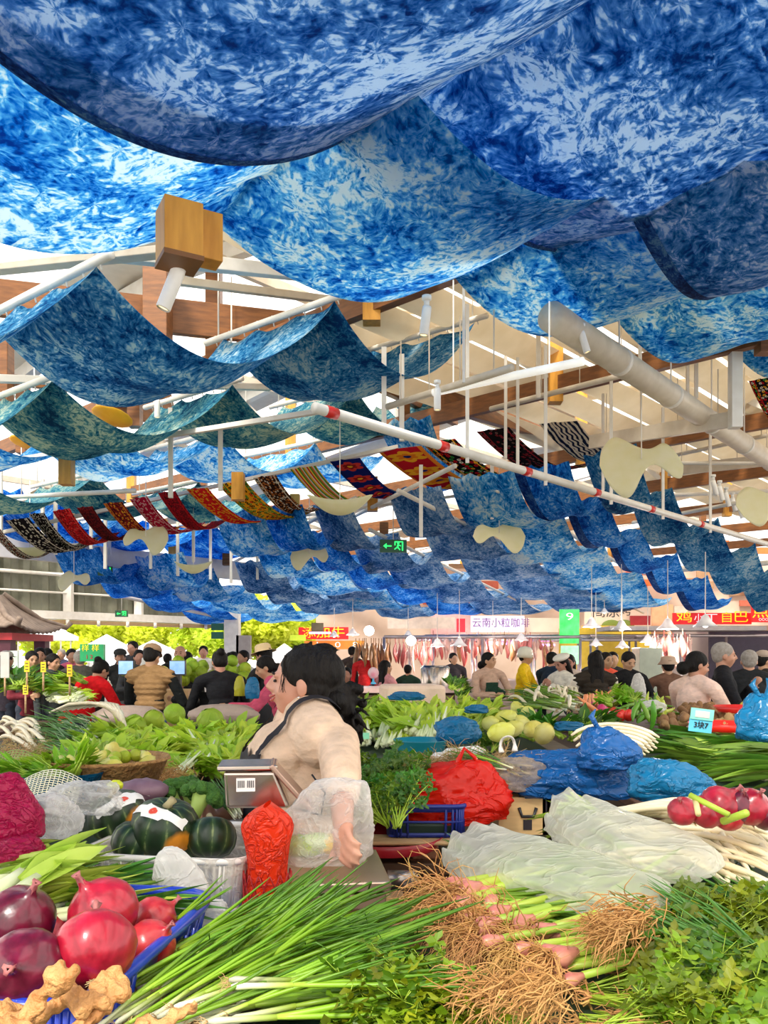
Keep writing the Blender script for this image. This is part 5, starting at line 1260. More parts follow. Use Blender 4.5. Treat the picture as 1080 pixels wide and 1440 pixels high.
for i, (x, y) in enumerate([(-3.0, 8.9), (-1.9, 8.9), (-1.1, 8.9)]):
    slab('stall_counter', (x, y+.4, .5), (.8, .5, 1.0), BLACKP, ['black counter in front of the red hooded top', 'black counter right of the vest', 'black counter before the black dress'][i], 'counter')

# =============== produce prototypes ===============
GRNS = mat('spring_onion_leaf', (.11, .28, .008), (.30, .50, .02), scale=5, rough=.4, vary=.28, transl=.15)
GRNL = mat('lime_stalk', (.42, .58, .04), (.62, .74, .12), scale=5, rough=.4, vary=.15, transl=.15)
WSTK = mat('white_stalk', (.66, .72, .34), (.84, .86, .62), scale=6, rough=.35, vary=.08)
ROOTM = mat('tan_root', (.46, .28, .10), (.66, .46, .22), scale=9, rough=.8, vary=.15)
ROOTO = mat('orange_brown_root', (.42, .20, .05), (.68, .38, .13), scale=12, rough=.8, vary=.15)
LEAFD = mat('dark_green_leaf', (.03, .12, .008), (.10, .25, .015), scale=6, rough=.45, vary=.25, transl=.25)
LEAFC = mat('coriander_leaf', (.07, .15, .004), (.24, .34, .008), scale=9, rough=.45, vary=.35, transl=.3)
LEAFG = mat('fresh_green_leaf', (.16, .36, .010), (.36, .58, .02), scale=6, rough=.45, vary=.22, transl=.3)
LEAFL = mat('lime_leaf', (.38, .58, .02), (.66, .80, .08), scale=6, rough=.45, vary=.15, transl=.35)
LEAFY = mat('pale_yellow_leaf', (.86, .80, .10), (.95, .92, .40), scale=4, rough=.5, vary=.1, transl=.3)
LEEKG = mat('leek_leaf', (.06, .17, .015), (.16, .33, .03), scale=4, rough=.4, vary=.25, transl=.15)
DRYS = mat('dry_outer_skin', (.62, .44, .18), (.8, .62, .3), rough=.7)
def gradmat(name, stops, x0, x1, tr=.15):
    m, nt, out = newmat(name); L = nt.links.new
    tc = nd(nt, 'ShaderNodeTexCoord'); sx = nd(nt, 'ShaderNodeSeparateXYZ'); L(tc.outputs['Object'], sx.inputs[0])
    nz = nd(nt, 'ShaderNodeTexNoise'); nz.inputs['Scale'].default_value = 9; L(tc.outputs['Object'], nz.inputs['Vector'])
    ad = nd(nt, 'ShaderNodeMath', operation='MULTIPLY_ADD'); ad.inputs[1].default_value = .10; L(nz.outputs[0], ad.inputs[0]); L(sx.outputs[0], ad.inputs[2])
    mr = nd(nt, 'ShaderNodeMapRange'); mr.inputs[1].default_value = x0+.05; mr.inputs[2].default_value = x1+.05; L(ad.outputs[0], mr.inputs[0])
    rp = ramp(nt, stops); L(mr.outputs[0], rp.inputs[0])
    oi = nd(nt, 'ShaderNodeObjectInfo'); hs = nd(nt, 'ShaderNodeHueSaturation'); m2 = nd(nt, 'ShaderNodeMapRange'); m2.inputs[3].default_value = .65; m2.inputs[4].default_value = 1.25
    L(oi.outputs['Random'], m2.inputs[0]); L(m2.outputs[0], hs.inputs['Value']); L(rp.outputs[0], hs.inputs['Color'])
    p = nd(nt, 'ShaderNodeBsdfPrincipled'); p.inputs['Roughness'].default_value = .38; L(hs.outputs[0], p.inputs['Base Color'])
    t = nd(nt, 'ShaderNodeBsdfTranslucent'); L(hs.outputs[0], t.inputs[0]); mx = nd(nt, 'ShaderNodeMixShader'); mx.inputs[0].default_value = tr; L(p.outputs[0], mx.inputs[1]); L(t.outputs[0], mx.inputs[2])
    L(mx.outputs[0], out.inputs[0]); return m
SOSH = gradmat('spring_onion_shank', [(0, (.82, .80, .62)), (.45, (.74, .78, .40)), (1, (.42, .58, .06))], 0, .12)
SOLF = gradmat('spring_onion_leaf_gradient', [(0, (.42, .58, .06)), (.35, (.24, .44, .02)), (1, (.08, .22, .008))], .10, .42)
STASH = Matrix.Translation((0, 0, 0))
class Proto:
    """builds a kind once; place() moves the first and copies the rest"""
    def __init__(s, make, length): s.root = make(); s.used = False; s.L = length; s.d = {s.root.name: list(s.root.children)}; KID.update(s.d); [KID.setdefault(c.name, list(c.children)) for c in s.root.children]
    def place(s, loc, rot=None, scale=1.0):
        if s.used: o = copy_tree(s.root)
        else: o = s.root; s.used = True
        o.location = loc
        if rot is not None: o.rotation_euler = rot if isinstance(rot, Euler) else Euler(rot)
        o.scale = (scale,)*3
        return o
    def drop(s):
        if not s.used:
            for c in list(s.root.children): bpy.data.objects.remove(c)
            bpy.data.objects.remove(s.root)
def aim(a, b, roll=0.0):
    t = (V(b)-V(a)).normalized()
    q = t.to_track_quat('X', 'Z'); return (q.to_matrix()@Matrix.Rotation(roll, 3, 'X')).to_euler()
def lay(protos, a, b, label, cat, group, roll=None, jit=0.0):
    pr = R.choice(protos); a, b = V(a), V(b)
    o = pr.place(a, aim(a, b, rnd(-.5, .5) if roll is None else roll), max(.55, min(1.25, (b-a).length/pr.L)))
    return tag(o, label, cat, group)

def mk_scallion(seed, L=.5, wl=.12, r=.0055, leafm=None, nl=4, droop=.05, roots=True, bulb=1.25, nm='spring_onion'):
    rr = random.Random(seed)
    def f():
        t = empty(nm); m = MB()
        k = rr.uniform(-.02, .02)
        m.tube([V((0, 0, 0)), V((.012, 0, 0)), V((.04, k*.2, .002)), V((wl, k, .008))], [r*.6, r*bulb, r, r*.95], 8); m.build('white_shank', SOSH, t)
        m = MB()
        for i in range(nl):
            a_ = rr.gauss(0, .10); b_ = rr.gauss(.02, .07); l_ = (L-wl)*rr.uniform(.7, 1.05); p = V((wl*.92, k, .008)); pts = [p]; d = V((1, a_*.3, b_*.3)).normalized()
            for j in range(7):
                d = (d+V((0, a_*.12, b_*.10-droop*.12*j/3))).normalized(); p = p+d*l_/7; pts.append(p)
            if rr.random() < .12: pts[-1] = pts[-2]+V((.01, .03, -.03))
            m.tube(pts, [r*.7, r*.95, r*1.0, r*.95, r*.85, r*.7, r*.45, r*.12], 6, m=0)
        m.build('leaves', leafm or SOLF, t)
        if roots:
            m = MB()
            for i in range(9):
                p = V((0, 0, 0)); pts = [p]
                for j in range(3): p = p+V((-rr.uniform(.004, .010), rr.gauss(0, .005), rr.gauss(-.001, .005))); pts.append(p)
                m.tube(pts, [.0009, .0008, .0006, .0003], 4)
            m.build('roots', ROOTM, t)
        return t
    return f
def mk_shallot(seed):
    rr = random.Random(seed)
    def f():
        t = empty('rooted_shallot'); m = MB()
        m.tube([V((0, 0, 0)), V((.006, 0, 0)), V((.018, 0, 0)), V((.028, 0, .001)), V((.040, 0, .003)), V((.052, 0, .004))], [.004, .011, .0145, .012, .0075, .0065], 10); m.build('pink_bulb', mat('pink_shallot_skin', (.50, .10, .11), (.78, .42, .30), scale=40, rough=.35, stretch=(.3, 1, 1)) if 'PSK' not in globals() else PSK, t)
        m = MB(); m.tube([V((.045, 0, .004)), V((.13, .004, .008)), V((.20, .008, .012))], [.0075, .0072, .006], 8); m.build('lime_shank', GRNL, t)
        m = MB()
        for i in range(4):
            a_ = rr.gauss(0, .12); b_ = rr.gauss(.02, .08); p = V((.17, .006, .01)); pts = [p]; d = V((1, a_*.5, b_*.5)).normalized()
            for j in range(6): d = (d+V((0, a_*.15, -.03*j*.5+b_*.1))).normalized(); p = p+d*.045; pts.append(p)
            m.tube(pts, [.005, .0055, .005, .0045, .004, .003, .0008], 6)
        m.build('leaves', GRNS, t)
        m = MB()
        for i in range(60):
            p = V((.002, rr.gauss(0, .006), rr.gauss(0, .006))); pts = [p]; d = V((-1, rr.gauss(0, .55), rr.gauss(-.1, .5))).normalized()
            for j in range(6): d = (d+V((rr.gauss(-.05, .35), rr.gauss(0, .45), rr.gauss(-.20, .38)))).normalized(); p = p+d*.0155; pts.append(p)
            m.tube(pts, [.0010, .0010, .0009, .0008, .0007, .0005, .0003], 4)
        m.build('roots', ROOTO, t)
        return t
    return f
PSK = mat('pink_shallot_skin', (.42, .06, .08), (.72, .32, .22), scale=40, rough=.35, stretch=(.3, 1, 1))
def cleaf(m, c, n, s, rr, mi=0):
    # flat coriander leaflet: three lobed fan
    n = V(n).normalized(); a_ = n.orthogonal().normalized(); a_ = Matrix.Rotation(rr.uniform(0, 6.28), 3, n)@a_; b_ = n.cross(a_)
    pts = [c]
    N = 15
    for k in range(N):
        th = -2.3+4.6*k/(N-1)
        r_ = s*(.72+.22*math.cos(th*3)+.10*math.cos(th*9))*(1 if abs(th) < 2.1 else .75)
        pts.append(c+a_*math.cos(th)*r_+b_*math.sin(th)*r_+n*(.25*s*math.cos(th*3)*.5))
    m.add(pts, [(0, k, k+1) for k in range(1, N)], mi)
def mk_coriander(seed, L=.26, leafm=None, n=9, sl=.021, celery=False):
    rr = random.Random(seed)
    def f():
        t = empty('coriander_sprig' if not celery else 'celery_sprig'); st = MB(); lf = MB()
        for i in range(n):
            a_ = rr.gauss(0, .34); b_ = abs(rr.gauss(.04, .15)); l_ = L*rr.uniform(.6, 1.05); p = V((0, rr.gauss(0, .004), rr.gauss(0, .004))); pts = [p]; d = V((1, a_*.5, b_*.5)).normalized()
            for j in range(6): d = (d+V((0, a_*.16, b_*.16))).normalized(); p = p+d*l_/6; pts.append(p)
            r0 = .0034 if celery else .0018
            st.tube(pts, [r0, r0*.95, r0*.85, r0*.7, r0*.6, r0*.5, r0*.3], 6)
            for (k, ns) in ((4, 2), (5, 3), (6, 5)):
                for q_ in range(ns):
                    e = pts[k]+V((rr.gauss(.006, .014), rr.gauss(0, .018), rr.gauss(.006, .012)))
                    st.tube([pts[k], e], [.0009, .0006], 4); cleaf(lf, e, (rr.gauss(0, .5), rr.gauss(-.35, .5), 1), sl*rr.uniform(.7, 1.2), rr)
        st.build('stems', STEMG, t); lf.build('leaves', leafm or LEAFC, t, smooth=False)
        if not celery:
            m = MB()
            for i in range(5):
                p = V((0, 0, 0)); pts = [p]
                for j in range(4): p = p+V((-rr.uniform(.006, .016), rr.gauss(0, .006), rr.gauss(0, .006))); pts.append(p)
                m.tube(pts, [.003, .0022, .0014, .0008, .0004], 5)
            m.build('roots', ROOTO, t)
        return t
    return f
STEMG = mat('green_stem', (.30, .48, .03), (.48, .62, .06), scale=6, rough=.4)
def blade(m, p, d, up, L_, w, curl, rr, mi=0, n=7, ruffle=.12, fold=.25, shape=None):
    """a leaf blade starting at p along d"""
    p = V(p); d = V(d).normalized(); pts = [p]; sides = []; ws = []
    up = V(up); prof = shape or [.25, .55, .85, 1, .95, .7, .35, .05]
    tw = rr.gauss(0, .15)
    for j in range(n): d = (d-up*curl/n+V((0, 0, 0))).normalized(); p = p+d*L_/n; pts.append(p)
    s0 = V(d).cross(up).normalized()
    for j in range(n+1):
        sides.append((s0+up*tw*j/n).normalized()); ws.append(w*prof[int(j/n*(len(prof)-1))]*(1+rr.uniform(-ruffle, ruffle)))
    m.strip(pts, sides, ws, mi, fold)
def mk_leafy(seed, L=.30, n=12, w=.028, leafm=None, stem=None, stemL=.4, spread=.28, stemr=.007, name='leafy_green', oval=True, curl=.5):
    """a bunch of stalks with broad leaves, butts at the origin, leaves along +X"""
    rr = random.Random(seed)
    def f():
        m = MB()
        for i in range(n):
            a_ = rr.gauss(0, spread); b_ = abs(rr.gauss(0, spread*.8)); y0, z0 = rr.gauss(0, .018), abs(rr.gauss(0, .014))
            d = V((1, a_, b_)).normalized(); l_ = L*rr.uniform(.75, 1.05); p = V((rr.uniform(0, .02), y0, z0)); e = p+V((1, a_*.5, b_*.5)).normalized()*l_*stemL
            m.tube([p, p.lerp(e, .5), e, e+d*l_*(1-stemL)*.5], [stemr, stemr*.95, stemr*.7, stemr*.3], 6, m=1)
            blade(m, e-d*l_*.05, d, V((0, rr.gauss(0, .3), 1)).normalized(), l_*(1-stemL)*1.05, w*rr.uniform(.6, 1.2), curl*rr.uniform(-.6, 2.2), rr, 0, ruffle=.3, fold=.45)
        me_o = m.build(name, [leafm or LEAFG, stem or WSTK]); return me_o
    return f
def mk_cabbage(seed, r=.09, leafm=None, name='cabbage', long=1.0):
    rr = random.Random(seed)
    def f():
        m = MB(); m.ell((0, 0, 0), (r*.9*long, r*.86, r*.82), 24, 14, fn=lambda q: 1+.05*fbm(q*3+V((seed, 0, 0))))
        for i in range(9):
            th = i*2.4; ph = rr.uniform(.2, 1.3); Mx = Matrix.Rotation(th, 3, 'Z')@Matrix.Rotation(ph, 3, 'Y')
            def g(a, b):
                u = (a-.5)*2.0; v = (b-.5)*2.0; k = max(0, 1-(u*u+v*v)*.25)
                q = V((u*.75, v*.75, 1.02+.10*(abs(u)**3+abs(v)**3)*.6)); q.normalize(); q = q*(1.0+.035*math.sin(v*8)*abs(v)+.06*(u*u+v*v)*rr.random()*.3)
                q = Mx@q; return V((q.x*r*.93*long, q.y*r*.9, q.z*r*.86))
            m.grid(g, 9, 9)
        return m.build(name, leafm or LEAFL)
    return f
SC_ = [Proto(mk_scallion(i, r=.0058), .5) for i in range(7)]
def topz(px, py, base): return base
# ---- foreground spring onion heap ----
table_z = .93
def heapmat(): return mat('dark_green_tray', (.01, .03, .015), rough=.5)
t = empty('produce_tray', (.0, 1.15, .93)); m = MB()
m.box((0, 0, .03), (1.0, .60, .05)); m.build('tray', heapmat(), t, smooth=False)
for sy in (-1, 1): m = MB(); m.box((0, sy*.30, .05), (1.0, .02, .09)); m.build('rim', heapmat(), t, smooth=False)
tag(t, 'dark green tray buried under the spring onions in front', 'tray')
LB1 = 'spring onion with white base and long green leaves in the front heap'
def so(ax, ay, bx, by, za, zb, protos=None, lab=LB1, grp='spring onions heaped in front', cat='spring onion'):
    return lay(protos or SC_, PZ(ax, ay, za), PZ(bx, by, zb), lab, cat, grp)
for k in range(120):   # bases lower left, tips up to the right
    f = R.random(); layer = k/105
    ax = lerp(135, 330, f)+R.gauss(0, 14); ay = lerp(1445, 1385, f)+R.gauss(0, 20)+layer*0
    bx = ax+lerp(230, 330, R.random())-lerp(60, 0, f); by = ay-lerp(95, 160, R.random())+R.gauss(0, 12)+ (30 if f > .6 else 0)
    so(ax, ay, bx, by, 1.02+.05*layer, 1.04+.07*layer+rnd(0, .03))
for k in range(62):   # the bushy greens rising toward the crate
    ax = rnd(190, 350); ay = rnd(1335, 1400); bx = ax+rnd(90, 260); by = rnd(1262, 1310)+(bx-300)*.14
    so(ax, ay, bx, by, 1.03+rnd(0, .03), 1.07+rnd(0, .07))
for k in range(10):   # a second bundle laid level along the bottom
    ax = rnd(235, 330); ay = rnd(1408, 1450); so(ax, ay, ax+rnd(300, 400), ay-rnd(10, 60), 1.06+rnd(0, .03), 1.08+rnd(0, .03))
for k in range(2): ax = 322+k*3; so(ax, 1378+k*9, ax+360, 1372+k*10, 1.12, 1.115)
# ---- shallots with roots ----
SH_ = [Proto(mk_shallot(20+i), .42) for i in range(6)]
for k, (ax, ay) in enumerate([(600, 1250), (620, 1258), (598, 1262), (640, 1265), (628, 1272), (610, 1280), (592, 1275), (650, 1278), (660, 1290), (640, 1292), (618, 1300), (668, 1300), (585, 1262),
        (640, 1310), (690, 1305), (705, 1312), (722, 1318), (735, 1325), (712, 1330), (696, 1340), (730, 1345), (748, 1352), (718, 1362), (700, 1372), (765, 1385), (650, 1330), (670, 1345), (740, 1370)]):
    o = lay(SH_, PZ(ax+25, ay-4, 1.05+rnd(0, .05)), PZ(ax+25+rnd(215, 260), ay-rnd(20, 60), 1.04+rnd(0, .05)), 'pink shallot with shaggy tan roots and lime green leaves', 'shallot', 'rooted shallots heaped right of the spring onions')
    o.scale = [v*1.12 for v in o.scale]
tt = table_z
m = MB(); m.box((0, 0, 0), (.62, .34, .09)); tag(m.build('produce_box', heapmat(), smooth=False, loc=(.50, 1.36, .98)), 'dark box hidden under the rooted shallots', 'box')
# ---- coriander ----
CO_ = [Proto(mk_coriander(40+i), .26) for i in range(6)]
for k in range(120):
    f = R.random(); g = R.random()
    ax = lerp(800, 1110, f); ay = lerp(1455, 1285+45*(f > .6), g)
    z = 1.00+.03*math.sin(f*3.1)+rnd(0, .04)
    th = rnd(-.9, .5); a = PZ(ax, ay, z); b = a+V((math.cos(th)*.2, math.sin(th)*.2, rnd(-.03, .03)))
    lay(CO_, a, b, 'coriander sprig with fan shaped leaves in the right hand heap', 'coriander', 'coriander heaped at lower right')
for k in range(22):
    ax = rnd(640, 800); ay = rnd(1425, 1470); a = PZ(ax, ay, 1.05+rnd(0, .02)); b = a+V((-.19, rnd(-.02, .05), rnd(-.01, .01)))
    lay(CO_, a, b, 'coriander sprig laid along the bottom edge, leaves to the left', 'coriander', 'coriander along the bottom edge')
m = MB(); m.ell((0, 0, 0), (.25, .22, .07), 24, 10, fn=lambda q: 1+.15*fbm(q*2)); tag(m.build('shade_filler_mound', LEAFD, loc=(.62, 1.22, .985)), 'filler mound coloured dark as the shaded depth of the right hand coriander heap', 'coriander')  # added filler lump; the heap's inner shade is put into its dark colour
# brown root tufts among the coriander
for i, (px, py, r_) in enumerate([(880, 1293, .05), (860, 1310, .04), (765, 1390, .045), (905, 1285, .04), (690, 1395, .04)]):
    rr = random.Random(i); m = MB()
    for k in range(120):
        p = V((rr.gauss(0, r_*.4), rr.gauss(0, r_*.4), rr.gauss(0, r_*.3))); pts = [p]; d = V((-1, rr.gauss(0, .5), rr.gauss(-.2, .5))).normalized()
        for j in range(6): d = (d+V((rr.gauss(0, .3), rr.gauss(0, .3), rr.gauss(-.1, .25)))).normalized(); p = p+d*r_*.22; pts.append(p)
        m.tube(pts, [.0012, .0011, .001, .0009, .0007, .0005, .0003], 4)
    tag(m.build('tangled_roots', ROOTO, loc=PZ(px, py, 1.13)), ['orange brown root tuft at the top of the coriander', 'orange root tuft just below the topmost one', 'root tuft between shallots and coriander', 'root tuft touching the clear plastic bag', 'root tuft hanging below the shallots'][i], 'roots')
# ---- dark chives on the right edge ----
CH_ = [Proto(mk_scallion(60+i, L=.42, wl=.10, r=.0036, leafm=mat('dark_chive_leaf', (.03, .13, .012), (.09, .25, .03), scale=5, rough=.4) if i == 0 else bpy.data.materials['dark_chive_leaf'], nl=4, roots=False, nm='chive'), .42) for i in range(4)]
for k in range(60):
    ax = rnd(1040, 1150); ay = rnd(1275, 1385); lay(CH_, PZ(ax, ay, 1.05+rnd(0, .04)), PZ(ax-rnd(70, 150), ay-rnd(35, 75), 1.07+rnd(0, .05)), 'thin dark green chive in the bundle at the right edge', 'chive', 'chives at the right edge')
# ---- white garlic shoots, right ----
def mk_shoot(seed, L=.45, r=.0095, name='white_shoot', bend=.10):
    rr = random.Random(seed)
    def f():
        m = MB(); n = 9; k = rr.uniform(.5, 1)*bend
        pts = [V((L*j/n, k*math.sin(j/n*3.1)*L, .10*L*math.sin(j/n*3.1))) for j in range(n+1)]
        m.tube(pts, [r*.35]+[r*(1+.06*math.sin(j*2.3)) for j in range(1, n-1)]+[r*.8, r*.35], 10)
        return m.build(name, SHOOT)
    return f
SHOOT = mat('ivory_shoot', (.78, .64, .38), (.90, .82, .60), scale=9, rough=.4, vary=.08, stretch=(.4, 2, 2))
WS_ = [Proto(mk_shoot(80+i), .45) for i in range(5)]
for k in range(48):
    f = k/48; ax = lerp(1010, 1150, R.random()); ay = lerp(1265, 1165, f)+R.gauss(0, 7)
    bx = lerp(850, 1000, R.random())-10; by = ay-rnd(35, 70)
    ax += 0; z = 1.07+.07*f
    lay(WS_, PZ(bx, max(1146, by), z+.015), PZ(ax, ay, z), 'long ivory shoot curving toward the right edge', 'vegetable', 'ivory shoots piled on the right')
# green sticks on top
for i, (a_, b_, r_) in enumerate([((970, 1118), (1025, 1146), .006), ((1017, 1155), (1050, 1143), .008), ((978, 1125), (982, 1145), .006)]):
    m = MB(); p, q = P(*a_, 1.66), P(*b_, 1.60); m.tube([p-p, (q-p)], [r_, r_*.95], 10)
    tag(m.build('cut_stalk', STEMG if i < 2 else DRYS, loc=p), ['long green stem lying on the right hand red onions', 'short thick green stem stub beside the right hand onions', 'small brown stem stub among right hand onions'][i], 'stem')
# ---- leeks on the left ----
def mk_leek(seed, L=.55, wl=.16, r=.014, leafm=None, n=5):
    rr = random.Random(seed)
    def f():
        t = empty('leek'); m = MB(); m.tube([V((0, 0, 0)), V((.01, 0, 0)), V((wl*.6, 0, .003)), V((wl, 0, .006))], [r*.7, r, r*.98, r], 12); m.build('white_shank', WSTK, t)
        m = MB()
        for i in range(n):
            blade(m, (wl*.8, rr.gauss(0, .003), .006+.002*i), (1, rr.gauss(0, .13), rr.gauss(.03, .08)), (0, rr.gauss(0, .35), 1), (L-wl*.8)*rr.uniform(.75, 1), r*1.25, rr.uniform(-.1, .35), rr, 0, n=9, ruffle=.04, fold=.75, shape=[.8, 1, 1.1, 1.15, 1.1, 1.0, .85, .6, .3, .06])
        m.tube([V((wl*.8, 0, .004)), V((wl*1.4, 0, .008)), V((wl*1.9, 0, .012))], [r*.98, r*.9, r*.4], 10)
        m.build('leaves', leafm or LEEKG, t); return t
    return f
LEEKL = mat('lime_leek_leaf', (.30, .48, .03), (.52, .66, .10), scale=4, rough=.4, vary=.15, transl=.2)
LK_ = [Proto(mk_leek(90+i, leafm=LEEKL if i % 2 else None), .55) for i in range(5)]
LKB = [Proto(mk_leek(190+i, r=.021, wl=.22, n=4, leafm=LEEKL), .55) for i in range(2)]
for k, (a_, b_, z) in enumerate([((-40, 1275), (150, 1165), 1.14), ((-30, 1300), (140, 1175), 1.13), ((-70, 1250), (125, 1215), 1.12), ((-60, 1235), (110, 1205), 1.10), ((-40, 1215), (60, 1195), 1.08), ((-50, 1285), (130, 1232), 1.10)]):
    lay(LKB, PZ(*a_, z), PZ(*b_, z+.05), 'thick leek with lime green leaves at the left edge', 'leek', 'thick leeks at the left edge')
for k in range(20):
    ax = rnd(-60, 80); ay = rnd(1255, 1305); lay(LK_, PZ(ax, ay, 1.06+rnd(0, .04)), PZ(ax+rnd(110, 170), ay-rnd(10, 55), 1.07+rnd(0, .05)), 'long flat green leaf stalk behind the left red onions', 'leek', 'flat green stalks behind the left onions')
# =============== red onions ===============
ONM = []
for i, (a_, b_) in enumerate([((.24, .001, .014), (.46, .012, .035)), ((.06, .001, .010), (.16, .005, .028)), ((.36, .006, .018), (.58, .05, .05))]):
    ONM.append(mat('red_onion_skin_%d' % i, a_, b_, scale=60, rough=.3, coat=.2, stretch=(1, 1, .12), bump=.12, bscale=30))
NECKM = mat('dry_onion_neck', (.25, .03, .06), (.6, .25, .2), rough=.6, scale=30, stretch=(1, 1, .2))
def onion(px, py, z, r, k, tilt, label, grp='', d=None):
    p = PZ(px, py, z) if d is None else P(px, py, d); t = empty('red_onion', p); rr = random.Random(int(px*7+py))
    m = MB(); ph = rr.uniform(0, 6)
    m.lathe([(.02*r, -.86*r), (.30*r, -.84*r), (.66*r, -.68*r), (.90*r, -.38*r), (1.0*r, 0), (.95*r, .34*r), (.76*r, .62*r), (.48*r, .82*r), (.24*r, .94*r), (.13*r, 1.06*r), (.09*r, 1.18*r)], seg=36, fn=lambda th, z_: 1+.012*math.sin(th*5+ph)+.01*math.sin(th*11+ph*2)); m.build('bulb', ONM[k], t)
    m = MB(); m.lathe([(.12*r, 1.0*r), (.09*r, 1.18*r), (.07*r, 1.3*r), (.13*r, 1.44*r), (.03*r, 1.40*r)], seg=10, fn=lambda th, z_: 1+.35*math.sin(th*3+z_*80)); m.build('dry_neck', NECKM, t)
    m = MB()
    for j in range(14): a_ = j*.45; m.tube([V((0, 0, -.84*r)), V((.10*r*math.cos(a_), .10*r*math.sin(a_), -.95*r)), V((.22*r*math.cos(a_), .22*r*math.sin(a_), -1.0*r))], [.0012, .001, .0004], 4)
    m.build('root_tuft', ROOTM, t)
    t.rotation_euler = (tilt[0], tilt[1], rr.uniform(0, 6)*0+tilt[2])
    return tag(t, label, 'onion')
ON = [(28, 1293, 1.14, .062, 1, (.3, .5, 0), 'dark purple onion at the left edge above the larger dark one'),
 (36, 1362, 1.14, .060, 1, (1.2, .3, 0), 'dark glossy purple onion above the ginger'),
 (146, 1282, 1.145, .064, 0, (.2, -.55, .3), 'pink red onion with papery neck at the back of the blue basket'),
 (134, 1335, 1.15, .064, 0, (.5, .9, 2.5), 'large crimson onion at the front centre of the blue basket'),
 (216, 1294, 1.10, .046, 2, (-.6, .9, 0), 'small pink onion at the right corner of the blue basket'),
 (212, 1328, 1.10, .045, 2, (.8, .2, 1), 'small pink onion just below the right corner one'),
 (88, 1362, 1.09, .055, 2, (1.3, 0, .5), 'pink onion low between the two large crimson onions'),
 (100, 1398, 1.07, .050, 0, (.9, .5, 1), 'red onion half hidden beside the ginger'),
 (190, 1345, 1.07, .045, 0, (.9, .5, 0), 'red onion low at the right wall of the blue basket'),
 (62, 1318, 1.06, .05, 0, (1, .5, 0), 'small red onion between the dark and the crimson ones'),
 (-12, 1335, 1.09, .055, 2, (.2, .9, 0), 'papery pink onion cut off by the left edge')]
for o_ in ON: onion(*o_[:3], o_[3]*.86, *o_[4:])
ON2 = [(1012, 1128, .036, 0, 'largest red onion on the right, left of the net bag'), (960, 1136, .026, 0, 'leftmost small red onion of the right group'), (993, 1137, .030, 0, 'red onion under the long green stem'), (1036, 1128, .032, 1, 'dark red onion behind the largest right one'),
       (1024, 1142, .028, 2, 'pinkish onion in front of the largest right one'), (1055, 1130, .034, 0, 'red onion near the right edge'), (1075, 1140, .030, 1, 'dark onion at the right edge')]
for (px, py, r_, k, lab) in ON2: onion(px, py+5, 0, r_*1.22, k, (.5, .6, px), lab, d=1.75)
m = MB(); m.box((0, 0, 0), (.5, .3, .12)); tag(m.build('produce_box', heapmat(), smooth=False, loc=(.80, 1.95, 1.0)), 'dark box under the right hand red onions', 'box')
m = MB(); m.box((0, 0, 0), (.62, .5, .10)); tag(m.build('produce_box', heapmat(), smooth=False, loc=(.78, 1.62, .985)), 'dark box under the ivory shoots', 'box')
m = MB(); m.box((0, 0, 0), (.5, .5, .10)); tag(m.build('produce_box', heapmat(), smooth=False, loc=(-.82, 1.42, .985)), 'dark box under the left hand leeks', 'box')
# =============== baskets ===============
def basket(name, c, W_, D_, Hh, rz, matl, label, flare=1.12, nb=14, cat='basket', rimr=.008, liner=None, wallt=.004):
    t = empty(name, c, rz); tp_ = (W_/2, D_/2); bt = (W_/2/flare, D_/2/flare)
    def ring(sc_, z, r_, nm):
        m = MB(); pts = []; rad = .22
        for k in range(49):
            th = k/48*2*math.pi; cx, cy = math.cos(th), math.sin(th); e = .28
            pts.append(V((math.copysign(abs(cx)**e, cx)*sc_[0], math.copysign(abs(cy)**e, cy)*sc_[1], z)))
        m.tube(pts, r_, 8, cap=False); return m.build(nm, matl, t)
    ring(tp_, Hh, rimr, 'rim'); ring(((tp_[0]+bt[0])/2, (tp_[1]+bt[1])/2), Hh*.5, rimr*.5, 'middle_band')
    m = MB()
    for k in range(int(nb*4)):
        th = (k+.5)/(nb*4)*2*math.pi; cx, cy = math.cos(th), math.sin(th); e = .28
        f = lambda sc_: V((math.copysign(abs(cx)**e, cx)*sc_[0], math.copysign(abs(cy)**e, cy)*sc_[1], 0))
        a_, b_ = f(tp_), f(bt); a_.z = Hh; m.beam(a_, b_, .006, wallt)
    for (z0, z1) in ((0, .14), (.82, 1.0)):
        def g(u, v):
            th = u*2*math.pi; cx, cy = math.cos(th), math.sin(th); e = .28; k = lerp(z0, z1, v)
            return V((math.copysign(abs(cx)**e, cx)*lerp(bt[0], tp_[0], k), math.copysign(abs(cy)**e, cy)*lerp(bt[1], tp_[1], k), k*Hh))
        m.grid(g, 64, 1)
    m.build('slatted_wall', matl, t, mods=[SOL(.003)])
    m = MB(); m.box((0, 0, .004), (bt[0]*1.95, bt[1]*1.95, .006)); m.build('floor_panel', matl, t, smooth=False)
    if liner:
        m = MB()
        def g(u, v):
            th = u*2*math.pi; cx, cy = math.cos(th), math.sin(th); e = .28; k = 1-abs(v-.35)*1.4 if v > .35 else 1-(.35-v)*2.0
            sc2 = 1.03 if v > .35 else .95; z = (Hh+.008 if abs(v-.35) < .05 else k*Hh)
            w_ = 1+.02*math.sin(th*17)+.02*fbm((cx*4, cy*4, v*3))
            return V((math.copysign(abs(cx)**e, cx)*lerp(bt[0], tp_[0], k)*sc2*w_, math.copysign(abs(cy)**e, cy)*lerp(bt[1], tp_[1], k)*sc2*w_, z))
        m.grid(g, 90, 14); m.build('plastic_liner', liner, t)
    return tag(t, label, cat)
BLUEP = mat('royal_blue_plastic', (.01, .035, .38), (.015, .05, .50), rough=.28, coat=.3)
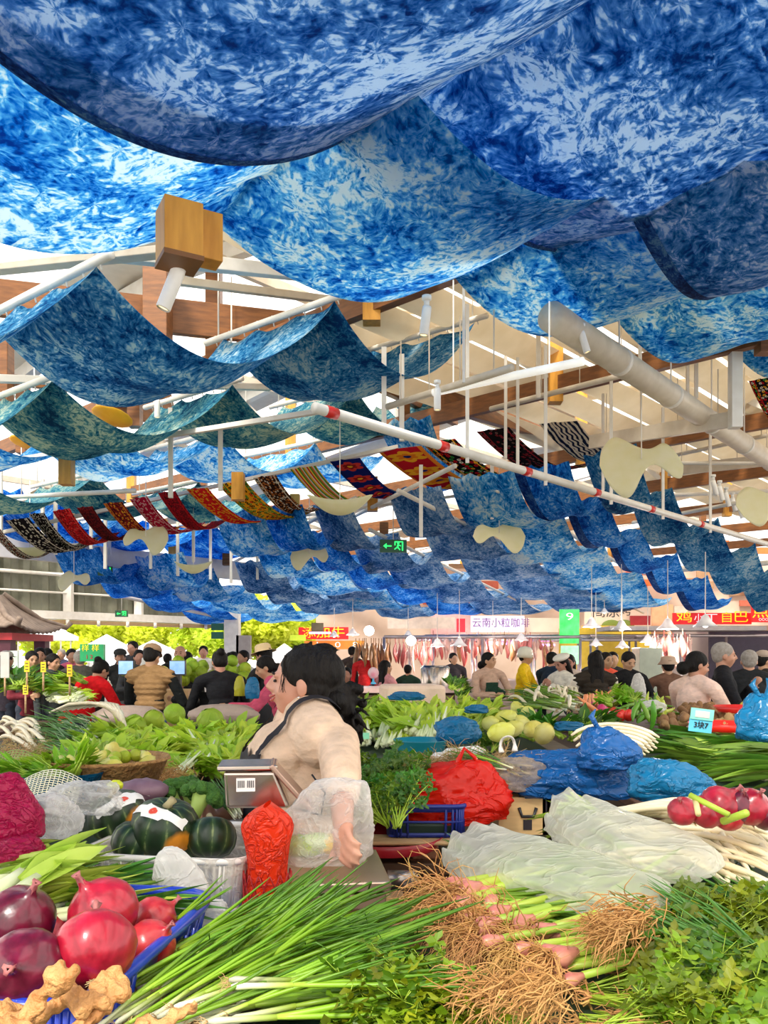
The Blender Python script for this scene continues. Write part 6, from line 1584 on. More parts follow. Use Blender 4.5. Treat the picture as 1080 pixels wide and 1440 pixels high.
WHP = mat('white_plastic', (.78, .74, .68), rough=.35)
FILMW = film('clear_white_film', (.93, .9, .84), dens=.30, edge=.5, transl=.35)
basket('blue_basket', (-.575, 1.29, .975), .48, .50, .135, -.13, BLUEP, 'royal blue slatted basket holding the big red onions', nb=16, rimr=.010)
basket('white_basket', (-.465, 1.98, .985), .40, .38, .115, -.18, WHP, 'white slatted basket lined with plastic holding dark pumpkins', nb=16, liner=film('liner_film', (.9, .86, .8), dens=.28, edge=.4))
slab('blue_tray_box', (-.43, 1.88, .955), (.46, .42, .055), mat('bright_blue_box', (.01, .16, .55), (.02, .25, .7), scale=18, rough=.35), 'bright blue wet looking tray under the white pumpkin basket', 'tray', -.12, .012)
# pumpkins
def ribmat():
    m, nt, out = newmat('kabocha_skin'); L = nt.links.new
    tc = nd(nt, 'ShaderNodeTexCoord'); sp = nd(nt, 'ShaderNodeSeparateXYZ'); L(tc.outputs['Object'], sp.inputs[0])
    at = nd(nt, 'ShaderNodeMath', operation='ARCTAN2'); L(sp.outputs[1], at.inputs[0]); L(sp.outputs[0], at.inputs[1])
    mu = nd(nt, 'ShaderNodeMath', operation='MULTIPLY'); mu.inputs[1].default_value = 10; L(at.outputs[0], mu.inputs[0])
    co_ = nd(nt, 'ShaderNodeMath', operation='COSINE'); L(mu.outputs[0], co_.inputs[0])
    nz = nd(nt, 'ShaderNodeTexNoise'); nz.inputs['Scale'].default_value = 55; nz.inputs['Detail'].default_value = 5; L(tc.outputs['Object'], nz.inputs['Vector'])
    ad = nd(nt, 'ShaderNodeMath', operation='MULTIPLY_ADD'); ad.inputs[1].default_value = .55; L(nz.outputs[0], ad.inputs[0]); L(co_.outputs[0], ad.inputs[2])
    rp = ramp(nt, [(.0, (.008, .022, .008)), (.62, (.012, .035, .010)), (.93, (.03, .07, .02)), (1.0, (.22, .28, .10))])
    mr = nd(nt, 'ShaderNodeMapRange'); mr.inputs[1].default_value = -1; mr.inputs[2].default_value = 1.36; L(ad.outputs[0], mr.inputs[0]); L(mr.outputs[0], rp.inputs[0])
    # ripe orange patch on one side
    vd = nd(nt, 'ShaderNodeVectorMath', operation='DISTANCE'); vd.inputs[1].default_value = (.052, -.055, -.012); L(tc.outputs['Object'], vd.inputs[0])
    n2 = nd(nt, 'ShaderNodeTexNoise'); n2.inputs['Scale'].default_value = 30; L(tc.outputs['Object'], n2.inputs['Vector'])
    a2 = nd(nt, 'ShaderNodeMath', operation='MULTIPLY_ADD'); a2.inputs[1].default_value = .02; L(n2.outputs[0], a2.inputs[0]); L(vd.outputs['Value'], a2.inputs[2])
    r2 = ramp(nt, [(.038, (1, 1, 1)), (.05, (0, 0, 0))]); L(a2.outputs[0], r2.inputs[0])
    mx = nd(nt, 'ShaderNodeMix'); mx.data_type = 'RGBA'; L(r2.outputs[0], mx.inputs[0]); L(rp.outputs[0], mx.inputs[6]); mx.inputs[7].default_value = (.75, .28, .02, 1)
    p = nd(nt, 'ShaderNodeBsdfPrincipled'); p.inputs['Roughness'].default_value = .38; L(mx.outputs[2], p.inputs['Base Color'])
    b = nd(nt, 'ShaderNodeBump'); b.inputs['Strength'].default_value = .25; b.inputs['Distance'].default_value = .004; L(nz.outputs[0], b.inputs['Height']); L(b.outputs[0], p.inputs['Normal'])
    L(p.outputs[0], out.inputs[0]); return m
KAB = ribmat(); STK = mat('white_sticker', (.9, .86, .80), rough=.5)
def pumpkin(px, py, d, r, tilt, label, band):
    t = empty('kabocha_pumpkin', P(px, py, d)); t.rotation_euler = tilt; m = MB()
    prof = [(.03*r, -.74*r), (.4*r, -.78*r), (.74*r, -.66*r), (.94*r, -.36*r), (1.0*r, -.02*r), (.95*r, .32*r), (.76*r, .60*r), (.44*r, .74*r), (.2*r, .70*r), (.06*r, .66*r), (.0, .66*r)]
    m.lathe(prof, seg=80, fn=lambda th, z_: 1-.045*abs(math.cos(th*5))**6); m.build('shell', KAB, t)
    m = MB(); m.tube([V((0, 0, .64*r)), V((.004, 0, .78*r)), V((.012, 0, .92*r))], [.16*r, .11*r, .13*r], 9); m.build('stem', mat('corky_stem', (.45, .38, .2), rough=.8), t)
    if band is not None:
        m = MB()
        def g(u, v):
            ph = lerp(-1.0, 1.0, u); w_ = (v-.5)*(.30 if abs(u-.5) > .14 else .52)
            q = V((math.sin(ph), w_*.9, math.cos(ph))).normalized()
            return V((q.x*r*1.0*(1-.05*abs(q.z)), q.y*r*1.02, q.z*r*.765))*1.02
        m.grid(g, 30, 4); Bm = Euler(band).to_matrix(); m.v = [Bm@v*1.25 for v in m.v]; o = m.build('label_band', STK, t)
        kk = o.modifiers.new('wrap', 'SHRINKWRAP'); kk.target = [c for c in t.children if c.name.startswith('shell')][0]; kk.offset = .0018; kk.wrap_mode = 'ABOVE_SURFACE'
        m = MB(); m.lathe([(.01*r, 0), (.05*r, 0), (.11*r, 0)], (0, 0, .95*r), 16); m.v = [Bm@v*1.2 for v in m.v]; o2 = m.build('red_emblem', mat('emblem_red', (.75, .08, .04)), o)
        kk = o2.modifiers.new('wrap', 'SHRINKWRAP'); kk.target = [c for c in t.children if c.name.startswith('shell')][0]; kk.offset = .0032; kk.wrap_mode = 'ABOVE_SURFACE'
    return tag(t, label, 'pumpkin')
pumpkin(165, 1146, 2.06, .074, (.15, -.25, .3), 'dark green pumpkin at the back left of the white basket', (.75, .1, .5))
pumpkin(232, 1163, 1.93, .080, (.25, .18, .0), 'large dark green pumpkin with orange patch, front of the white basket', (.62, -.1, -.35))
pumpkin(297, 1178, 1.93, .060, (.3, .3, 2.5), 'small mottled green pumpkin at the right of the white basket', (.8, -.2, .8))
pumpkin(190, 1183, 1.92, .055, (.2, .3, .6), 'small green pumpkin wedged at the front left of the white basket', None)
pumpkin(262, 1188, 1.95, .05, (.2, .3, 1.6), 'small dark pumpkin low between the two front ones', None)
# ---- ginger ----
GING = mat('ginger_skin', (.40, .16, .04), (.66, .34, .12), scale=26, rough=.65, bump=.7, bscale=60)
def ginger(px, py, d, seed, s_, label):
    rr = random.Random(seed); m = MB(); p = V((0, 0, 0)); d_ = V((1, 0, .1))
    for k in range(9):
        r_ = rr.uniform(.014, .022)*s_; q = p+V((rr.gauss(.010, .018), rr.gauss(0, .022), rr.gauss(0, .012)))*s_
        caps(m, p, q, r_, r_*rr.uniform(.8, 1.1), seg=10)
        if rr.random() < .75: e = q+V((rr.gauss(0, .022), rr.gauss(0, .02), rr.uniform(.0, .026)))*s_; caps(m, q, e, r_*.8, r_*.62, seg=10)
        p = q
    o = shell(m, 'ginger_root', GING, None, .0035, 3, extra=lambda c: c+V((0, 0, 1))*.0012*math.sin(c.x*420+c.y*200))
    o.location = P(px, py, d); return tag(o, label, 'ginger')
ginger(8, 1412, .98, 1, .52, 'knobbly ginger root at the lower left corner')
ginger(52, 1434, .96, 2, .52, 'knobbly ginger root lying right of the corner one')
ginger(6, 1446, .94, 5, .55, 'knobbly ginger root lowest at the left corner')
ginger(205, 1432, .97, 3, .4, 'small ginger piece on the spring onion bases')
ginger(110, 1445, .94, 7, .6, 'ginger root at the bottom edge beside the blue basket')
m = MB(); m.box((0, 0, 0), (.4, .3, .09)); tag(m.build('produce_box', heapmat(), smooth=False, loc=(-.5, .80, .98)), 'dark box under the ginger roots', 'box')
# =============== plastic bags ===============
def bagshape(m, w, d_, h, seed, amp=.18, n=40, flat=.75, top=None, mi=0):
    """a slumped bag: superellipsoid with folds; top(u) pulls parts of it upward"""
    sd = V((seed*3.1, seed*1.7, 0))
    def g(a, b):
        th = a*2*math.pi; ph = b*math.pi
        c, s_ = math.cos(ph), math.sin(ph)
        q = V((math.cos(th)*abs(s_)**.7, math.sin(th)*abs(s_)**.7, math.copysign(abs(c)**.9, c)))
        k = 1+amp*fbm(q*1.6+sd)+amp*.45*(1-2*abs(fbm(q*3.6+sd*2)))+amp*.18*(1-2*abs(fbm(V((q.x*9, q.y*9, q.z*3))+sd)))
        p = V((q.x*w/2*k, q.y*d_/2*k, q.z*h/2*k))
        if p.z < -h*.36: p.z = -h*.36-(p.z+h*.36)*.1
        if top: p = p+top(q)
        return p
    m.grid(g, n, n, mi)
BAGW = film('frosted_bag_film', (.97, .95, .90), dens=.55, edge=.45, transl=.45, scale=12)
BAGC = film('clear_bag_film', (.97, .95, .92), dens=.20, edge=.6, transl=.3, scale=16)
BAGR = film('red_bag_film', (.92, .02, .006), dens=.93, edge=.2, transl=.4, scale=9, bump=1)
BAGB = film('blue_bag_film', (.01, .13, .42), dens=.90, edge=.1, transl=.25, scale=12, bump=1)
BAGT = film('teal_blue_bag_film', (.01, .20, .42), dens=.90, edge=.1, transl=.25, scale=12, bump=1)
BAGP = film('tan_net_film', (.80, .62, .45), dens=.32, edge=.45, transl=.4, scale=18)
def bag(px, py, d, w, dd, h, seed, matl, label, knot=None, rz=0, handles=0, amp=.2, cat='bag', n=44, flipz=1):
    t = empty('plastic_bag', P(px, py, d), rz)
    m = MB(); kn = knot
    def top(q):
        if not kn: return V((0, 0, 0))
        k = max(0, q.z)**3; return V((kn[0]*k, kn[1]*k, kn[2]*k))
    bagshape(m, w, dd, h, seed, amp=amp, top=top, n=n); m.build('bag_body', matl, t)
    if kn and handles:
        for j in range(handles):
            m = MB(); b = V((kn[0], kn[1], h*.42+kn[2])); sx = (-1, 1)[j % 2]
            pts = [b-V((0, 0, .02)), b+V((sx*.02, 0, .02)), b+V((sx*.035, .01, .05)), b+V((sx*.02, .01, .075))]
            m.tube(pts, [.022, .016, .020, .004], 10, flat=.5); m.build('handle', matl, t)
    return tag(t, label, cat)
# bag held by the vendor on the scale
bag(455, 1178, 1.87, .205, .15, .14, 3, BAGC, 'clear plastic bag of vegetables held by the vendor on the scale', knot=(.05, 0, .06), handles=0)
# vegetables inside it
for i, (px, py, r_, c, lab) in enumerate([(470, 1186, .032, mat('yellow_flower', (.85, .52, .03), (.9, .65, .1)), 'yellow orange vegetable inside the held clear bag'), (425, 1190, .035, LEAFG, 'green vegetable inside the held clear bag'), (448, 1185, .032, mat('pale_green_veg', (.5, .65, .3)), 'pale green vegetable inside the held clear bag')]):
    m = MB(); m.ell((0, 0, 0), (r_*1.6, r_, r_*.7), 18, 10, fn=lambda q: 1+.2*fbm(q*4+V((i, 0, 0)))); tag(m.build('vegetable', c, loc=P(px, py, 1.87)), lab, 'vegetable')
# scale: platform, wooden blocks, display head
sx0 = P(468, 1222, 1.93)
t = empty('platform_scale', (sx0.x, 1.93, 0)); t.rotation_euler = (0, 0, .12)
m = MB(); m.box((0, 0, 1.040), (.24, .30, .022)); m.build('weighing_plate', mat('tan_steel', (.60, .44, .34), metal=.9, rough=.3), t, smooth=False, mods=[BEV(.004)])
m = MB(); m.box((0, 0, 1.005), (.22, .28, .035)); m.build('scale_body', mat('dull_bronze_metal', (.30, .20, .14), metal=.6, rough=.4), t, smooth=False, mods=[BEV(.004)])
m = MB(); m.box((-.16, -.02, 1.115), (.032, .032, .22)); m.build('yellow_post', mat('yellow_orange_tape', (.75, .33, .03)), t, smooth=False)
Mx = Matrix.Rotation(.12, 3, 'Z')@Matrix.Rotation(.10, 3, 'Y')
m = MB(); m.add([V(v) for v in [(-.245, -.05, 1.20), (-.10, -.06, 1.20), (-.10, .05, 1.20), (-.245, .05, 1.20), (-.25, -.055, 1.285), (-.135, -.065, 1.285), (-.135, .05, 1.285), (-.25, .05, 1.285)]],
    [(3, 2, 1, 0), (4, 5, 6, 7), (0, 1, 5, 4), (1, 2, 6, 5), (2, 3, 7, 6), (3, 0, 4, 7)]); m.build('display_head', STEEL, t, smooth=False, mods=[BEV(.008, 3)])
m = MB(); m.box((-.196, 0, 1.292), (.135, .125, .012)); m.build('head_lid', STEEL, t, smooth=False, mods=[BEV(.004)])
m = MB(); m.box((0, 0, 0), (.012, .13, .14), mat=Matrix.Rotation(-.72, 3, 'Y')); m.v = [v+V((-.098, 0, 1.245)) for v in m.v]; m.build('display_panel', mat('bronze_frame', (.40, .26, .20), metal=.8, rough=.3), t, smooth=False, mods=[BEV(.003)])
m = MB(); m.box((0, -.0605, 1.255), (.042, .002, .030)); m.v = [v+V((-.20, 0, 0)) for v in m.v]; bl = m.build('barcode_label', mat('white_label', (.85, .82, .78)), t, smooth=False)
m = MB()
for k in range(9):
    if k != 4: m.box((-.2165+k*.0042, -.063, 1.257), (.0018, .001, .016))
m.build('barcode_bars', INK, bl, smooth=False)
m = MB(); m.box((-.16, -.0375, 1.10), (.028, .002, .06)); m.build('post_label', mat('cream_label', (.85, .7, .5)), t, smooth=False)
m = MB(); m.tube([V((-.09, .0, 1.19)), V((-.03, -.05, 1.18)), V((-.02, -.04, 1.23)), V((-.05, -.02, 1.27))], .0022, 6); m.build('cable', BLACKP, t)
tag(t, 'steel weighing scale with tilted display head, in front of the vendor', 'scale')
for i, (z, w_, c, lab) in enumerate([(.965, .25, WOOD, 'pale wooden block directly under the scale'), (.925, .29, mat('brown_plank', (.30, .16, .07), (.42, .25, .12), stretch=(1, 7, 7)), 'brown plank beneath the pale wooden block')]):
    m = MB(); m.box((0, 0, 0), (w_, .26, .045)); o = m.build('wooden_block', c, smooth=False, loc=(sx0.x-.0+(0, .03)[i], 1.95, z), mods=[BEV(.003)]); o.rotation_euler.z = (.2, .05)[i]; tag(o, lab, 'wood block')
slab('wooden_stand', (sx0.x, 1.97, .45), (.40, .32, .90), DARKW, 'dark stand carrying the scale and its planks', 'stand')
m = MB(); m.tube([V((0, 0, 0)), V((.075, 0, 0))], .028, 16); m.tube([V((.075, 0, 0)), V((.085, 0, 0))], .020, 14); tag(m.build('metal_canister', mat('dark_chrome', (.3, .26, .24), metal=.9, rough=.3), loc=P(545, 1238, 2.3)), 'small shiny metal canister in the dark gap right of the scale', 'canister')
# red net bag
REDN = mat('red_net', (.85, .04, .01), (.95, .10, .02), scale=30, rough=.5, alpha=.8, transl=.3)
t = empty('net_bag', P(376, 1192, 1.78)); m = MB()
m.grid(lambda a, b: V((math.cos(a*6.283)*(.048+.008*math.sin(b*9))*(1+.10*fbm((math.cos(a*6.28)*2, math.sin(a*6.28)*2, b*5))+.03*math.cos(a*19*6.28))*math.sin(min(1, b*5+.02)*1.57)**.6*(1 if b < .9 else .9), math.sin(a*6.283)*.045, .095-.27*b)), 120, 24)
m.build('mesh_sack', film('red_mesh_sack', (.95, .05, .01), dens=.93, edge=.1, transl=.35, scale=26, bump=1), t)
m = MB()
for k in range(14):
    for s_ in (-1, 1):
        pts = [V((math.cos(a)*.052, math.sin(a)*.05, -.17+.12*j/8)) for j in range(9) for a in [k/14*6.283+s_*j*.11]]
        m.tube(pts, .0015, 4)
m.build('net_strands', mat('dark_red_strand', (.35, .01, .01)), t)
tag(t, 'bright red net bag standing beside the scale', 'bag')
# left bags
bag(70, 1152, 1.85, .13, .10, .10, 11, BAGC, 'pale clear plastic bag between the red net onions and pumpkins', amp=.3)
bag(120, 1126, 2.0, .16, .10, .08, 12, BAGC, 'crumpled white plastic film behind the dark pumpkin', amp=.35)
bag(253, 1252, 1.62, .105, .06, .07, 13, BAGW, 'white knotted plastic bag hanging on the white basket', knot=(-.02, 0, .05), amp=.15)
bag(285, 1290, 1.50, .09, .08, .05, 14, BAGW, 'white plastic film scrap beside the blue basket rim', amp=.3)
# net bags of onions at the left edge
REDS = film('magenta_net_film', (.60, .01, .10), dens=.75, edge=.3, transl=.3, scale=40, bump=1)
for i, (px, py, d, w_, h_) in enumerate([(24, 1155, 1.75, .13, .12), (-5, 1138, 1.78, .10, .14), (28, 1196, 1.68, .11, .07)]):
    t = bag(px, py, d, w_*.8, .10, h_*.75, 21+i, REDS, ['magenta net sack of onions at the left edge', 'taller magenta net sack cut off by the left edge', 'small flat magenta net sack below the larger one'][i], amp=.22, knot=(-.02, 0, .05) if i == 0 else None)
# big frosted bags on the right
def film_sheet(name, pts_fn, n1, n2, matl, label):
    m = MB(); m.grid(pts_fn, n1, n2); return tag(m.build(name, matl, mods=[SOL(.0012)]), label, 'bag')
BAGL = film('milky_bag_film', (1, .98, .88), dens=.34, edge=.5, transl=.5, scale=6, bump=1)
def openbag(A, B, w0, w1, h, seed, label, droop=.02):
    """a long bag lying from mouth A to tail B"""
    A, B = V(A), V(B); t = (B-A); L_ = t.length; tn = t.normalized(); sd = tn.cross(V((0, 0, 1))).normalized(); s_ = V((seed*2.3, seed, 0))
    def g(a, b):
        th = a*2*math.pi; w_ = lerp(w0, w1, b)*(.75+.25*math.sin(min(1, b*4)*1.57)); k = 1+.34*fbm(V((math.cos(th)*1.2, math.sin(th)*1.2, b*2.2))+s_)+.16*(1-2*abs(fbm(V((math.cos(th)*2.2, math.sin(th)*2.2, b*2.5))+s_)))+.05*(1-2*abs(fbm(V((math.cos(th)*6, math.sin(th)*6, b*5))+s_)))
        hh_ = h*(1-.55*b**2); k *= math.sqrt(max(.0, min(1, (1-b)*9)))
        z = math.sin(th)*hh_/2*k; z = max(z, -hh_*.36)
        ru = .010*math.sin(th*9)*math.exp(-b*10)
        return A+tn*(b*L_)+sd*math.cos(th)*w_/2*k+V((0, 0, z+hh_*.3+ru))
    t_ = empty('plastic_bag', A); m = MB(); m.grid(lambda a, b: g(a, b)-A, 72, 40); m.build('bag_body', BAGL, t_)
    return tag(t_, label, 'bag')
openbag(P(665, 1222, 1.98), P(925, 1290, 1.42), .20, .20, .12, 1, 'large milky plastic bag full of green stalks, nearest on the right')
openbag(P(800, 1172, 2.05), P(985, 1245, 1.55), .17, .17, .115, 4, 'second milky plastic bag lying behind the nearest one')
for k in range(22):
    a_ = P(700+rnd(-25, 10), 1222+rnd(-12, 12), 1.95+rnd(-.05, .05)); b_ = P(900+rnd(-20, 20), 1275+rnd(-10, 10), 1.48+rnd(-.05, .05))
    lay([SC_[0], SC_[2], SC_[4]], b_, a_, 'green stalk inside the large milky plastic bag', 'spring onion', 'stalks inside the milky bag')
for k in range(10):
    a_ = P(800+rnd(-20, 10), 1182+rnd(-8, 8), 2.1+rnd(-.05, .05)); b_ = P(940+rnd(-20, 20), 1225+rnd(-8, 8), 1.68)
    lay([SC_[1], SC_[3]], b_, a_, 'green stalk inside the second milky bag', 'spring onion', 'stalks inside the second milky bag')
for k in range(7): lay(LK_, P(870+k*3, 1165, 2.0), P(755+rnd(0, 20), 1118+k*8, 2.28), 'green stem poking out left of the second milky bag', 'spring onion', 'stems out of the second milky bag')
for k in range(9): lay(CH_, P(700, 1215+k, 1.95), P(638+rnd(0, 18), 1190+k*4, 2.08), 'dark chive tip at the mouth of the large milky bag', 'chive', 'chive tips at the bag mouth')
for k in range(14): lay(SC_, P(640+rnd(0, 20), 1240+k*3, 1.70-k*.012), P(640+rnd(160, 200), 1238+k*5+rnd(-6, 6), 1.62-k*.015), 'yellow green stalk under the large milky bag', 'spring onion', 'stalks under the large milky bag')
slab('produce_box', (.48, 1.72, .985), (.50, .46, .09), heapmat(), 'dark box beneath the milky plastic bags', 'box')
# central red bag and things around it
t = bag(632, 1130, 2.80, .36, .22, .15, 31, BAGR, 'big bright red plastic bag on the low stall right of the vendor', knot=(.03, 0, .06), amp=.24, n=60)
b0 = V((.03, 0, .135))
m = MB(); m.tube([V((.02, 0, .09)), V((.03, -.01, .15)), V((.05, -.01, .19)), V((.085, -.01, .16)), V((.12, 0, .08))], [.028, .018, .012, .014, .03], 10, flat=.5); m.build('handle', BAGR, t)
bag(725, 1092, 2.9, .22, .16, .12, 33, BAGP, 'tan translucent bag of roots beside the red bag', amp=.25)
m = MB(); m.tube([V((.04*math.cos(a)+.01*a, .01*math.sin(a*3), .05*math.sin(a))) for a in [3.3-k*.24 for k in range(15)]], [.012, .009]+[.0055]*11+[.009, .012], 8, flat=.5)
tag(m.build('bag_handle', WHP, loc=P(708, 1055, 2.9)), 'white plastic bag handle loop standing up behind the red bag', 'bag')
bag(800, 1092, 2.95, .46, .30, .17, 41, BAGB, 'large deep blue plastic bag left of the blue knotted one', amp=.3, n=60)
bag(855, 1066, 2.80, .19, .15, .10, 42, BAGB, 'knotted blue plastic bag on top, with upright ear', knot=(-.02, 0, .05), amp=.3, handles=1)
bag(944, 1108, 2.45, .22, .16, .10, 43, BAGT, 'lighter blue plastic bag with a pale scrap on it', knot=(-.04, 0, .03), amp=.28)
bag(1072, 1022, 3.1, .17, .18, .14, 44, BAGT, 'blue knotted bag at the right edge with tall ears', knot=(0, 0, .05), amp=.25, handles=2)
bag(643, 1030, 3.9, .20, .2, .13, 45, BAGT, 'teal blue plastic wrapped bundle under light green leaves', amp=.2)
bag(670, 998, 4.6, .12, .10, .05, 46, BAGT, 'flat teal blue bag behind the leafy greens', amp=.3)
bag(800, 1022, 4.3, .14, .10, .05, 47, BAGT, 'flat blue plastic under the pale cabbages', amp=.3)
bag(572, 980, 5.6, .22, .14, .06, 48, BAGT, 'small blue plastic bag left of the peach cloth', amp=.3)
bag(355, 973, 7.5, .13, .09, .17, 49, BAGT, 'teal plastic bag held out by the person in pink', knot=(0, 0, .05), amp=.15)
bag(337, 970, 7.6, .10, .08, .16, 50, mat('yellow_green_film', (.55, .52, .03), rough=.3, transl=.4), 'olive yellow plastic bag beside the teal one', knot=(0, 0, .04), amp=.15)
bag(897, 975, 9.2, .17, .12, .26, 51, BAGW, 'white plastic bag hanging from the hands of the black shirt person', knot=(0, 0, .08), amp=.18)
bag(918, 995, 5.2, .14, .12, .08, 52, BAGW, 'small white plastic bag on the stall below the hanging one', amp=.25)
for k in range(26):
    a_ = P(700+rnd(0, 50), 1092+rnd(-18, 14), 2.9+rnd(-.08, .05)); lay(CH_+SC_[:2], a_, a_+V((-rnd(.12, .22), rnd(-.02, .08), rnd(-.01, .06))), 'green stalk with straw coloured roots in the tan bag', 'chive', 'stalks in the tan bag')
for k in range(14):
    rr = random.Random(400+k); m = MB(); c_ = P(600+k*9+rnd(-8, 8), 1072+rnd(-8, 22), 2.95)
    for q_ in range(40):
        p = V((rr.gauss(0, .025), rr.gauss(0, .015), rr.gauss(0, .012))); pts = [p]; d = V((rr.gauss(0, 1), -.3, rr.gauss(0, .4))).normalized()
        for j in range(5): d = (d+V((rr.gauss(0, .3), rr.gauss(0, .3), rr.gauss(-.05, .3)))).normalized(); p = p+d*.018; pts.append(p)
        m.tube(pts, [.0014, .0013, .0012, .001, .0008, .0004], 4)
    tag(m.build('tangled_roots', ROOTM, loc=c_), 'tuft of straw coloured roots behind and above the red bag', 'roots', 'straw coloured roots behind the red bag')
for k, (px, py) in enumerate([(605, 1066), (622, 1060), (640, 1058)]):
    m = MB(); m.tube([V((0, 0, 0)), V((.02, 0, 0)), V((.09, .02, .005)), V((.12, .03, .0))], [.008, .022, .020, .008], 12); tag(m.build('white_radish', WHP, loc=P(px, py, 3.2)), ['white radish end left behind the red bag', 'white radish behind the red bag, middle one', 'white radish behind the red bag, right one'][k], 'radish')
# teal tub, blue crate, bricks, planks, boxes
m = MB(); m.lathe([(.0, 0), (.10, 0), (.125, .075), (.132, .075), (.128, .07), (.10, .006)], seg=32); tag(m.build('tub', mat('teal_tub', (.01, .22, .30), rough=.3), loc=P(592, 1062, 3.85)), 'teal plastic tub under white stemmed greens', 'tub')
basket('blue_crate', P(597, 1166, 2.78), .26, .26, .10, 0, mat('navy_crate', (.006, .02, .20), rough=.4), 'navy blue slatted crate below the red bag', nb=10, cat='crate', flare=1.04)
slab('crate_filler', P(597, 1160, 2.78), (.22, .2, .05), heapmat(), 'dark lining inside the navy crate', 'crate')
for i, (px, py) in enumerate([(597, 1192), (592, 1213), (590, 1234)]):
    slab('brick', P(px, py, 2.72), (.085-.0*i+.01*i, .12, .047), mat('red_brown_brick_%d' % i, (.28, .10, .05), (.42, .18, .09), scale=20, bump=.4), ['top brick of the small stack in the dark gap', 'middle brick of the small stack in the dark gap', 'lowest brick of the small stack in the dark gap'][i], 'brick', .1*i, .004)
slab('brick_pier', (P(592, 1234, 2.72).x, 2.75, .38), (.16, .16, .76), DARKW, 'dark wooden pier under the brick stack', 'pier')
m = MB(); m.lathe([(0, 0), (.16, 0), (.18, .035), (.185, .035), (.16, -.005)], seg=30); tag(m.build('red_tray', mat('dark_red_tray', (.35, .01, .02), rough=.3), loc=P(545, 1188, 2.7)), 'dark red round tray at the edge of the low stall', 'tray')
slab('wooden_board', P(565, 1181, 2.66), (.34, .12, .012), WOOD, 'thin wooden board on the brick stack', 'board')
for i, (px, w_, c, lab) in enumerate([(735, .20, (.60, .40, .18), 'tan wooden crate with dark handle slot under the red bag'), (775, .10, (.45, .28, .12), 'slatted wooden crate beside the tan one'), (815, .14, (.28, .18, .08), 'dark slatted wooden crate under the blue bag')]):
    t = empty('wooden_crate', P(px, 1140, 2.95)); m = MB(); m.box((0, 0, 0), (w_, .2, .13)); m.build('crate_body', mat('crate_wood_%d' % i, c, tuple(x*1.25 for x in c), stretch=(1, 8, 8)), t, smooth=False)
    if i == 0:
        m = MB(); m.tube([V((-.03, -.104, .03)), V((-.02, -.106, .0)), V((.02, -.106, .0)), V((.03, -.104, .03))], .006, 8); m.build('handle', BLACKP, t)
        m = MB(); m.box((0, -.101, -.03), (.03, .004, .035)); m.build('dark_label', INK, t, smooth=False)
    else:
        for k in range(6): m = MB(); m.box((lerp(-w_/2+.012, w_/2-.012, k/5), -.102, 0), (.005, .006, .11)); m.build('slot', INK, t, smooth=False)
    tag(t, lab, 'crate')
# wicker basket and blue lined bowl, green mesh, white mesh
WICK = mat('wicker', (.35, .16, .05), (.55, .30, .10), scale=40, rough=.7, bump=.8, bscale=80)
m = MB(); m.lathe([(0, 0), (.15, 0), (.195, .10), (.205, .105), (.20, .115), (.185, .105), (.15, .03)], seg=64, fn=lambda th, z_: 1+.012*math.sin(th*32+(z_*400)//1*3.14)); tag(m.build('wicker_basket', WICK, loc=P(152, 1112, 2.75)), 'round wicker basket of small pale cabbages', 'basket')
m = MB(); m.lathe([(0, 0), (.12, 0), (.165, .085), (.175, .09), (.16, .085), (.12, .03)], seg=48, fn=lambda th, z_: 1+.02*math.sin(th*9)+.015*math.sin(th*23)); tag(m.build('lined_bowl', BAGT, loc=P(80, 1122, 2.6)), 'bowl wrapped in blue plastic full of small green leaves', 'bowl')
def net(px, py, d, w_, h_, c, lab, tilt=.9, name='mesh_sheet'):
    m = MB(); f = lambda a, b: V(((a-.5)*w_, 0, 0))+V((0, math.cos(tilt)*(b-.5)*h_, math.sin(tilt)*(b-.5)*h_))+V((0, 0, .03*math.sin(a*3.1)))
    for k in range(15):
        m.tube([f(k/14, b/6) for b in range(7)], .0014, 4); m.tube([f(b/6, k/14) for b in range(7)], .0014, 4)
    return tag(m.build(name, c, loc=P(px, py, d)), lab, 'net')
net(16, 1092, 2.75, .16, .14, mat('green_net', (.35, .45, .12)), 'green plastic mesh basket side at the left edge')
net(68, 1118, 2.35, .17, .10, mat('white_net', (.85, .83, .62)), 'creamy white plastic mesh sheet below the blue bowl')

# =============== middle ground produce ===============
LF = [Proto(mk_leafy(100+i, L=.24, n=20, w=.020, leafm=LEAFG, stem=STEMG), .24) for i in range(4)]
LL = [Proto(mk_leafy(110+i, name='leaf_lettuce', L=.22, n=20, w=.026, leafm=LEAFL, stem=GRNL, spread=.45), .22) for i in range(4)]
LD = [Proto(mk_leafy(120+i, name='dark_leafy_green', L=.22, n=20, w=.024, leafm=LEAFD, stem=STEMG, spread=.4), .22) for i in range(4)]
PC = [Proto(mk_leafy(130+i, name='bok_choy', L=.22, n=22, w=.018, leafm=LEAFL, stem=WSTK, stemL=.5, stemr=.010, spread=.16), .22) for i in range(4)]
def scatter(protos, n, xr, yr, z, L_, th, label, cat, group, jz=.05, thj=.5, pitch=.15):
    for k in range(n):
        px, py = rnd(*xr), rnd(*yr); a = PZ(px, py, z+rnd(0, jz)); ang = th+R.gauss(0, thj)
        dv = V((math.cos(ang), math.sin(ang), pitch+R.gauss(0, .12))); lay(protos, a, a+dv.normalized()*L_*rnd(.8, 1.15), label, cat, group)
UP_ = math.pi/2
scatter(LL, 90, (115, 345), (1034, 1090), .99, .22, UP_+.3, 'bunch of lime green leaf lettuce in the big left heap', 'lettuce', 'leaf lettuce in the big left heap', .07, 1.3, .12)
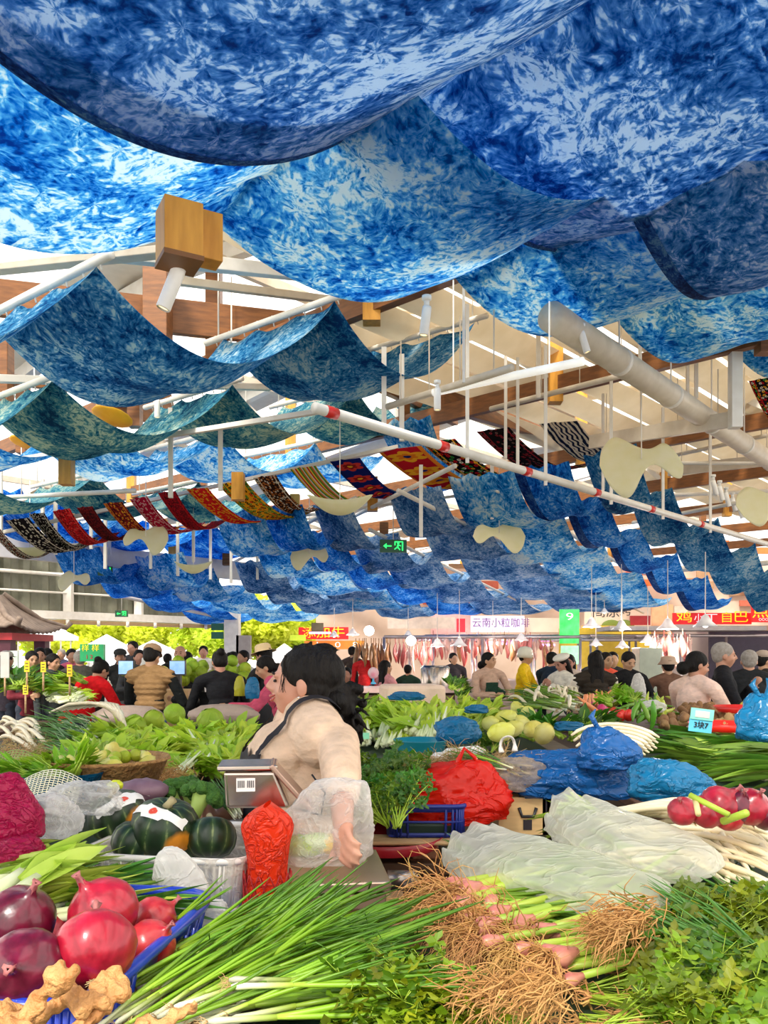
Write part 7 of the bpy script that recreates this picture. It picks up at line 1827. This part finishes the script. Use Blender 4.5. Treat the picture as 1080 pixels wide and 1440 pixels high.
scatter(LF, 60, (130, 345), (1036, 1100), .98, .22, UP_+.6, 'bunch of long green leaves in the big left heap', 'leafy greens', 'long green leaves in the big left heap', .07, 1.4, .12)
scatter(PC, 22, (205, 320), (1068, 1105), .99, .22, UP_, 'white stemmed greens with butts toward the front, left heap', 'leafy greens', 'white stemmed greens in the left heap', .06, .35, .3)
# centre stall
scatter(LF, 40, (470, 560), (1000, 1030), 1.05, .22, UP_, 'dark leafy bunch just right of the vendor hair', 'leafy greens', 'leafy bunches right of the vendor', .07, 1.0, .25)
scatter(LL, 70, (545, 680), (1000, 1034), 1.05, .22, UP_, 'light green leafy bunch in the centre heap', 'leafy greens', 'light leafy bunches in the centre heap', .08, 1.0, .25)
scatter(PC, 40, (472, 562), (1030, 1052), 1.02, .24, UP_+.1, 'white stemmed greens with butts toward the front, centre stall', 'leafy greens', 'white stemmed greens on the centre stall', .05, .2, .35)
scatter(PC, 26, (560, 632), (1022, 1042), 1.06, .22, UP_, 'green bunch with pale butts over the teal tub', 'leafy greens', 'pale butt bunches over the teal tub', .05, .25, .4)
scatter(LD, 12, (505, 555), (1115, 1165), .92, .14, UP_, 'dark green celery bunch on the low stall beside the vendor', 'celery', 'dark celery bunches beside the vendor', .14, 1.6, .6)
CE = [Proto(mk_coriander(140+i, .24, leafm=LEAFD, n=9, sl=.022, celery=True), .24) for i in range(3)]
scatter(CE, 44, (498, 560), (1098, 1168), .92, .19, UP_, 'dark fan leaved celery sprig on the low stall beside the vendor', 'celery', 'celery sprigs beside the vendor', .14, 1.7, .8)
scatter(LD, 8, (632, 648), (965, 985), 1.12, .2, UP_, 'small dark green bunch on top of the centre heap', 'leafy greens', 'dark bunches topping the centre heap', .06, 1.5, .5)
scatter(CE, 9, (668, 712), (1046, 1058), 1.03, .14, UP_, 'clump of dark feathery greens behind the red bag', 'leafy greens', 'feathery greens behind the red bag', .03, 1.6, .6)
# yellow cabbages
CY = [Proto(mk_cabbage(i, .075, LEAFY, 'napa_cabbage', 1.4), .1) for i in range(3)]
for k, (px, py) in enumerate([(690, 1012), (712, 1004), (735, 1012), (720, 1020), (750, 1020), (705, 1024), (742, 1000), (765, 1026), (695, 1000), (728, 992)]):
    o = R.choice(CY).place(PZ(px, py+6, 1.17+rnd(0, .04)), (rnd(0, 1), rnd(0, 1), rnd(0, 6)), rnd(.6, .8)); tag(o, 'pale yellow napa cabbage in the pile right of centre', 'cabbage', 'pale yellow cabbages right of centre')
CG = [Proto(mk_cabbage(10+i, .085, LEAFL, 'round_cabbage'), .1) for i in range(3)]
for k, (px, py, z, s_, lab) in enumerate([(245, 1004, 1.14, .95, 'round lime cabbage topmost of the big left heap'), (216, 1013, 1.12, .9, 'round cabbage left of the topmost one'), (296, 1014, 1.13, 1.1, 'round pale cabbage near the vendor, left heap'), (190, 1020, 1.1, .9, 'cabbage at the back left of the big heap')]):
    tag(R.choice(CG).place(PZ(px, py, z), (rnd(0, 1), rnd(0, 1), rnd(0, 6)), s_), lab, 'cabbage')
for k in range(34):
    px, py = rnd(245, 350), rnd(928, 960); d = rnd(9.8, 11); tag(R.choice(CG).place(P(px, py, d), (rnd(0, 1), rnd(0, 1), rnd(0, 6)), 1.0), 'round cabbage in the far pile behind the black dress', 'cabbage', 'cabbages in the far left pile')
for k in range(12):
    px, py = rnd(160, 240), rnd(942, 962); d = rnd(9.8, 10.8); tag(R.choice(CY+CG).place(P(px, py, d), (rnd(0, 1), rnd(0, 1), rnd(0, 6)), .8), 'small pale cabbage beyond the quilted vest', 'cabbage', 'cabbages beyond the vest')
for k in range(26):   # small cabbages in the wicker basket
    a_ = rnd(0, 6.28); r_ = .15*math.sqrt(R.random()); b_ = P(152, 1112, 2.75)
    tag(R.choice(CG+CY).place(b_+V((math.cos(a_)*r_, math.sin(a_)*r_, .10+rnd(0, .05)*(1-r_/.15))), (rnd(0, 3), rnd(0, 3), rnd(0, 6)), .30), 'small pale cabbage in the wicker basket', 'cabbage', 'small cabbages in the wicker basket')
b_ = P(80, 1122, 2.6)
for k in range(16):
    a_ = rnd(0, 6.28); r_ = .10*math.sqrt(R.random()); p = b_+V((math.cos(a_)*r_, math.sin(a_)*r_, .07)); lay(LF, p, p+V((rnd(-1, 1), rnd(-1, 1), .25)).normalized()*.10, 'small green leaf tuft in the blue wrapped bowl', 'leafy greens', 'leaf tufts in the blue wrapped bowl')
scatter(LF, 18, (20, 125), (1066, 1092), 1.0, .2, .2, 'fine green leafy stalks left of the wicker basket', 'leafy greens', 'fine greens at the left', .04, .4, .05)
# long garlic chives, dark, left
for k in range(55):
    ax = rnd(105, 130); ay = rnd(1010, 1075); lay(CH_, PZ(ax+rnd(-10, 30), ay, 1.05+rnd(0, .05)), PZ(ax-rnd(55, 95), ay-rnd(10, 48), 1.12+rnd(0, .04)), 'dark green garlic chive in the bundle at the left', 'chive', 'dark garlic chives at the left')
# root vegetables bundle at far left
WL = [Proto(mk_shoot(200+i, L=.45, r=.009, name='white_leek_shank', bend=.02), .45) for i in range(3)]
for k in range(16):
    ax = rnd(20, 75); ay = rnd(1020, 1062); lay(WL, PZ(ax, ay, 1.06+rnd(0, .05)), PZ(ax-70-rnd(0, 20), ay-rnd(22, 40), 1.10), 'white leek shank with roots facing the front at far left', 'leek', 'white leek shanks at far left')
for i, (px, py) in enumerate([(20, 1035), (45, 1042), (62, 1050), (30, 1055), (10, 1050), (68, 1035), (95, 1062), (110, 1070), (225, 1082), (238, 1092), (215, 1095), (250, 1086), (228, 1100)]):
    rr = random.Random(50+i); m = MB()
    for k in range(90):
        p = V((rr.gauss(0, .03), rr.gauss(0, .02), rr.gauss(0, .015))); pts = [p]; d = V((rr.gauss(0, .7), -1, rr.gauss(-.3, .6))).normalized()
        for j in range(5): d = (d+V((rr.gauss(0, .5), rr.gauss(0, .5), rr.gauss(-.15, .4)))).normalized(); p = p+d*.013; pts.append(p)
        m.tube(pts, [.0014, .0013, .0012, .001, .0008, .0004], 4)
    tag(m.build('tangled_roots', ROOTM if i < 8 else ROOTO, loc=PZ(px, py, 1.1)), 'tuft of tangled tan roots on the leek bundle at far left' if i < 8 else 'tuft of reddish brown roots in front of the lettuce heap', 'roots', 'root tufts at far left' if i < 8 else 'brown root tufts before the lettuce')
# curved white stalks along the top of left heap
for k in range(9):
    m = MB(); s_ = k*.006; a, b, c = PZ(70+k*8, 1002-k, 1.12), PZ(125+k*5, 990-k*.5+k, 1.2), PZ(170+k, 1010+k*2, 1.1)
    m.tube([a-a, a.lerp(b, .5)-a+V((0, 0, .03)), b-a+V((0, 0, .01)), b.lerp(c, .5)-a+V((0, 0, .03)), c-a], [.008, .012, .012, .011, .008], 8)
    tag(m.build('curved_white_stalk', SHOOT, loc=a), 'curved ivory stalk arching over the dark garlic chives', 'vegetable', 'curved ivory stalks at the left')
# far left stall
scatter(LF, 40, (30, 130), (955, 972), 1.16, .3, math.pi, 'yellow green leafy stalk on the far left stall', 'leafy greens', 'green stalks on the far left stall', .08, .5, .05)
scatter(PC, 26, (62, 108), (970, 988), 1.08, .24, 1.2, 'stubby green stalk with pale cut end on the far left stall', 'leafy greens', 'cut stalks on the far left stall', .08, .3, .05)
scatter(LD, 16, (-10, 35), (945, 968), 1.2, .35, 1, 'dark green bunch at the far left edge', 'leafy greens', 'dark bunches at the far left edge', .08, 1, .1)
basket('black_crate', (-3.5, 5.6, .96), 1.1, .6, .18, .05, BLACKP, 'black slatted crate under the far left greens', nb=14, cat='crate', flare=1.05)
basket('black_crate', (-4.3, 5.9, .96), .6, .5, .18, .05, BLACKP, 'second black crate at the far left edge', nb=10, cat='crate', flare=1.05)
# broccoli
BRM = mat('broccoli_floret', (.04, .14, .015), (.10, .26, .03), scale=40, rough=.8, bump=1, bscale=120)
def broccoli(px, py, d, r, lab, s_):
    t = empty('broccoli', P(px, py, d)); rr = random.Random(s_); m = MB()
    for k in range(30):
        th = rr.uniform(0, 6.28); ph = rr.uniform(0, 1.35); q = V((math.sin(ph)*math.cos(th), math.sin(ph)*math.sin(th), math.cos(ph)*.75))
        m.ell(q*r*.78, r*rr.uniform(.22, .36), 12, 8, fn=lambda v: 1+.12*fbm(v*7+V((k, 0, 0))))
    m.build('florets', BRM, t); m = MB(); m.tube([V((0, 0, -.9*r)), V((0, 0, -.3*r)), V((0, 0, .3*r))], [.3*r, .33*r, .5*r], 10); m.build('stalk', mat('broccoli_stalk', (.4, .55, .12)), t)
    t.rotation_euler = (rr.uniform(-.4, .4), rr.uniform(-.5, .5), 0); return tag(t, lab, 'broccoli')
broccoli(240, 1120, 2.35, .055, 'left broccoli head behind the large pumpkin', 1)
broccoli(282, 1125, 2.3, .062, 'right broccoli head, larger, beside the fine green stems', 2)
broccoli(262, 1112, 2.45, .05, 'third broccoli head peeking between the other two', 3)
for k in range(14): lay(CH_, P(335+rnd(-6, 6), 1150+rnd(-6, 4), 2.3), P(300+rnd(-4, 30), 1118+rnd(-6, 8), 2.4), 'fine dark green stem right of the broccoli', 'chive', 'fine stems right of the broccoli')
t = empty('purple_cauliflower', P(200, 1112, 2.3)); m = MB(); m.ell((0, 0, 0), (.075, .05, .035), 24, 12, fn=lambda q: 1+.10*fbm(q*4)); m.build('head', mat('purple_vegetable_skin', (.12, .05, .09), (.28, .16, .20), scale=14, rough=.4), t); m = MB()
for k in range(5): blade(m, (-.05, 0, -.01), (1, .3*(k-2), .3), (0, 0, 1), .10, .03, .4, random.Random(k))
m.build('outer_leaves', mat('grey_purple_leaf', (.30, .25, .22), transl=.2), t); tag(t, 'purple grey leafy vegetable behind the back pumpkin', 'vegetable')
m = MB(); m.ell((0, 0, 0), (.022, .02, .014), 16, 10, fn=lambda q: 1+.2*fbm(q*6)); tag(m.build('yellow_flower_head', mat('yellow_blossom', (.7, .75, .03)), loc=P(162, 1104, 2.2)), 'small yellow green blossom on top of the back pumpkin', 'vegetable')
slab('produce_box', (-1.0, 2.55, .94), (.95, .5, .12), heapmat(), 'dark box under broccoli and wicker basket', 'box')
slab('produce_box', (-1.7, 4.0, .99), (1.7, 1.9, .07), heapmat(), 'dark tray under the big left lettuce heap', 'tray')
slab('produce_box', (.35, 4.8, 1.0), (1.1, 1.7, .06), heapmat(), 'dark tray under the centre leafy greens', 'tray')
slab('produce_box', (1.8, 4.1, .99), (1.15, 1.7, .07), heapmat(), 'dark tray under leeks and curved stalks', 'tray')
# leeks in the right middle
for k in range(62):
    ax = rnd(1000, 1190); ay = rnd(1050, 1098); lay(LK_, PZ(ax+rnd(20, 60), ay, 1.03+rnd(0, .06)), PZ(ax-rnd(110, 150), ay-rnd(18, 48), 1.06+rnd(0, .05)), 'dark leek leaf stalk in the long pile at right', 'leek', 'leeks piled at right')
for k in range(26):
    ax = rnd(1045, 1110); ay = rnd(1040, 1096); a = PZ(ax, ay, 1.13+rnd(0, .03)); lay([LK_[0], LK_[2]], a+V((.25, 0, 0)), a-V((.22, -.03, .01)), 'broad leek with cut dark leaves at right edge', 'leek', 'broad leeks at the right edge')
# curved white garlic shoots
for k in range(15):
    m = MB(); r0 = .22-.010*k; c = P(868, 1052, 3.4); pts = []
    for j in range(10):
        th = 2.6-j*.24; pts.append(V((math.cos(th)*r0*.95, math.sin(th)*.10, math.sin(th)*r0*.42-.02*(k % 3))))
    m.tube(pts, [.005]+[.008]*8+[.004], 8); tag(m.build('curved_white_stalk', SHOOT, loc=c+V((0, -.01*k, 0))), 'ivory stalk bent in an arc behind the knotted blue bag', 'vegetable', 'bent ivory stalks behind the blue bags')
# far scallions with white shanks
for k in range(48):
    ax = rnd(775, 825); ay = rnd(972, 1000); lay(SC_[:4], PZ(ax, ay, 1.12+rnd(0, .1)), PZ(ax-rnd(65, 100), ay-rnd(2, 16), 1.16+rnd(0, .06)), 'long white scallion in the far pile right of the rider', 'spring onion', 'white scallions in the far pile')
for k in range(26):
    ax = rnd(745, 815); ay = rnd(975, 998); lay(WL, PZ(ax, ay, 1.14+rnd(0, .1)), PZ(ax+rnd(-45, 30), ay-rnd(6, 20), 1.2), 'thick white leek shank in the far pile', 'leek', 'white shanks in the far pile')
scatter(LD, 18, (745, 835), (1022, 1044), 1.06, .22, 1.0, 'dark green leafy bunch right of the yellow cabbages', 'leafy greens', 'dark bunches right of the cabbages', .07, 1.4, .3)
# small vegetables helper
def veg(n, xr, yr, z, shape, matl, name, label, cat, group, s_=(.8, 1.2), jz=.05, n0=2):
    prs = []
    for i in range(n0):
        m = MB(); shape(m, random.Random(i+n)); prs.append(Proto(lambda m=m: m.build(name, matl), .1))
    for k in range(n):
        px, py = rnd(*xr), rnd(*yr); tag(R.choice(prs).place(PZ(px, py, z+rnd(0, jz)), (rnd(0, 6), rnd(0, 6), rnd(0, 6)), rnd(*s_)), label, cat, group)
    for p_ in prs: p_.drop()
def potato(m, rr): m.ell((0, 0, 0), (.036, .026, .024), 12, 8, fn=lambda q: 1+.25*fbm(q*3+V((rr.random()*9, 0, 0))))
def taro(m, rr): caps(m, V((-.02, 0, 0)), V((.02, .005, 0)), .020, .026); m.ell((.03, .01, .012), .014, 8, 6)
veg(60, (925, 1008), (1005, 1022), 1.08, taro, mat('brown_root_skin', (.20, .09, .03), (.42, .24, .10), scale=20, rough=.8, vary=.1), 'taro_corm', 'brown knobbly root in the pile left of the blue price card', 'ginger', 'brown knobbly roots', jz=.08)
veg(50, (960, 1010), (993, 1010), 1.12, taro, mat('brown_root_skin2', (.18, .08, .03), (.38, .2, .08), scale=20, rough=.8), 'taro_corm', 'brown root in the pile below the cream pink hoodie', 'ginger', 'brown roots below the hoodie', jz=.06)
veg(70, (1010, 1055), (1000, 1026), 1.10, potato, mat('potato_skin', (.36, .17, .06), (.55, .30, .13), scale=20, rough=.7, vary=.1), 'potato', 'small brown potato in the pile right of the price card', 'potato', 'small brown potatoes', jz=.08)
def ped(m, rr): m.tube([V((-.07, 0, 0)), V((-.04, .004, 0)), V((0, .01, 0)), V((.05, .004, .004)), V((.085, -.006, .008))], [.004, .014, .015, .011, .003], 10)
veg(26, (878, 940), (990, 1008), 1.14, ped, mat('green_pepper_skin', (.08, .25, .015), (.2, .42, .03), rough=.25, vary=.15), 'green_pepper', 'long green pepper in the far pile right of centre', 'pepper', 'long green peppers', jz=.08)
veg(16, (905, 950), (982, 1002), 1.15, ped, mat('yellow_green_pepper', (.42, .50, .04), (.6, .66, .1), rough=.25, vary=.1), 'green_pepper', 'yellow green pepper in the far pile', 'pepper', 'yellow green peppers', jz=.06)
scatter(LF, 12, (855, 895), (978, 995), 1.14, .2, 1, 'green bunch left of the long green peppers', 'leafy greens', 'greens left of the peppers', .05, 1.4, .3)
def car(m, rr): m.tube([V((-.08, 0, 0)), V((-.075, 0, 0)), V((0, 0, 0)), V((.09, 0, 0))], [.005, .018, .014, .003], 10)
veg(14, (822, 850), (978, 992), 1.16, car, mat('carrot_skin', (.85, .25, .08), (.9, .4, .2), rough=.4), 'carrot', 'pale orange carrot in front of the dark vest', 'carrot', 'carrots before the dark vest')
veg(12, (822, 858), (990, 1004), 1.13, lambda m, rr: m.ell((0, 0, 0), (.033, .033, .028), 14, 10), mat('magenta_radish', (.5, .02, .12), rough=.3, vary=.1), 'small_onion', 'magenta round onion in the far pile', 'onion', 'magenta onions in the far pile')
veg(6, (865, 885), (1003, 1010), 1.12, lambda m, rr: m.ell((0, 0, 0), (.034, .034, .028), 14, 10), mat('tomato_skin', (.75, .03, .015), rough=.2), 'tomato', 'red tomato beside the long green peppers', 'tomato', 'red tomatoes')
veg(24, (826, 866), (1003, 1018), 1.08, lambda m, rr: m.ell((0, 0, 0), (.03, .03, .028), 12, 8), mat('garlic_skin', (.8, .68, .6), rough=.5, vary=.1), 'garlic_bulb', 'pinkish white garlic bulb in the middle right pile', 'garlic', 'garlic bulbs')
veg(10, (1045, 1075), (986, 996), 1.16, lambda m, rr: m.ell((0, 0, 0), (.05, .05, .045), 14, 10), mat('yellow_fruit', (.55, .5, .05), rough=.4), 'yellow_fruit', 'yellow green fruit before the black jacket', 'fruit', 'yellow green fruits')
for i, (px, py, d, c) in enumerate([(1020, 1025, 4.0, (.8, .02, .01)), (1046, 1000, 4.9, (.75, .02, .015))]):
    m = MB(); m.lathe([(0, 0), (.13, 0), (.17, .03), (.175, .03), (.14, -.006)], seg=30); tag(m.build('red_tray', mat('red_tray_%d' % i, c, rough=.3), loc=P(px, py, d)), ['bright red tray right of the blue price card', 'bright red tray behind the potatoes'][i], 'tray')
# price card
t = empty('price_card', P(985, 1020, 3.3), .0); m = MB(); m.box((0, 0, 0), (.095, .004, .055)); m.build('cyan_card', mat('cyan_card', (.12, .55, .75)), t, smooth=False); t.rotation_euler = (0, .12, .05)
m = MB(); m.box((.0, -.004, .045), (.095, .004, .045)); m.build('mint_card', mat('mint_card', (.25, .75, .58)), t, smooth=False)
m = MB(); m.box((.0, -.007, .045), (.058, .002, .026)); m.build('code_panel', mat('pinkish_paper', (.75, .6, .58)), t, smooth=False)
text('3块7', .030, INK, (0, -.004, .0), t)
tag(t, 'blue handwritten price card with mint green top', 'price tag')
for i, (px, py, d, w_, h_) in enumerate([(512, 1035, 3.9, .05, .03), (497, 1028, 3.8, .06, .05)]):
    slab('price_card', P(px, py, d), (w_, .004, h_), mat('mint_note_%d' % i, (.3, .8, .5)), ['small mint card among white stemmed greens', 'tilted mint card near the vendor shoulder'][i], 'price tag', .2, .001)
for pr in LF+LL+LD+PC+CE+CY+CG+LK_+CH_+SC_+SH_+CO_+WS_+WL:
    if not pr.used: pr.drop()
